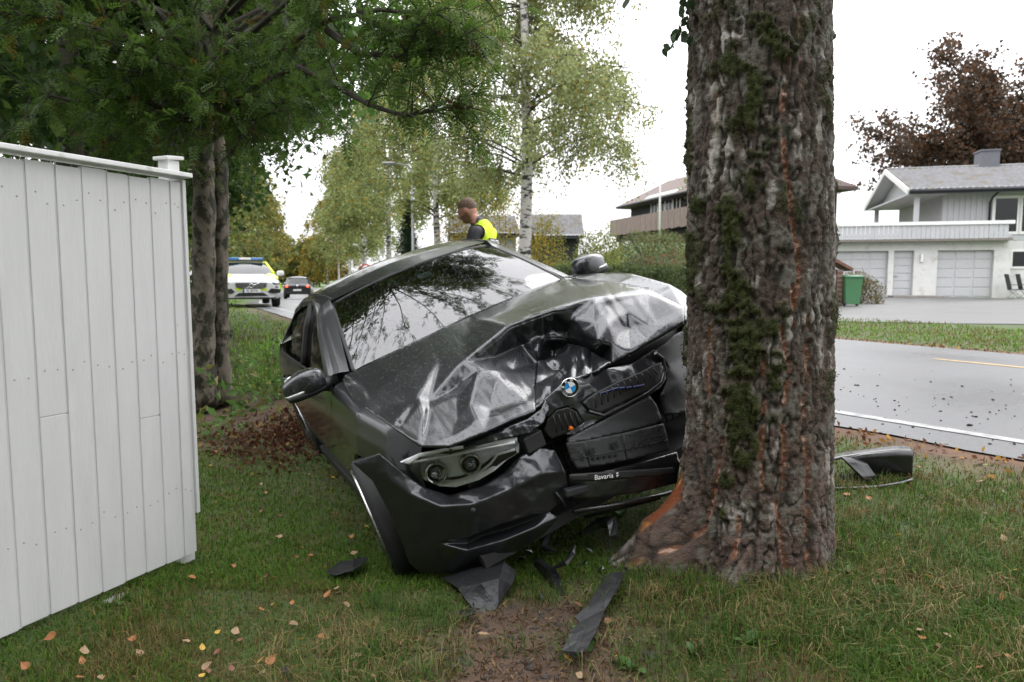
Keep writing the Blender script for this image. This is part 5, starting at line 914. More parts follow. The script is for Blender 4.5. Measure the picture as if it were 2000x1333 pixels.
d1 = (U1(1628), U1(1734)); d2 = (U1(1745), U1(1784)); d3 = (U1(1830), U1(1940)); zd = max(ztop1, ztop2)
for nm_, x0, x1, z0, z1 in (('wall_lintel', ua, ub, zd, zs), ('wall_pier', ua, d1[0], g0 - .6, zd), ('wall_pier', d1[1], d2[0], g0 - .6, zd), ('wall_pier', d2[1], d3[0], g0 - .6, zd), ('wall_pier', d3[1], ub, g0 - .6, zd)):
    wall = MB(); wb_(x0, x1, z0, z1); wall.build(nm_, M['render'], hb)
def panel_door(name, x0, x1, rows, cols, kind):
    H1.box(name, x0, x1, .22, .28, g0 - .5, zd, M['siding_d']); par = bpy.data.objects[[o.name for o in hb.children][-1]]
    zz0 = g0 + .02; dz = (zd - zz0) / rows; dx = (x1 - x0) / cols
    for r_ in range(rows):
        for c in range(cols): H1.box('door_panel', x0 + c * dx + .05, x0 + (c + 1) * dx - .05, .195, .225, zz0 + r_ * dz + .03, zz0 + (r_ + 1) * dz - .03, M['siding_d'], par, .008)
    return par
panel_door('garage_door', *d1, 5, 3, 0); dd_ = panel_door('entrance_door', *d2, 6, 1, 0); panel_door('garage_door', *d3, 5, 3, 0)
H1.box('handle', d2[0] + .08, d2[0] + .22, .13, .17, 1.35, 1.39, M['steel'], dd_)
H1.box('house_lamp', U1(1796), U1(1801), -.12, 0, Z1(1798, 512), Z1(1798, 497), M['white_paint']); 
H1.box('balcony_floor', ua - .4, U1(1978, 468, -.45), -.5, 7, zs, zs + .12, M['concrete'])
xr0, xr1 = ua - .4, U1(1978, 450, -.5); zr0, zr1 = zs + .1, Z1(1830, 439, -.5); n = int((xr1 - xr0) / .2); rail = empty('balcony_railing', parent=hb)
for i in range(n): H1.box('railing_board', xr0 + i * .2 + .008, xr0 + i * .2 + .192, -.52 + .006 * (i % 2), -.498 + .006 * (i % 2), zr0, zr1, M['siding'], rail)
H1.box('railing_board', xr0, xr1, -.495, -.47, zr0 + .1, zr0 + .2, M['siding'], rail); H1.box('railing_cap', xr0 - .05, xr1 + .06, -.58, -.44, zr1 - .02, zr1 + .14, M['white_paint'], rail)
# upper storey under a gabled roof
u0 = U1(1772, 372, -.2); ze_ = Z1(1772, 372, -.2); yr, yb = 4.3, 8.8; zap = H1.uz(1723, 334, yr)[1]; u9 = u0 + 15; uw = U1(1841, 400, .7)
H1.box('upper_wall', uw, u9, .7, 8.5, zs + .05, ze_ - .02, M['siding'])
for i in range(int((U1(1936, 400, .7) - uw) / .24)): H1.box('siding_board', uw + i * .24 + .01, uw + i * .24 + .15, .675, .702, zs + .1, ze_ - .05, M['siding'])
for i in range(18): H1.box('siding_board', uw - .025, uw, .75 + i * .24, .75 + i * .24 + .15, zs + .1, ze_ - .05, M['siding'])
rfm = MB(); rfm.prism([(-.2, ze_ - .16), (yr, zap - .16), (yb, ze_ - .16), (yb, ze_), (yr, zap), (-.2, ze_)], u9 - u0, Matrix(((0, 0, 1, u0), (1, 0, 0, 0), (0, 1, 0, 0), (0, 0, 0, 1)))); rfo = rfm.build('roof', M['siding'], hb)
tiles('roof_tiles', (u0 + .12, -.28, ze_ + .0), (u9, -.28, ze_), (u0 + .12, yr, zap + .02), M['tile'], rfo); tiles('roof_tiles', (u0 + .12, yb + .1, ze_), (u9, yb + .1, ze_), (u0 + .12, yr, zap + .02), M['tile'], rfo)
rt = MB(); rt.tube([(u0 + .1, yr, zap + .05), (u9, yr, zap + .05)], .09, 8); rt.build('ridge_tiles', M['tile'], rfo)
for ya, yz in ((-.3, yr), (yb + .1, yr)):
    d_ = Vector((0, yz - ya, zap - ze_)); bb = MB(); bb.box((u0 - .0, (ya + yz) / 2, (ze_ + zap) / 2 - .06), (.06, d_.length, .26), Matrix.Rotation(math.atan2(d_.z, d_.y), 3, 'X')); bb.build('barge_board', M['white_paint'], rfo)
gut = MB(); gut.tube([(u0 + .1, -.33, ze_ - .05), (u9, -.33, ze_ - .05)], .075, 8); gut.build('gutter', M['gutter'], rfo)
H1.box('fascia', u0 + .1, u9, -.26, -.2, ze_ - .2, ze_ - .02, M['gutter'], rfo)
gw = MB(); gw.prism([(.3, ze_ - .1), (yr, zap - .25), (8.4, ze_ - .1)], .08, Matrix(((0, 0, 1, u0 + .7), (1, 0, 0, 0), (0, 1, 0, 0), (0, 0, 0, 1)))); gw.build('gable_wall', M['siding'], hb)
H1.box('porch_ceiling', u0 + .1, uw, -.15, 8.4, ze_ - .2, ze_ - .12, M['siding'])
for y_ in (.25, 8.3): H1.box('porch_post', u0 + .45, u0 + .65, y_ - .1, y_ + .1, zs + .1, ze_ - .15, M['siding'])
dp = MB(); x_ = U1(1934, 400, .6); dp.tube([(x_ + .1, -.3, ze_ - .1), (x_, .3, ze_ - .35), (x_, .6, ze_ - .6), (x_, .6, zs + .1)], .05, 8); dp.build('downpipe', M['gutter'], hb)
xc0, xc1 = U1(1908, 310, 4.6), U1(1944, 310, 4.6); H1.box('chimney', xc0, xc1, 4.0, 5.0, zap - .6, Z1(1925, 297, 4.3), M['chim']); H1.box('chimney_cap', xc0 - .05, xc1 + .05, 3.95, 5.05, Z1(1925, 297, 4.3), Z1(1925, 294, 4.3), M['chim'])
def window(F, x0, x1, z0, z1, y, fr=.09, parent=None, mull=(), mat=None):
    w_ = empty('window', parent=parent or F.o)
    F.box('pane', x0, x1, y - .02, y - .012, z0, z1, M['dark_glass'], w_); F.box('window_recess', x0, x1, y - .008, y - .002, z0, z1, M['room'], w_)
    for a, b, c, d in ((x0 - fr, x1 + fr, z0 - fr, z0), (x0 - fr, x1 + fr, z1, z1 + fr), (x0 - fr, x0, z0, z1), (x1, x1 + fr, z0, z1)): F.box('window_frame', a, b, y - .05, y - .001, c, d, mat or M['white_paint'], w_)
    for m_ in mull: F.box('window_bar', x0 + (x1 - x0) * m_ - .04, x0 + (x1 - x0) * m_ + .04, y - .045, y - .01, z0, z1, mat or M['white_paint'], w_)
    return w_
window(H1, U1(1943, 420, .7), U1(1986, 420, .7), Z1(1960, 453, .7), Z1(1960, 388, .7), .7, .13); window(H1, U1(1996, 420, .7), U1(2060, 420, .7), Z1(1960, 453, .7), Z1(1960, 388, .7), .7, .13)
H1.box('lower_wing_wall', ub, u9, .72, 8.4, g0 - .5, zs + .05, M['render']); window(H1, U1(1977, 505, .72), U1(2050, 505, .72), Z1(1985, 521, .72), Z1(1985, 492, .72), .72, .1)
st = MB(); st.box((U1(1782), -.6, g0 - .0), (U1(1830) - U1(1735), 1.1, .16), bev=.03); st.build('doorstep', M['concrete'], hb)
# patio chairs by the wing
M['chair'] = pm('dark_textile', (.05, .05, .055), .7, var=.2)
for i, px in enumerate((1982, 2004)):
    x_, z_ = H1.uz(px, 574, -.6); ch = empty('garden_chair', H1.A + H1.e1 * x_ - H1.n * .6 + np.array([0, 0, gz1(*(H1.A + H1.e1 * x_ - H1.n * .6)[:2])]), math.atan2(H1.e1[1], H1.e1[0]), ['dark folding garden chair beside the garage wall', 'dark folding garden chair farther from the garage wall'][i], 'chair', 'garden chairs by the grey house')
    a = MB(); a.box((0, 0, .42), (.48, .46, .04), bev=.01); a.build('seat', M['chair'], ch); a = MB(); a.box((-.3, 0, .78), (.04, .44, .72), Matrix.Rotation(R(-14), 3, 'Y'), bev=.01); a.build('backrest', M['chair'], ch)
    for sy in (-.22, .22):
        for p_, q_ in (((-.25, sy, 0), (.2, sy, .42)), ((.28, sy, 0), (-.2, sy, .45))): l_ = MB(); l_.tube([p_, q_], .014, 6); l_.build('leg', M['steel'], ch)
        ar = MB(); ar.box((-.02, sy * 1.08, .64), (.46, .04, .025)); ar.build('armrest', M['chair'], ch)
# dark house on the rise
H2 = Facade('dark_house', (7.87, 58.0), (.272, -.962), 'black-stained timber house with long wooden balcony on the rise behind the hedge'); h2 = H2.o
M['dark_siding'] = pm('black_stained_wood', (.022, .022, .026), .75, var=.3, bump=.3); M['grey_board'] = pm('weathered_balcony_board', (.20, .155, .135), .85, var=.3, vs=2.5, stretch=(3, 3, .6)); M['brown_roof'] = pm('brown_shingle', (.115, .085, .075), .85, var=.2, vs=9, bump=.4, bs=14); M['cream'] = pm('cream_frame', (.42, .42, .36), .6, var=.06); M['awning'] = pm('striped_awning', (.32, .42, .36), .7, var=.15)
zb0 = H2.uz(1190, 461)[1]; zb1 = H2.uz(1190, 432)[1]; ue = H2.uz(1362, 420)[0]; bal = empty('balcony', parent=h2); n = int(ue / .42)
for i in range(n + 1): H2.box('balcony_board', i * .42 + .012, i * .42 + .408, -.03 + .008 * (i % 2), .0 + .008 * (i % 2), zb0 - .05 + .03 * ((i * 7) % 3 - 1), zb1, M['grey_board'], bal)
for i in range(6): H2.box('balcony_board', -.03, .0, .1 + i * .42, .1 + i * .42 + .4, zb0, zb1, M['grey_board'], bal)
H2.box('balcony_deck', 0, ue, .02, 2.8, zb0 - .08, zb0 + .06, M['dark_siding'], bal); H2.box('balcony_beam', 0, ue, .5, .75, zb0 - .5, zb0 - .1, M['dark_siding'], bal)
zg = zb0 - 3.3
for i in range(5):
    u_ = .5 + i * (ue - .6) / 4; H2.box('balcony_post', u_ - .09, u_ + .09, .55, .73, zg, zb0 - .1, M['dark_siding'], bal); br = MB(); br.tube([(u_, .64, zb0 - 1.3), (u_ + .8, .64, zb0 - .3)], .07, 6); br.build('balcony_brace', M['dark_siding'], bal)
yw = 2.9; ul = H2.uz(1233, 410, yw)[0]; ur = ul + 15; zev = H2.uz(1229, 399, yw - .8)[1]
H2.box('wall', ul, ur, yw, yw + 8, zg, zev, M['dark_siding'])
for i in range(int((ur - ul) / .5)): H2.box('siding_batten', ul + i * .5, ul + i * .5 + .09, yw - .03, yw, zb0 + .1, zev - .02, M['dark_siding'])
zw0, zw1 = H2.uz(1271, 416, yw)[1], H2.uz(1271, 396, yw)[1]; w0, w1 = H2.uz(1272, 405, yw)[0], H2.uz(1330, 395, yw)[0]
for i in range(4):
    a = w0 + (w1 - w0) * i / 4 + .12; b = w0 + (w1 - w0) * (i + 1) / 4 - .12; window(H2, a, b, zw0 - .5, zw1 + .1, yw, .13, h2, (.5,))
aw = MB(); aw.add([(w0 - .2, yw - .05, zw1 + .55), (w1 + .2, yw - .05, zw1 + .55), (w1 + .2, yw - .75, zw1 + .12), (w0 - .2, yw - .75, zw1 + .12), (w1 + .2, yw - .75, zw1 - .05), (w0 - .2, yw - .75, zw1 - .05)], [(0, 1, 2, 3), (3, 2, 4, 5)]); aw.build('awning', M['awning'], h2)
for pa, pb in ((1255, 1275), (1292, 1318), (1334, 1352)):
    a, b = H2.uz(pa, 465, yw)[0], H2.uz(pb, 465, yw)[0]; window(H2, a + .1, b - .1, zg + .9, zb0 - .8, yw, .13, h2, (.5,), M['cream'])
ro_ = MB(); o8 = .9; zp = H2.uz(1305, 354, yw + 4)[1]; ru = H2.uz(1305, 354, yw + 4)[0]
V = [(ul - o8, yw - o8, zev), (ur + o8, yw - o8, zev), (ur + o8, yw + 8 + o8, zev), (ul - o8, yw + 8 + o8, zev), (ru, yw + 4, zp), (ur - 2, yw + 4, zp)]; ro_.add(V + [(a, b, c - .22) for a, b, c in V[:4]], [(0, 1, 5, 4), (1, 2, 5), (2, 3, 4, 5), (3, 0, 4), (0, 1, 7, 6), (1, 2, 8, 7), (2, 3, 9, 8), (3, 0, 6, 9), (6, 7, 8, 9)]); rr_ = ro_.build('roof', M['brown_roof'], h2); 
gt_ = MB(); gt_.tube([(ul - o8, yw - o8 - .05, zev - .1), (ur + o8, yw - o8 - .05, zev - .1)], .1, 6); gt_.build('gutter', M['dark_siding'], rr_)
# tiled-roof house and gabled house across the road
H3 = Facade('grey_roofed_house', (at(1040, 465, 45)[0], 45.), (1, -.05), 'low house with light grey tiled roof behind the yellow shrubs')
z3, z3t = H3.uz(1085, 463)[1], H3.uz(1085, 420, 3)[1]; x3a, x3b = -.5, H3.uz(1140, 460)[0]
H3.box('wall', x3a, x3b - .3, .5, 6, -.3, z3, M['dark_siding']); t3 = MB(); t3.prism([(-.2, z3 - .12), (3, z3t - .1), (6.2, z3 - .12), (6.2, z3), (3, z3t), (-.2, z3)], x3b - x3a, Matrix(((0, 0, 1, x3a), (1, 0, 0, 0), (0, 1, 0, 0), (0, 0, 0, 1)))); r3 = t3.build('roof', M['gutter'], H3.o); tiles('roof_tiles', (x3a, -.25, z3 + .02), (x3b, -.25, z3 + .02), (x3a, 3, z3t + .03), M['tile'], r3)
H4 = Facade('gabled_house', (at(874, 465, 47)[0], 47.), (1, .1), 'pale gabled house half hidden by yellow shrubs behind the officer')
z4 = H4.uz(876, 458)[1]; z4t = H4.uz(888, 414, 0)[1]; xa = H4.uz(888, 414)[0]; H4.box('wall', .32, 4.5, .2, 6, -.4, z4 - .2, M['siding'])
t4 = MB(); t4.prism([(-.3, z4 - .15), (3, z4t - .15), (6.3, z4 - .15), (6.3, z4), (3, z4t), (-.3, z4)], 4.6, Matrix(((0, 0, 1, .1), (1, 0, 0, 0), (0, 1, 0, 0), (0, 0, 0, 1)))); r4 = t4.build('roof', M['gutter'], H4.o); tiles('roof_tiles', (.1, -.35, z4 + .02), (4.7, -.35, z4 + .02), (.1, 3, z4t + .03), M['tile'], r4)
for xg in (.3, 4.5): g4 = MB(); g4.prism([(.2, z4 - .2), (3, z4t - .2), (6, z4 - .2)], .08, Matrix(((0, 0, 1, xg), (1, 0, 0, 0), (0, 1, 0, 0), (0, 0, 0, 1)))); g4.build('gable_wall', M['siding'], H4.o)
window(H4, 1.4, 2.4, z4 - 1.7, z4 - .7, .2, .1)
# ------------------------------------------------------------------ street furniture
def stand(px, d): x = (px - 1000) / F_PX * d; return x, d, gz1(x, d)
x, y, z = stand(1285, 45); fp = empty('flagpole', (x, y, z), 0, 'tall white flagpole standing in front of the dark timber house', 'flagpole'); ztp = at(1287, 252, 45)[2] - z
a = MB(); a.tube([(0, 0, -.1), (0, 0, ztp * .5), (.05, 0, ztp)], [.085, .06, .028], 10); a.build('pole', M['white_paint'], fp); a = MB(); a.sell((.05, 0, ztp + .05), (.07, .07, .06), 1, 10, 8); a.build('finial', M['steel'], fp)
x, y, z = stand(808, 33); lp = empty('street_lamp', (x, y, z), 0, 'grey steel lamp post between the spruce and the birches', 'lamp post'); a = MB(); a.tube([(0, 0, -.1), (0, 0, 1.2), (0, 0, 5.9)], [.085, .07, .045], 10); a.build('pole', M['steel'], lp); a = MB(); a.tube([(0, 0, 5.85), (-.15, 0, 6.1), (-.8, 0, 6.2)], .03, 8); a.build('arm', M['steel'], lp); a = MB(); a.sell((-1.05, 0, 6.2), (.32, .12, .06), .6, 14, 8); a.build('lamp_head', M['steel'], lp)
x, y, z = stand(716, 20); rs_ = empty('road_sign', (x, y, z), R(12), 'round red-rimmed road sign just showing above the car roof', 'sign'); M['sign_red'] = pm('sign_red', (.42, .02, .02), .4, var=.05); zc_ = at(716, 527, 20)[2] - z
a = MB(); a.tube([(0, .03, -.1), (0, .03, zc_ + .28)], .03, 8); a.build('post', M['steel'], rs_); FZ = Matrix.Translation((0, 0, zc_)) @ Matrix.Rotation(R(90), 4, 'X')
a = MB(); a.lathe([(.0, -.008), (.16, -.008), (.16, .012), (.0, .012)], 32, FZ); a.build('sign_plate', M['sign_red'], rs_); a = MB(); a.lathe([(.0, .0125), (.115, .0135), (.115, .0125)], 32, FZ); a.build('sign_face', M['white_paint'], rs_)
# bin shelter, wheelie bins
M['brick'] = pm('red_brick', (.17, .075, .055), .85, var=.35, vs=9, bump=.4); M['bin'] = pm('green_bin', (.055, .17, .075), .5, var=.1); M['mortar'] = pm('mortar', (.22, .19, .17), .9, var=.2)
bx0 = at(1632, 604, 24.5); sz = gz1(bx0[0], 24.5); shl = empty('bin_shelter', (bx0[0], 24.5, sz), R(-8), 'small brick bin shelter with sloping tiled roof beside the driveway', 'shelter'); hgt = at(1640, 524, 24.5)[2] - sz
for i in range(2):
    cx = .08 - i * 1.75; bc = MB(); bc.box((cx, .3, hgt / 2 - .05), (.17, .75, hgt)); cl_ = bc.build('wall', M['mortar'], shl); k = 0; bk = MB(); bk.box((0, 0, 0), (.19, .235, .066)); bme = None
    while k * .078 < hgt - .1:
        for j in range(3):
            if bme is None: ob = bk.build('brick', M['brick'], cl_); bme = ob.data
            else: ob = bpy.data.objects.new('brick', bme); COL.objects.link(ob); ob.parent = cl_
            ob.location = (cx, .02 + j * .255 + (.06 if k % 2 else 0), .035 + k * .078)
        k += 1
rr_ = MB(); rr_.prism([(-2.1, hgt + .42), (-.85, hgt + .75), (.45, hgt - .0), (.45, hgt - .1), (-.85, hgt + .62), (-2.1, hgt + .3)], 1.1, Matrix(((1, 0, 0, 0), (0, 0, 1, -.2), (0, 1, 0, 0), (0, 0, 0, 1)))); rr_.build('roof', M['brick'], shl)
def wheelie(px, py, d, label):
    p = at(px, py, d); z_ = gz1(p[0], d); b = empty('wheelie_bin', (p[0], d, z_), R(-10), label, 'bin', 'green wheelie bins'); a = MB()
    P = [[(-w_ / 2, -dp_ / 2, z), (w_ / 2, -dp_ / 2, z), (w_ / 2, dp_ / 2, z), (-w_ / 2, dp_ / 2, z)] for w_, dp_, z in ((.44, .48, .08), (.5, .56, .6), (.55, .64, .98))]
    a.add([v for r_ in P for v in r_], [(i * 4 + k, i * 4 + (k + 1) % 4, i * 4 + 4 + (k + 1) % 4, i * 4 + 4 + k) for i in range(2) for k in range(4)] + [(3, 2, 1, 0), (8, 9, 10, 11)]); a.build('bin_body', M['bin'], b)
    a = MB(); a.box((0, -.01, 1.01), (.6, .7, .05), Matrix.Rotation(R(3), 3, 'X'), bev=.02); a.build('lid', M['bin'], b); a = MB(); a.tube([(-.26, .38, .96), (.26, .38, .96)], .018, 8); a.build('handle', M['bin'], b)
    for sx in (-.26, .26): a = MB(); a.lathe([(.0, -.03), (.1, -.03), (.1, .03), (.0, .03)], 16, Matrix.Translation((sx, .22 if sx > 0 else -.22, .1)) @ Matrix.Rotation(R(90), 4, 'Y')); a.build('wheel', M['rubber'], b)
wheelie(1661, 600, 24.3, 'green wheelie bin standing outside the brick shelter'); wheelie(1620, 600, 24.9, 'green wheelie bin standing inside the brick shelter')
# ------------------------------------------------------------------ small-scale vehicles down the road
def hull(st, nose=True):
    """st: rows (X, halfwidth, z_bottom, z_top); rounded closed sections"""
    rows = []
    for X, w_, zb, zt in st:
        h = zt - zb; half = [(w_ * .80, zb), (w_ * .97, zb + .10 * h), (w_, zb + .38 * h), (w_ * .985, zb + .66 * h), (w_ * .93, zb + .88 * h), (w_ * .80, zb + .975 * h), (w_ * .45, zt + .008), (0, zt + .012)]
        ring = [(X, -y, z) for y, z in half] + [(X, y, z) for y, z in half[-2::-1]]; rows.append(ring)
    m = MB(); m.grid(np.array(rows)); n = len(rows[0]); b = len(m.v) - len(rows) * n
    m.f += [tuple(b + k for k in range(n)), tuple(b + (len(rows) - 1) * n + k for k in range(n))]; m.sm += [False, False]; return m
def road_wheel(par, X, Y, r, sg, steer=0):
    w_ = empty('wheel', parent=par); w_.location = (X, Y, r); w_.rotation_euler = (0, 0, steer); a = Matrix.Rotation(R(90) * -sg, 4, 'X')
    t = MB(); t.lathe([(r * .66, -.1), (r * .95, -.11), (r, -.08), (r, .08), (r * .95, .11), (r * .66, .1)], 28, a); t.build('tyre', M['rubber'], w_)
    h = MB(); h.lathe([(r * .68, .03), (r * .66, .09), (r * .62, .07), (.0, .05)], 20, a); h.build('rim', M['alloy'], w_)
M['pol_white'] = paint('white_lacquer', (.68, .69, .70), rough=.3, drops=False); M['pol_yellow'] = pm('fluorescent_yellow', (.62, .80, .02), .4, var=.06, coat=.4); M['lamp_blue'] = pm('blue_lens', (.03, .20, .50), .2, var=.1, coat=1); M['lamp_clear'] = pm('clear_lamp', (.42, .44, .46), .15, metal=.6, var=.3, vs=30, coat=1); M['car_glass'] = glassm('car_glass', (.04, .045, .045), 1.75); M['black_car'] = paint('black_lacquer', (.010, .010, .012), metal=.2, drops=False)
PX, PD = 491, 22.6; pc_ = at(PX, 560, PD); pz = gz1(pc_[0], PD)
pol = empty('police_car', (pc_[0], PD, pz), R(-65), 'white and fluorescent yellow police estate car with blue roof light bar', 'car')
hull([(-.02, .72, .30, .78), (-.10, .86, .26, .90), (-.25, .92, .25, .95), (-.6, .94, .24, 1.0), (-1.0, .94, .24, 1.04), (-1.3, .94, .24, 1.07), (-2.5, .945, .24, 1.08), (-4.0, .94, .26, 1.10), (-4.6, .90, .3, 1.08), (-4.85, .8, .35, .95)]).build('body', M['pol_white'], pol)
W0 = np.stack([[-1.12 - .16 * e_ ** 2, .80 * e_, 1.055] for e_ in np.linspace(-1, 1, 11)]); W1 = np.stack([[-1.86 - .1 * e_ ** 2, .62 * e_, 1.455 - .03 * e_ ** 2] for e_ in np.linspace(-1, 1, 11)])
m = MB(); m.grid(np.stack([W0 * (1 - k) + W1 * k + np.array([.03, 0, .03]) * math.sin(k * math.pi) for k in np.linspace(0, 1, 6)])); m.build('windscreen', M['car_glass'], pol)
m = MB(); m.grid(np.stack([np.stack([[x_ - .05 * e_ ** 2, .65 * e_, z_ - .04 * e_ ** 2] for e_ in np.linspace(-1, 1, 9)]) for x_, z_ in ((-1.84, 1.47), (-2.2, 1.505), (-3.2, 1.49), (-4.2, 1.44), (-4.5, 1.38))])); m.build('roof', M['pol_white'], pol)
for sg in (-1, 1):
    m = MB(); m.grid(np.array([[(-1.5, sg * .86, 1.06), (-1.95, sg * .68, 1.42)], [(-2.5, sg * .885, 1.08), (-2.5, sg * .68, 1.45)], [(-3.5, sg * .885, 1.09), (-3.5, sg * .68, 1.44)], [(-4.4, sg * .84, 1.10), (-4.2, sg * .66, 1.40)]])); m.build('side_window', M['car_glass'], pol)
    m = MB(); m.tube([(-1.25, sg * .845, 1.05), (-1.6, sg * .755, 1.25), (-1.95, sg * .655, 1.45), (-2.4, sg * .655, 1.475)], [.05, .045, .04, .04], 8); m.build('pillar', M['pol_yellow'] if sg > 0 else M['pol_white'], pol)
    m = MB(); m.sell((-1.25, sg * 1.04, 1.09), (.07, .12, .085), .6, 14, 10); m.build('mirror', M['pol_white'], pol)
    m = MB(); m.sell((-.17, sg * .71, .765), (.16, .17, .055), .55, 18, 10, Matrix.Rotation(R(-28 * sg), 3, 'Z')); m.build('headlight', M['lamp_clear'], pol)
    m = MB(); m.box((-.10, sg * .70, .645), (.12, .25, .035), Matrix.Rotation(R(-24 * sg), 3, 'Z'), bev=.01); m.build('fog_light_trim', M['black_print'], pol)
    m = MB(); m.prism([(sg * .48, .50), (sg * .58, .60), (sg * .88, .58), (sg * .86, .46), (sg * .6, .44)], .05, Matrix(((0, 0, 1, -.115), (1, 0, 0, 0), (0, 1, 0, 0), (0, 0, 0, 1))) @ Matrix.Rotation(R(0), 4, 'X')); o = m.build('side_intake', M['black_print'], pol); o.rotation_euler = (0, 0, R(-9 * sg)); 
    m = MB(); m.sell((-.55, sg * .70, .985), (.38, .15, .028), .7, 18, 8, Matrix.Rotation(R(12), 3, 'Y') @ Matrix.Rotation(R(8 * sg), 3, 'Z')); m.build('hood_marking', M['pol_yellow'], pol)
    m = MB(); m.box((-.02, sg * .37, .58), (.03, .2, .10), bev=.02); m.build('bumper_marking', M['pol_yellow'], pol)
    m = MB(); m.box((-.42, sg * .918, .66), (.5, .05, .22), Matrix.Rotation(R(-4 * sg), 3, 'Z'), bev=.02); m.build('side_marking', M['pol_yellow'], pol)
    road_wheel(pol, -.92, sg * .83, .35, sg); road_wheel(pol, -3.86, sg * .83, .35, sg)
m = MB(); m.prism([(-.47, .78), (.47, .78), (.45, .64), (.34, .59), (-.34, .59), (-.45, .64)], .06, Matrix(((0, 0, 1, -.05), (1, 0, 0, 0), (0, 1, 0, 0), (0, 0, 0, 1)))); gr = m.build('grille', M['black_print'], pol)
for i in range(17): s_ = MB(); s_.box((.014, -.42 + i * .0525, .685), (.012, .008, .16)); s_.build('grille_slat', M['chrome'], gr)
m = MB(); m.tube([(.02, -.2, .60), (.02, .25, .785)], .011, 6); m.build('grille_bar', M['chrome'], gr); m = MB(); m.lathe([(.05, 0), (.062, .012), (.075, 0), (.062, -.012), (.05, 0)], 24, Matrix.Translation((.03, 0, .69)) @ Matrix.Rotation(R(90), 4, 'Y')); m.build('badge', M['chrome'], gr); m = MB(); m.box((.034, 0, .69), (.008, .1, .022)); m.build('badge_band', M['gutter'], gr)
m = MB(); m.prism([(-.52, .36), (-.36, .47), (.36, .47), (.52, .36)], .05, Matrix(((0, 0, 1, -.055), (1, 0, 0, 0), (0, 1, 0, 0), (0, 0, 0, 1)))); m.build('lower_intake', M['black_print'], pol); m = MB(); m.box((-.08, 0, .295), (.2, 1.5, .05), bev=.02); m.build('skid_plate', M['plastic'], pol); m = MB(); m.box((-.01, 0, .345), (.03, 1.0, .025), bev=.008); m.build('chrome_lip', M['alloy'], pol)
m = MB(); m.box((.03, 0, .53), (.012, .52, .11), bev=.004); npl = m.build('number_plate', M['white_print'], pol); m = MB(); m.box((.0375, -.235, .53), (.003, .045, .105)); m.build('plate_flag_strip', pm('plate_blue', (.02, .06, .35), .4, var=.05), npl)
text_part('plate_number', 'VJ 30741', .105, Matrix(((0, 0, 1, .038), (1, 0, 0, .02), (0, 1, 0, .53), (0, 0, 0, 1))), M['black_print'], npl, .0005, bold=.0015)
lb = MB(); lb.box((-2.05, 0, 1.535), (.28, 1.16, .05), bev=.012); lbo = lb.build('light_bar', M['gutter'], pol)
for y0, y1, mt in ((-.58, -.2, 'lamp_blue'), (-.19, .19, 'white_paint'), (.2, .58, 'lamp_blue')): m = MB(); m.box((-2.05, (y0 + y1) / 2, 1.58), (.30, y1 - y0, .075), bev=.02); m.build('light_lens', M[mt], lbo)
# black car driving away
def em_mat(name, col, st_):
    m, t, b, o = nodes(name); b.inputs['Base Color'].default_value = (*col, 1); b.inputs['Emission Color'].default_value = (*col, 1); b.inputs['Emission Strength'].default_value = st_; n_ = N(t, 'ShaderNodeTexNoise', Scale=20.0); t.links.new(n_.outputs['Fac'], b.inputs['Roughness']); return m
M['tail'] = em_mat('lit_tail_lamp', (1, .10, .05), 4.0); M['tail_r'] = pm('red_lens', (.35, .015, .015), .2, var=.1, coat=1)
vx = at(581, 580, 47); U_v, S_v = us([vx[0]], [47.]); vz = gz1(vx[0], 47) if U_v[0] < 0 or U_v[0] > ROADW else float(zroad(S_v[0]))
vw = empty('black_car', (vx[0], 47, vz), R(90 + 14), 'black car with lit tail lights driving away beyond the police car', 'car')   # rear end at X = 0, faces away
hull([(0, .78, .32, .86), (.06, .87, .28, .98), (.5, .90, .24, 1.0), (1.5, .91, .22, 1.0), (3.0, .91, .22, .98), (4.0, .88, .24, .88), (4.6, .75, .3, .7)]).build('body', M['black_car'], vw)
m = MB(); m.grid(np.stack([np.stack([[x_ + .05 * e_ ** 2, w_ * e_, z_ - .04 * e_ ** 2] for e_ in np.linspace(-1, 1, 9)]) for x_, w_, z_ in ((.12, .72, 1.0), (.35, .66, 1.2), (.62, .58, 1.42))])); m.build('rear_window', M['side_glass'], vw)
m = MB(); m.grid(np.stack([np.stack([[x_, .60 * e_, z_ - .05 * e_ ** 2] for e_ in np.linspace(-1, 1, 9)]) for x_, z_ in ((.60, 1.43), (1.0, 1.48), (2.0, 1.48), (2.5, 1.43))])); m.build('roof', M['black_car'], vw)
m = MB(); m.grid(np.stack([np.stack([[x_, w_ * e_, z_] for e_ in np.linspace(-1, 1, 7)]) for x_, w_, z_ in ((2.5, .58, 1.42), (3.2, .72, .98))])); m.build('windscreen', M['car_glass'], vw)
for sg in (-1, 1):
    m = MB(); m.grid(np.array([[(.3, sg * .86, .99), (.75, sg * .62, 1.40)], [(1.6, sg * .89, .99), (1.6, sg * .62, 1.44)], [(3.1, sg * .86, .98), (2.45, sg * .60, 1.40)]])); m.build('side_window', M['car_glass'], vw)
    m = MB(); m.sell((.02, sg * .66, .84), (.06, .19, .085), .6, 14, 8); tl = m.build('tail_light', M['tail_r'], vw); m = MB(); m.sell((-.045, sg * .66, .845), (.02, .075, .06), .9, 12, 8); m.build('tail_bulb', M['tail'], tl)
    m = MB(); m.sell((2.6, sg * 1.02, 1.0), (.06, .1, .07), .6, 10, 8); m.build('mirror', M['black_car'], vw); road_wheel(vw, .95, sg * .80, .32, sg); road_wheel(vw, 3.65, sg * .80, .32, sg)
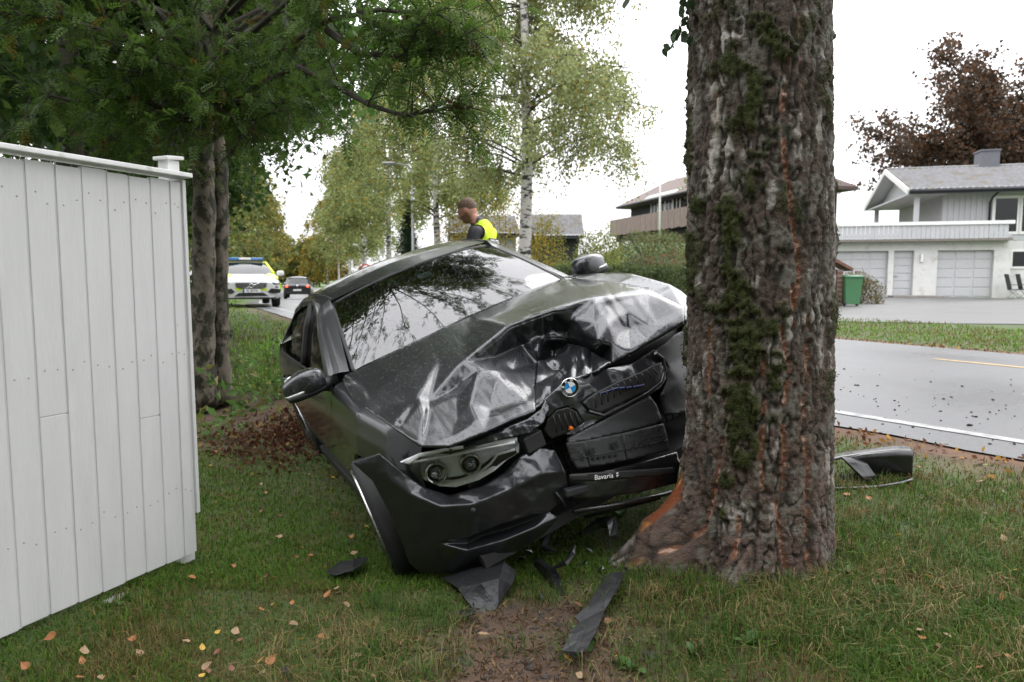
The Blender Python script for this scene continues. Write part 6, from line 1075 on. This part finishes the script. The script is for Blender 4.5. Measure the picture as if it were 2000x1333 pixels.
m = MB(); m.box((-.02, 0, .60), (.02, .5, .11)); m.build('number_plate', M['white_print'], vw); m = MB(); m.box((.0, 0, .42), (.08, 1.6, .1), bev=.03); m.build('bumper', M['plastic'], vw)
m = MB(); m.lathe([(.0, .01), (.06, .01), (.065, 0)], 18, Matrix.Translation((-.03, 0, .87)) @ Matrix.Rotation(R(-90), 4, 'Y')); m.build('badge', M['chrome'], vw)
# ------------------------------------------------------------------ officer
OX, OY = at(948, 542, 7.5)[:2]; oz = gz1(OX, OY); per = empty('person', (OX, OY, oz), math.atan2(.35, -.93), 'person with short hair and beard, black uniform and yellow high-visibility vest', 'person')
S_ = 1.09
J = {'pel': (0, 0, .97, .15), 'wai': (.01, 0, 1.12, .145), 'che': (.03, 0, 1.33, .155), 'nb': (.055, 0, 1.49, .095), 'nk': (.11, 0, 1.535, .064), 'hd': (.155, 0, 1.585, .06)}
for s_, y in (('l', 1), ('r', -1)):
    J.update({'sh' + s_: (.03, .175 * y, 1.43, .082), 'el' + s_: (.06, .25 * y, 1.15, .058), 'wr' + s_: (.26, .19 * y, 1.03, .036), 'ha' + s_: (.34, .16 * y, 1.02, .035), 'hi' + s_: (0, .095 * y, .90, .105), 'kn' + s_: (.03, .11 * y, .50, .07), 'an' + s_: (-.02, .115 * y, .09, .05), 'to' + s_: (.14, .13 * y, .045, .045)})
    for k in range(4): J['f%s%d' % (s_, k)] = (.34 + .075 - .006 * abs(k - 1), (.16 + .022 * (k - 1.5)) * y, 1.005, .010); J['g%s%d' % (s_, k)] = (.34 + .105 - .008 * abs(k - 1), (.155 + .02 * (k - 1.5)) * y, .985, .009)
    J['t' + s_] = (.35, .115 * y, 1.03, .012); J['u' + s_] = (.385, .098 * y, 1.02, .010)
ed = [('pel', 'wai'), ('wai', 'che'), ('che', 'nb'), ('nb', 'nk'), ('nk', 'hd')]
for s_ in 'lr':
    ed += [('che', 'sh' + s_), ('sh' + s_, 'el' + s_), ('el' + s_, 'wr' + s_), ('wr' + s_, 'ha' + s_), ('pel', 'hi' + s_), ('hi' + s_, 'kn' + s_), ('kn' + s_, 'an' + s_), ('an' + s_, 'to' + s_), ('ha' + s_, 't' + s_), ('t' + s_, 'u' + s_)]
    for k in range(4): ed += [('ha' + s_, 'f%s%d' % (s_, k)), ('f%s%d' % (s_, k), 'g%s%d' % (s_, k))]
kk = list(J); me = bpy.data.meshes.new('skeleton'); me.from_pydata([tuple(c * S_ for c in J[k][:3]) for k in kk], [(kk.index(a), kk.index(b)) for a, b in ed], []); sk = bpy.data.objects.new('skeleton', me); COL.objects.link(sk)
sm_ = sk.modifiers.new('skin', 'SKIN'); 
for i, k in enumerate(kk): me.skin_vertices[0].data[i].radius = (J[k][3], J[k][3] * (.75 if k in ('pel', 'wai', 'che') else 1)); me.skin_vertices[0].data[i].use_root = (k == 'pel')
sk.modifiers.new('sub', 'SUBSURF').levels = 2
dg = bpy.context.evaluated_depsgraph_get(); bod = bpy.data.meshes.new_from_object(sk.evaluated_get(dg)); bpy.data.objects.remove(sk)
hm = MB(); hc = Vector((.185, 0, 1.625)) * S_; TL = Matrix.Rotation(R(28), 3, 'Y')
def hp_(x, y, z): return hc + TL @ Vector((x, y, z))
hm.sell(hc, (.098, .076, .118), .95, 24, 18, TL); hm.sell(hp_(.03, 0, -.075), (.066, .055, .05), .9, 16, 12, TL); hm.sell(hp_(.104, 0, -.02), (.02, .014, .026), 1, 10, 8, TL); hm.sell(hp_(.085, 0, .03), (.02, .05, .012), 1, 10, 6, TL); hm.sell(hp_(.09, 0, -.062), (.014, .026, .010), 1, 10, 6, TL)
for y in (-1, 1): hm.sell(hp_(-.012, .078 * y, -.012), (.022, .012, .034), .9, 10, 8, TL)
bm = bmesh.new(); bm.from_mesh(bod); t0 = bpy.data.meshes.new('t'); t0.from_pydata(hm.v, [], hm.f); bm.from_mesh(t0); bm.to_mesh(bod); bm.free(); ob = bpy.data.objects.new('body', bod); COL.objects.link(ob); rm = ob.modifiers.new('r', 'REMESH'); rm.mode = 'VOXEL'; rm.voxel_size = .015; rm.use_smooth_shade = True
dg = bpy.context.evaluated_depsgraph_get(); body = bpy.data.meshes.new_from_object(ob.evaluated_get(dg)); bpy.data.objects.remove(ob)
nv_ = len(body.vertices); BV = np.empty(nv_ * 3); body.vertices.foreach_get('co', BV); BV = BV.reshape(-1, 3); rel = (BV - np.array(hc)) @ np.array(TL)
bc_ = np.tile(np.array([.012, .012, .016]), (nv_, 1)); head_ = (BV[:, 2] > 1.50 * S_) & (BV[:, 0] > .065 * S_); bc_[head_] = (.42, .20, .145)
beard = head_ & (rel[:, 2] < -.035) & (rel[:, 0] > -.02) & (rel[:, 2] > -.15); bc_[beard] = (.17, .085, .055); eye = head_ & (np.abs(rel[:, 2] - .012) < .008) & (np.abs(np.abs(rel[:, 1]) - .032) < .014) & (rel[:, 0] > .06); bc_[eye] = (.03, .02, .02)
hand = (BV[:, 0] > .265 * S_) & (BV[:, 2] < 1.2) & (BV[:, 2] > .9); bc_[hand] = (.42, .20, .145)
at_ = body.color_attributes.new('col', 'FLOAT_COLOR', 'POINT'); at_.data.foreach_set('color', np.column_stack([bc_, np.ones(nv_)]).astype(np.float32).ravel()); M['person'] = pm('skin_and_cloth', (.1, .1, .1), .65, var=.15, vs=25, attr=True, bump=.15, bs=60); link('body', body, M['person'], per)
hr = MB(); hr.sell(hp_(-.014, 0, .035), (.100, .082, .098), .95, 24, 16, TL); 
hv = [Vector(v) for v in hr.v]; keep = []
for f in hr.f:
    c = sum((hv[i] for i in f), Vector()) / len(f); r_ = TL.transposed() @ (c - hc); keep.append(r_.z > (.055 if r_.x > .04 else (.03 if r_.x > -.015 else -.03 - .25 * (r_.x + .015) * -1 * 0)) )
hr.f = [f for f, k in zip(hr.f, keep) if k]; hr.sm = [True] * len(hr.f); M['hair'] = pm('brown_hair', (.12, .07, .045), .7, var=.5, vs=60, bump=.8, bs=120); hr.build('hair', M['hair'], per)
pf = [list(p.vertices) for p in body.polygons]; nrm_ = np.empty(nv_ * 3); body.vertices.foreach_get('normal', nrm_); nrm_ = nrm_.reshape(-1, 3)
vm = (BV[:, 2] > 1.0 * S_) & (BV[:, 2] < 1.545 * S_) & ~head_ & (np.abs(BV[:, 1]) < .150 * S_ + .02 * (BV[:, 2] < 1.3)) & (np.hypot(BV[:, 0] - .075 * S_, BV[:, 1]) > .085 * (BV[:, 2] > 1.44 * S_)); fv = [f for f in pf if all(vm[i] for i in f)]; vs_ = sorted({i for f in fv for i in f}); mp_ = {v: i for i, v in enumerate(vs_)}
M['vest'] = pm('high_visibility_vest', (.62, .80, .03), .7, var=.12, vs=12, bump=.3, bs=30); M['patch'] = pm('orange_badge', (.55, .2, .03), .6, var=.1)
mv = MB(); mv.add([Vector(BV[i]) + Vector(nrm_[i]) * .014 for i in vs_], [[mp_[i] for i in f] for f in fv], True); mv.build('vest', M['vest'], per)
bk = min((BV[i] + nrm_[i] * .014 for i in vs_ if abs(BV[i][1]) < .02 and abs(BV[i][2] - 1.33 * S_) < .03), key=lambda p: p[0]); BM_ = Matrix(((0, 0, -1, bk[0] - .004), (-1, 0, 0, 0), (0, 1, 0, 1.315 * S_), (0, 0, 0, 1))) @ Matrix.Rotation(R(-7), 4, 'X')
m = MB(); m.box(BM_ @ Vector((0, 0, 0)), (.008, .25, .085), BM_.to_3x3() @ Matrix(((0, 1, 0), (0, 0, 1), (1, 0, 0))) if 0 else Matrix.Rotation(R(7), 3, 'Y')); bpn = m.build('back_panel', M['black_print'], per)
text_part('back_lettering', 'POLITI', .075, BM_ @ Matrix.Translation((0, 0, .0055)), M['white_print'], bpn, .0008, bold=.0015)
m = MB(); m.sell((J['shr'][0] * S_ + .02, -.262 * S_, 1.30), (.03, .008, .035), .7, 10, 8); m.build('sleeve_badge', M['patch'], per); m = MB(); m.sell((J['shr'][0] * S_ + .02, .262 * S_, 1.30), (.03, .008, .035), .7, 10, 8); m.build('sleeve_badge', M['patch'], per)
# ------------------------------------------------------------------ wreckage lying around
def sheet(name, pts, tris, mat, label, cat, group=None, thick=.004, sub=1, ground=False):
    P = [Vector(at(x, y, d)) for x, y, d in pts]; c = sum(P, Vector()) / len(P); bm = bmesh.new(); vs = [bm.verts.new(p - c) for p in P]
    for t in tris: bm.faces.new([vs[i] for i in t])
    bmesh.ops.recalc_face_normals(bm, faces=bm.faces[:]); me = bpy.data.meshes.new(name); bm.to_mesh(me); bm.free(); o = link(name, me, mat); o.location = c
    if sub: s = o.modifiers.new('s', 'SUBSURF'); s.subdivision_type = 'SIMPLE'; s.levels = s.render_levels = 3 if name == 'wheel_liner' else 2; d_ = o.modifiers.new('d', 'DISPLACE'); tx = bpy.data.textures.new(name, 'CLOUDS'); tx.noise_scale = .06; d_.texture = tx; d_.strength = .012; d_.mid_level = .5
    s = o.modifiers.new('t', 'SOLIDIFY'); s.thickness = thick; b_ = o.modifiers.new('b', 'BEVEL'); b_.width = .0012; b_.segments = 1; tag(o, label, cat, group); return o
M['liner'] = pm('grey_liner', (.017, .0175, .019), .45, var=.25, bump=.15, bs=50)
sheet('wheel_liner', [(862, 1128, 3.0), (930, 1108, 2.95), (985, 1096, 2.95), (1009, 1118, 2.85), (1000, 1142, 2.78), (972, 1186, 2.66), (946, 1227, 2.58), (931, 1200, 2.62), (905, 1165, 2.72), (893, 1148, 2.8), (940, 1140, 2.70), (975, 1130, 2.72)], [(0, 1, 10, 9), (1, 2, 11, 10), (2, 3, 4, 11), (11, 4, 5), (10, 11, 5), (9, 10, 8), (8, 10, 5, 7), (7, 5, 6)], M['liner'], 'torn grey wheel-arch liner hanging to the ground under the bumper corner', 'car part', 'torn car parts')
def g_d(px, py, dz=.03):
    d = 2.5
    for _ in range(12):
        p = at(px, py, d); z = gz1(p[0], d) + dz; q_ = at_z(px, py, z); d = .5 * d + .5 * q_[1]
    return d
def flat_sheet(name, poly, tris, mat, label, cat, group, dz=.035, curl=.0, thick=.005, sub=1): return sheet(name, [(x, y, g_d(x, y, dz + curl * ((i % 3) - 1))) for i, (x, y) in enumerate(poly)], tris, mat, label, cat, group, thick, sub)
flat_sheet('undertray_strip', [(1186, 1120), (1222, 1116), (1206, 1150), (1182, 1190), (1166, 1230), (1142, 1274), (1120, 1284), (1098, 1272), (1112, 1240), (1132, 1216), (1122, 1206), (1146, 1184), (1166, 1150)], [(0, 1, 2, 12), (12, 2, 3, 11), (11, 3, 9, 10), (3, 4, 8, 9), (4, 5, 7, 8), (5, 6, 7)], M['liner'], 'long narrow grey plastic strip lying in the grass before the trunk', 'car part', 'torn car parts', .05, .012)
flat_sheet('plastic_scrap', [(636, 1118), (662, 1098), (690, 1092), (720, 1087), (712, 1100), (690, 1114), (655, 1122)], [(0, 1, 6), (1, 2, 5, 6), (2, 3, 4, 5)], M['plastic'], 'black leaf-shaped plastic scrap lying between the fence and the car', 'car part', 'torn car parts', .05, .008)
flat_sheet('plastic_scrap', [(546, 1308), (560, 1300), (566, 1308), (556, 1316)], [(0, 1, 2, 3)], M['plastic'], 'tiny black scrap alone in the open lawn', 'car part', 'torn car parts', .04, .004, .004, 0)
flat_sheet('plastic_scrap', [(896, 1196), (925, 1188), (930, 1200), (905, 1208)], [(0, 1, 2, 3)], M['plastic'], 'small black scrap beside the torn wheel-arch liner', 'car part', 'torn car parts', .03, .01, .004, 0)
def shard(name, pts, r_, mat, label, n=4):
    Q = [Vector(at(*p)) for p in pts]; c = sum(Q, Vector()) / len(Q); m = MB(); m.tube([q_ - c for q_ in Q], r_, n, True, False); o = m.build(name, mat); o.location = c; tag(o, label, 'car part', 'torn car parts'); return o
shard('broken_bracket', [(1048, 1098, 2.95), (1075, 1120, 2.88), (1090, 1150, 2.8), (1098, 1172, 2.72)], [.018, .03, .026, .01], M['plastic_wet'], 'crooked black bracket stuck upright left of the root')
shard('broken_bracket', [(1140, 1040, 3.1), (1170, 1022, 3.1), (1196, 1020, 3.06), (1200, 1050, 3.0)], [.012, .024, .03, .022], M['plastic_wet'], 'glossy black bracket leaning on the gouged root')
shard('broken_trim', [(1066, 1012, 3.1), (1070, 1048, 3.05), (1062, 1070, 3.0), (1085, 1076, 2.95)], [.008, .014, .016, .006], M['plastic'], 'thin black trim shard dangling under the bumper end')
shard('broken_trim', [(1080, 1110, 2.85), (1105, 1100, 2.84), (1118, 1080, 2.86), (1122, 1066, 2.9)], [.006, .012, .012, .006], M['plastic_wet'], 'curved black trim shard beside the crooked bracket')
shard('broken_trim', [(1140, 1010, 3.2), (1220, 990, 3.2), (1290, 972, 3.2)], [.01, .012, .01], M['plastic_wet'], 'long black trim rod under the car nose')
# front splitter torn off, lying behind the trunk
D_ = 4.25; sp0 = at(1600, 930, D_); spl = empty('front_splitter', (0, 0, 0), 0, 'glossy black front splitter torn off and lying on the grass by the road', 'car part', 'torn car parts')
def strip3(name, top, bot, mat, par, thick=.012, sub=6):
    T = np.array([at(*p) for p in top]); B = np.array([at(*p) for p in bot]); m = MB(); tt = np.linspace(0, 1, len(T)); q_ = np.linspace(0, 1, len(T) * sub); T2 = np.stack([np.interp(q_, tt, T[:, k]) for k in range(3)], -1); B2 = np.stack([np.interp(q_, tt, B[:, k]) for k in range(3)], -1)
    m.grid(np.stack([T2 * (1 - k) + B2 * k for k in np.linspace(0, 1, 5)])); o = m.build(name, mat, par); s = o.modifiers.new('t', 'SOLIDIFY'); s.thickness = thick; return o
strip3('top_ledge', [(1560, 905, 3.893), (1640, 884, 3.983), (1700, 876, 4.027), (1752, 871, 4.027), (1778, 872, 3.992)], [(1560, 912, 3.759), (1640, 893, 3.795), (1700, 884, 3.813), (1754, 878, 3.831), (1781, 880, 3.849)], M['plastic_wet'], spl)
strip3('face', [(1650, 893, 3.804), (1690, 886, 3.804), (1754, 879, 3.831), (1781, 880, 3.849)], [(1690, 936, 3.884), (1712, 932, 3.875), (1756, 930, 3.857), (1779, 930, 3.866)], M['plastic_wet'], spl)
strip3('bottom_lip', [(1560, 950, 3.866), (1640, 948, 3.849), (1710, 942, 3.831), (1760, 936, 3.813), (1781, 931, 3.822)], [(1560, 948, 3.652), (1640, 953, 3.652), (1710, 950, 3.669), (1760, 942, 3.696), (1783, 935, 3.759)], M['plastic_wet'], spl)
strip3('fin', [(1640, 893, 3.804), (1665, 895, 3.804), (1690, 905, 3.813)], [(1690, 942, 3.759), (1700, 940, 3.777), (1712, 936, 3.804)], M['plastic_wet'], spl)
# ------------------------------------------------------------------ single fallen leaves, each picked out in the grass
def leaf_mesh(name, k):
    r_ = random.Random(k); pts = [(0, 0), (.28, .10), (.40, .32), (.34, .55), (.18, .80), (0, 1.05), (-.16, .80), (-.33, .56), (-.42, .30), (-.28, .08)]; V = []; 
    for x, y in pts: V.append((x * r_.uniform(.85, 1.1), y - .5, .20 * abs(x) * r_.uniform(.3, 1.6) + .10 * (y - .5) ** 2 * r_.uniform(-1, 3)))
    V += [(0, y - .5, -.03) for y in (.2, .5, .8)] + [(0, -.85, .06), (.025, -.5, .0)]
    me = bpy.data.meshes.new(name); me.from_pydata(V, [], [(0, 1, 2, 10), (10, 2, 3, 11), (11, 3, 4, 12), (12, 4, 5), (0, 10, 8, 9), (10, 11, 7, 8), (11, 12, 6, 7), (12, 5, 6), (0, 13, 14)]); return me
leafc = {'yellow': (.52, .32, .05), 'orange': (.36, .15, .05), 'tan': (.33, .22, .125), 'brown': (.20, .085, .045), 'green': (.17, .24, .045)}
LM = {}
for k, c in leafc.items():
    mt = pm('fallen_leaf_' + k, c, .6, var=.35, vs=45, trans=.2, col2=tuple(x * .45 for x in c), c2s=60, c2t=.62); LM[k] = []
    for j in range(3): me = leaf_mesh('fallen_leaf', j + len(LM) * 7); me.materials.append(mt); LM[k].append(me)
spots = [(98, 1244, 'orange'), (258, 1248, 'orange'), (160, 1290, 'orange'), (48, 1300, 'orange'), (165, 1270, 'tan'), (272, 1275, 'tan'), (362, 1252, 'tan'), (404, 1300, 'tan'), (460, 1232, 'tan'), (572, 1218, 'tan'), (530, 1288, 'orange'), (545, 1048, 'tan'), (590, 1070, 'orange'), (608, 1085, 'orange'), (692, 1080, 'tan'), (680, 1028, 'orange'), (686, 1048, 'orange'), (720, 1045, 'orange'), (640, 1160, 'orange'), (676, 1180, 'tan'), (670, 1205, 'brown'), (788, 1112, 'tan'), (694, 1282, 'tan'), (790, 1250, 'tan'), (628, 1242, 'orange'), (510, 1190, 'orange'), (376, 1128, 'orange'), (510, 945, 'tan'), (580, 915, 'tan'), (945, 1238, 'tan'), (965, 1256, 'brown'), (1108, 1284, 'yellow'), (1105, 1242, 'orange'), (1198, 1162, 'orange'), (1192, 1215, 'green'), (1132, 1182, 'brown'), (1188, 1212, 'brown'), (1202, 1282, 'yellow'), (1132, 1318, 'tan'), (1100, 1022, 'tan'),
    (1710, 1138, 'tan'), (1816, 1126, 'yellow'), (1605, 1105, 'tan'), (1612, 1118, 'orange'), (1720, 1116, 'brown'), (1655, 966, 'orange'), (1696, 972, 'orange'), (1915, 940, 'tan'), (1925, 935, 'yellow'), (1960, 960, 'tan'), (1960, 1050, 'tan'), (1980, 1114, 'yellow'), (1962, 1128, 'tan'), (1938, 1158, 'brown'), (1958, 1165, 'orange'), (1945, 1282, 'brown'), (1500, 1305, 'tan'), (1576, 1290, 'brown'), (1720, 1178, 'brown'), (1925, 908, 'green'), (1795, 912, 'orange'), (1900, 1010, 'green'), (1850, 1240, 'tan'), (1462, 1165, 'tan')]
r2 = random.Random(77)
for _ in range(70):
    x_, y_ = r2.uniform(390, 760), r2.uniform(900, 1325)
    if r2.random() < .35: x_, y_ = r2.uniform(1620, 1990), r2.uniform(960, 1325)
    if r2.random() < .15: x_, y_ = r2.uniform(60, 400), r2.uniform(1260, 1325)
    spots.append((x_, y_, r2.choice(['tan', 'orange', 'orange', 'brown', 'brown', 'yellow'])))
lgroup = {'yellow': 'yellow birch leaf fallen on the lawn', 'orange': 'orange-brown birch leaf fallen on the lawn', 'tan': 'pale tan birch leaf fallen on the lawn', 'brown': 'dull dark brown leaf fallen on the lawn', 'green': 'fallen birch leaf still green on the lawn'}
for i, (x_, y_, k) in enumerate(spots):
    d = g_d(x_, y_, .03); p = at(x_, y_, d)
    if i >= 64 and (-.75 < p[0] < 1.6 and 2.9 < p[1] < 4.2): continue
    o = bpy.data.objects.new('fallen_leaf', r2.choice(LM[k])); COL.objects.link(o); o.location = p; s_ = r2.uniform(.026, .042) * (1 if i < 64 else .75); o.scale = (s_, s_, s_); o.rotation_euler = (r2.uniform(-.5, .7), r2.uniform(-.6, .6), r2.uniform(0, 6.28)); tag(o, lgroup[k], 'leaf', 'single %s leaves scattered on the lawn' % k)
# broad-leaved weeds near the camera
for i, (px_, py_, lab) in enumerate([(1352, 1285, 'dandelion with upright broad leaves before the trunk'), (1462, 1262, 'dandelion with single tall leaf right of the upright one'), (240, 1175, 'dandelion rosette below the fence boards'), (1660, 1130, 'dandelion rosette right of the trunk foot'), (1215, 1010, 'jagged-leaved weed under the car nose'), (1150, 1250, 'weed growing across the narrow plastic strip'), (1240, 1310, 'feathery weed at the patch of bare soil')]):
    d = g_d(px_, py_, 0.0); p = at(px_, py_, d); we = empty('weed_plant', p, 0, lab, 'weed', 'broad-leaved weeds'); rr_ = random.Random(i)
    for j in range(rr_.randint(4, 7)):
        a = rr_.uniform(0, 6.28); l = rr_.uniform(.05, .10); el = rr_.uniform(.35, 1.2) if i > 1 else rr_.uniform(.8, 1.35); w_ = l * .17; m = MB(); dx, dy = math.cos(a), math.sin(a); V = []
        for k in range(7):
            t_ = k / 6; c_ = Vector((dx * l * t_ * math.cos(el), dy * l * t_ * math.cos(el), l * (math.sin(el) * t_ - .35 * t_ * t_))); ww = w_ * math.sin(math.pi * min(1, .08 + t_ * .93)) * (1 + .35 * (k % 2)); V += [c_ + Vector((-dy, dx, .25)) * ww, c_, c_ + Vector((dy, -dx, .25)) * ww]
        m.add(V, [(k * 3 + j2, k * 3 + j2 + 1, k * 3 + 4 + j2, k * 3 + 3 + j2) for k in range(6) for j2 in (0, 1)], True); m.build('leaf', pm('weed_leaf', (.06, .14, .03), .5, var=.25, vs=30, trans=.3) if 'weed' not in M else M['weed'], we)
        M.setdefault('weed', bpy.data.materials['weed_leaf'])

# far trees closing the view down the road
for i, (px_, d_, H_) in enumerate([(500, 190, 15), (550, 195, 12), (590, 200, 11), (625, 190, 13)]):
    x_ = (px_ - 1000) / F_PX * d_; broadleaf(x_, d_, H_, H_ * .55, .6, 6000, .9, (.11, .13, .035), (.3, .22, .04), .3, ['distant tree past the bend behind the police car', 'distant low tree beyond the black car', 'distant yellowing tree at the road end', 'distant tree behind the birch row'][i], 400 + i, name='distant_tree', group='trees far down the road', clump=1.0, lobes=False)
# twigs, needles and crumbs on the bare soil
rng = np.random.default_rng(88); n = 5200; k_ = rng.integers(0, 3, n); x = np.choose(k_, [rng.normal(.10, .34, n), rng.normal(.0, .3, n), rng.normal(.95, .45, n)]); y = np.choose(k_, [rng.normal(2.42, .3, n), rng.normal(1.95, .22, n), rng.normal(2.5, .25, n)]); P = np.column_stack([x, y, gz(x, y) + rng.uniform(.002, .012, n)])
o = leaves('dry_debris', P, .028, lcol(n, (.11, .06, .032), (.28, .19, .09), .35, rng), None, asp=.22); tag(o, 'dry grass bits and bark crumbs on the bare soil before the trunk', 'debris', kind='stuff')
n = 900; x = rng.normal(.08, .3, n); y = rng.normal(2.2, .35, n); tag(rocks('soil_crumbs', x, y, gz(x, y), rng.gamma(1.5, .0035, n) + .002, M['clod']), 'small soil crumbs on the bare patch by the plastic strip', 'soil')

# splinters of black plastic and lamp glass under the nose
rs2 = random.Random(12)
for i in range(26):
    px_, py_ = rs2.uniform(900, 1230), rs2.uniform(1010, 1170)
    if py_ > 1130 and px_ > 1180: continue
    d = g_d(px_, py_, .02); p = at(px_, py_, d); l = rs2.uniform(.02, .06); m = MB(); w_ = l * rs2.uniform(.25, .6); k_ = rs2.uniform(-.4, .6)
    m.add([(-l / 2, -w_ / 2, 0), (l * .1, -w_ * .6, .01 * k_), (l / 2, -w_ * .1, .02 * k_), (l * .25, w_ * .5, .012), (-l * .4, w_ * .35, .004)] + [(-l / 2, -w_ / 2, -.003), (l * .1, -w_ * .6, .01 * k_ - .003), (l / 2, -w_ * .1, .02 * k_ - .003), (l * .25, w_ * .5, .009), (-l * .4, w_ * .35, .001)], [(0, 1, 2, 3, 4), (9, 8, 7, 6, 5)] + [(j, (j + 1) % 5, 5 + (j + 1) % 5, 5 + j) for j in range(5)])
    o = m.build('plastic_splinter', M['plastic_wet']); o.location = p; o.rotation_euler = (rs2.uniform(-.6, .6), rs2.uniform(-.6, .6), rs2.uniform(0, 6.28)); tag(o, 'small black plastic splinter in the grass under the car nose', 'splinter', 'small splinters under the car nose')
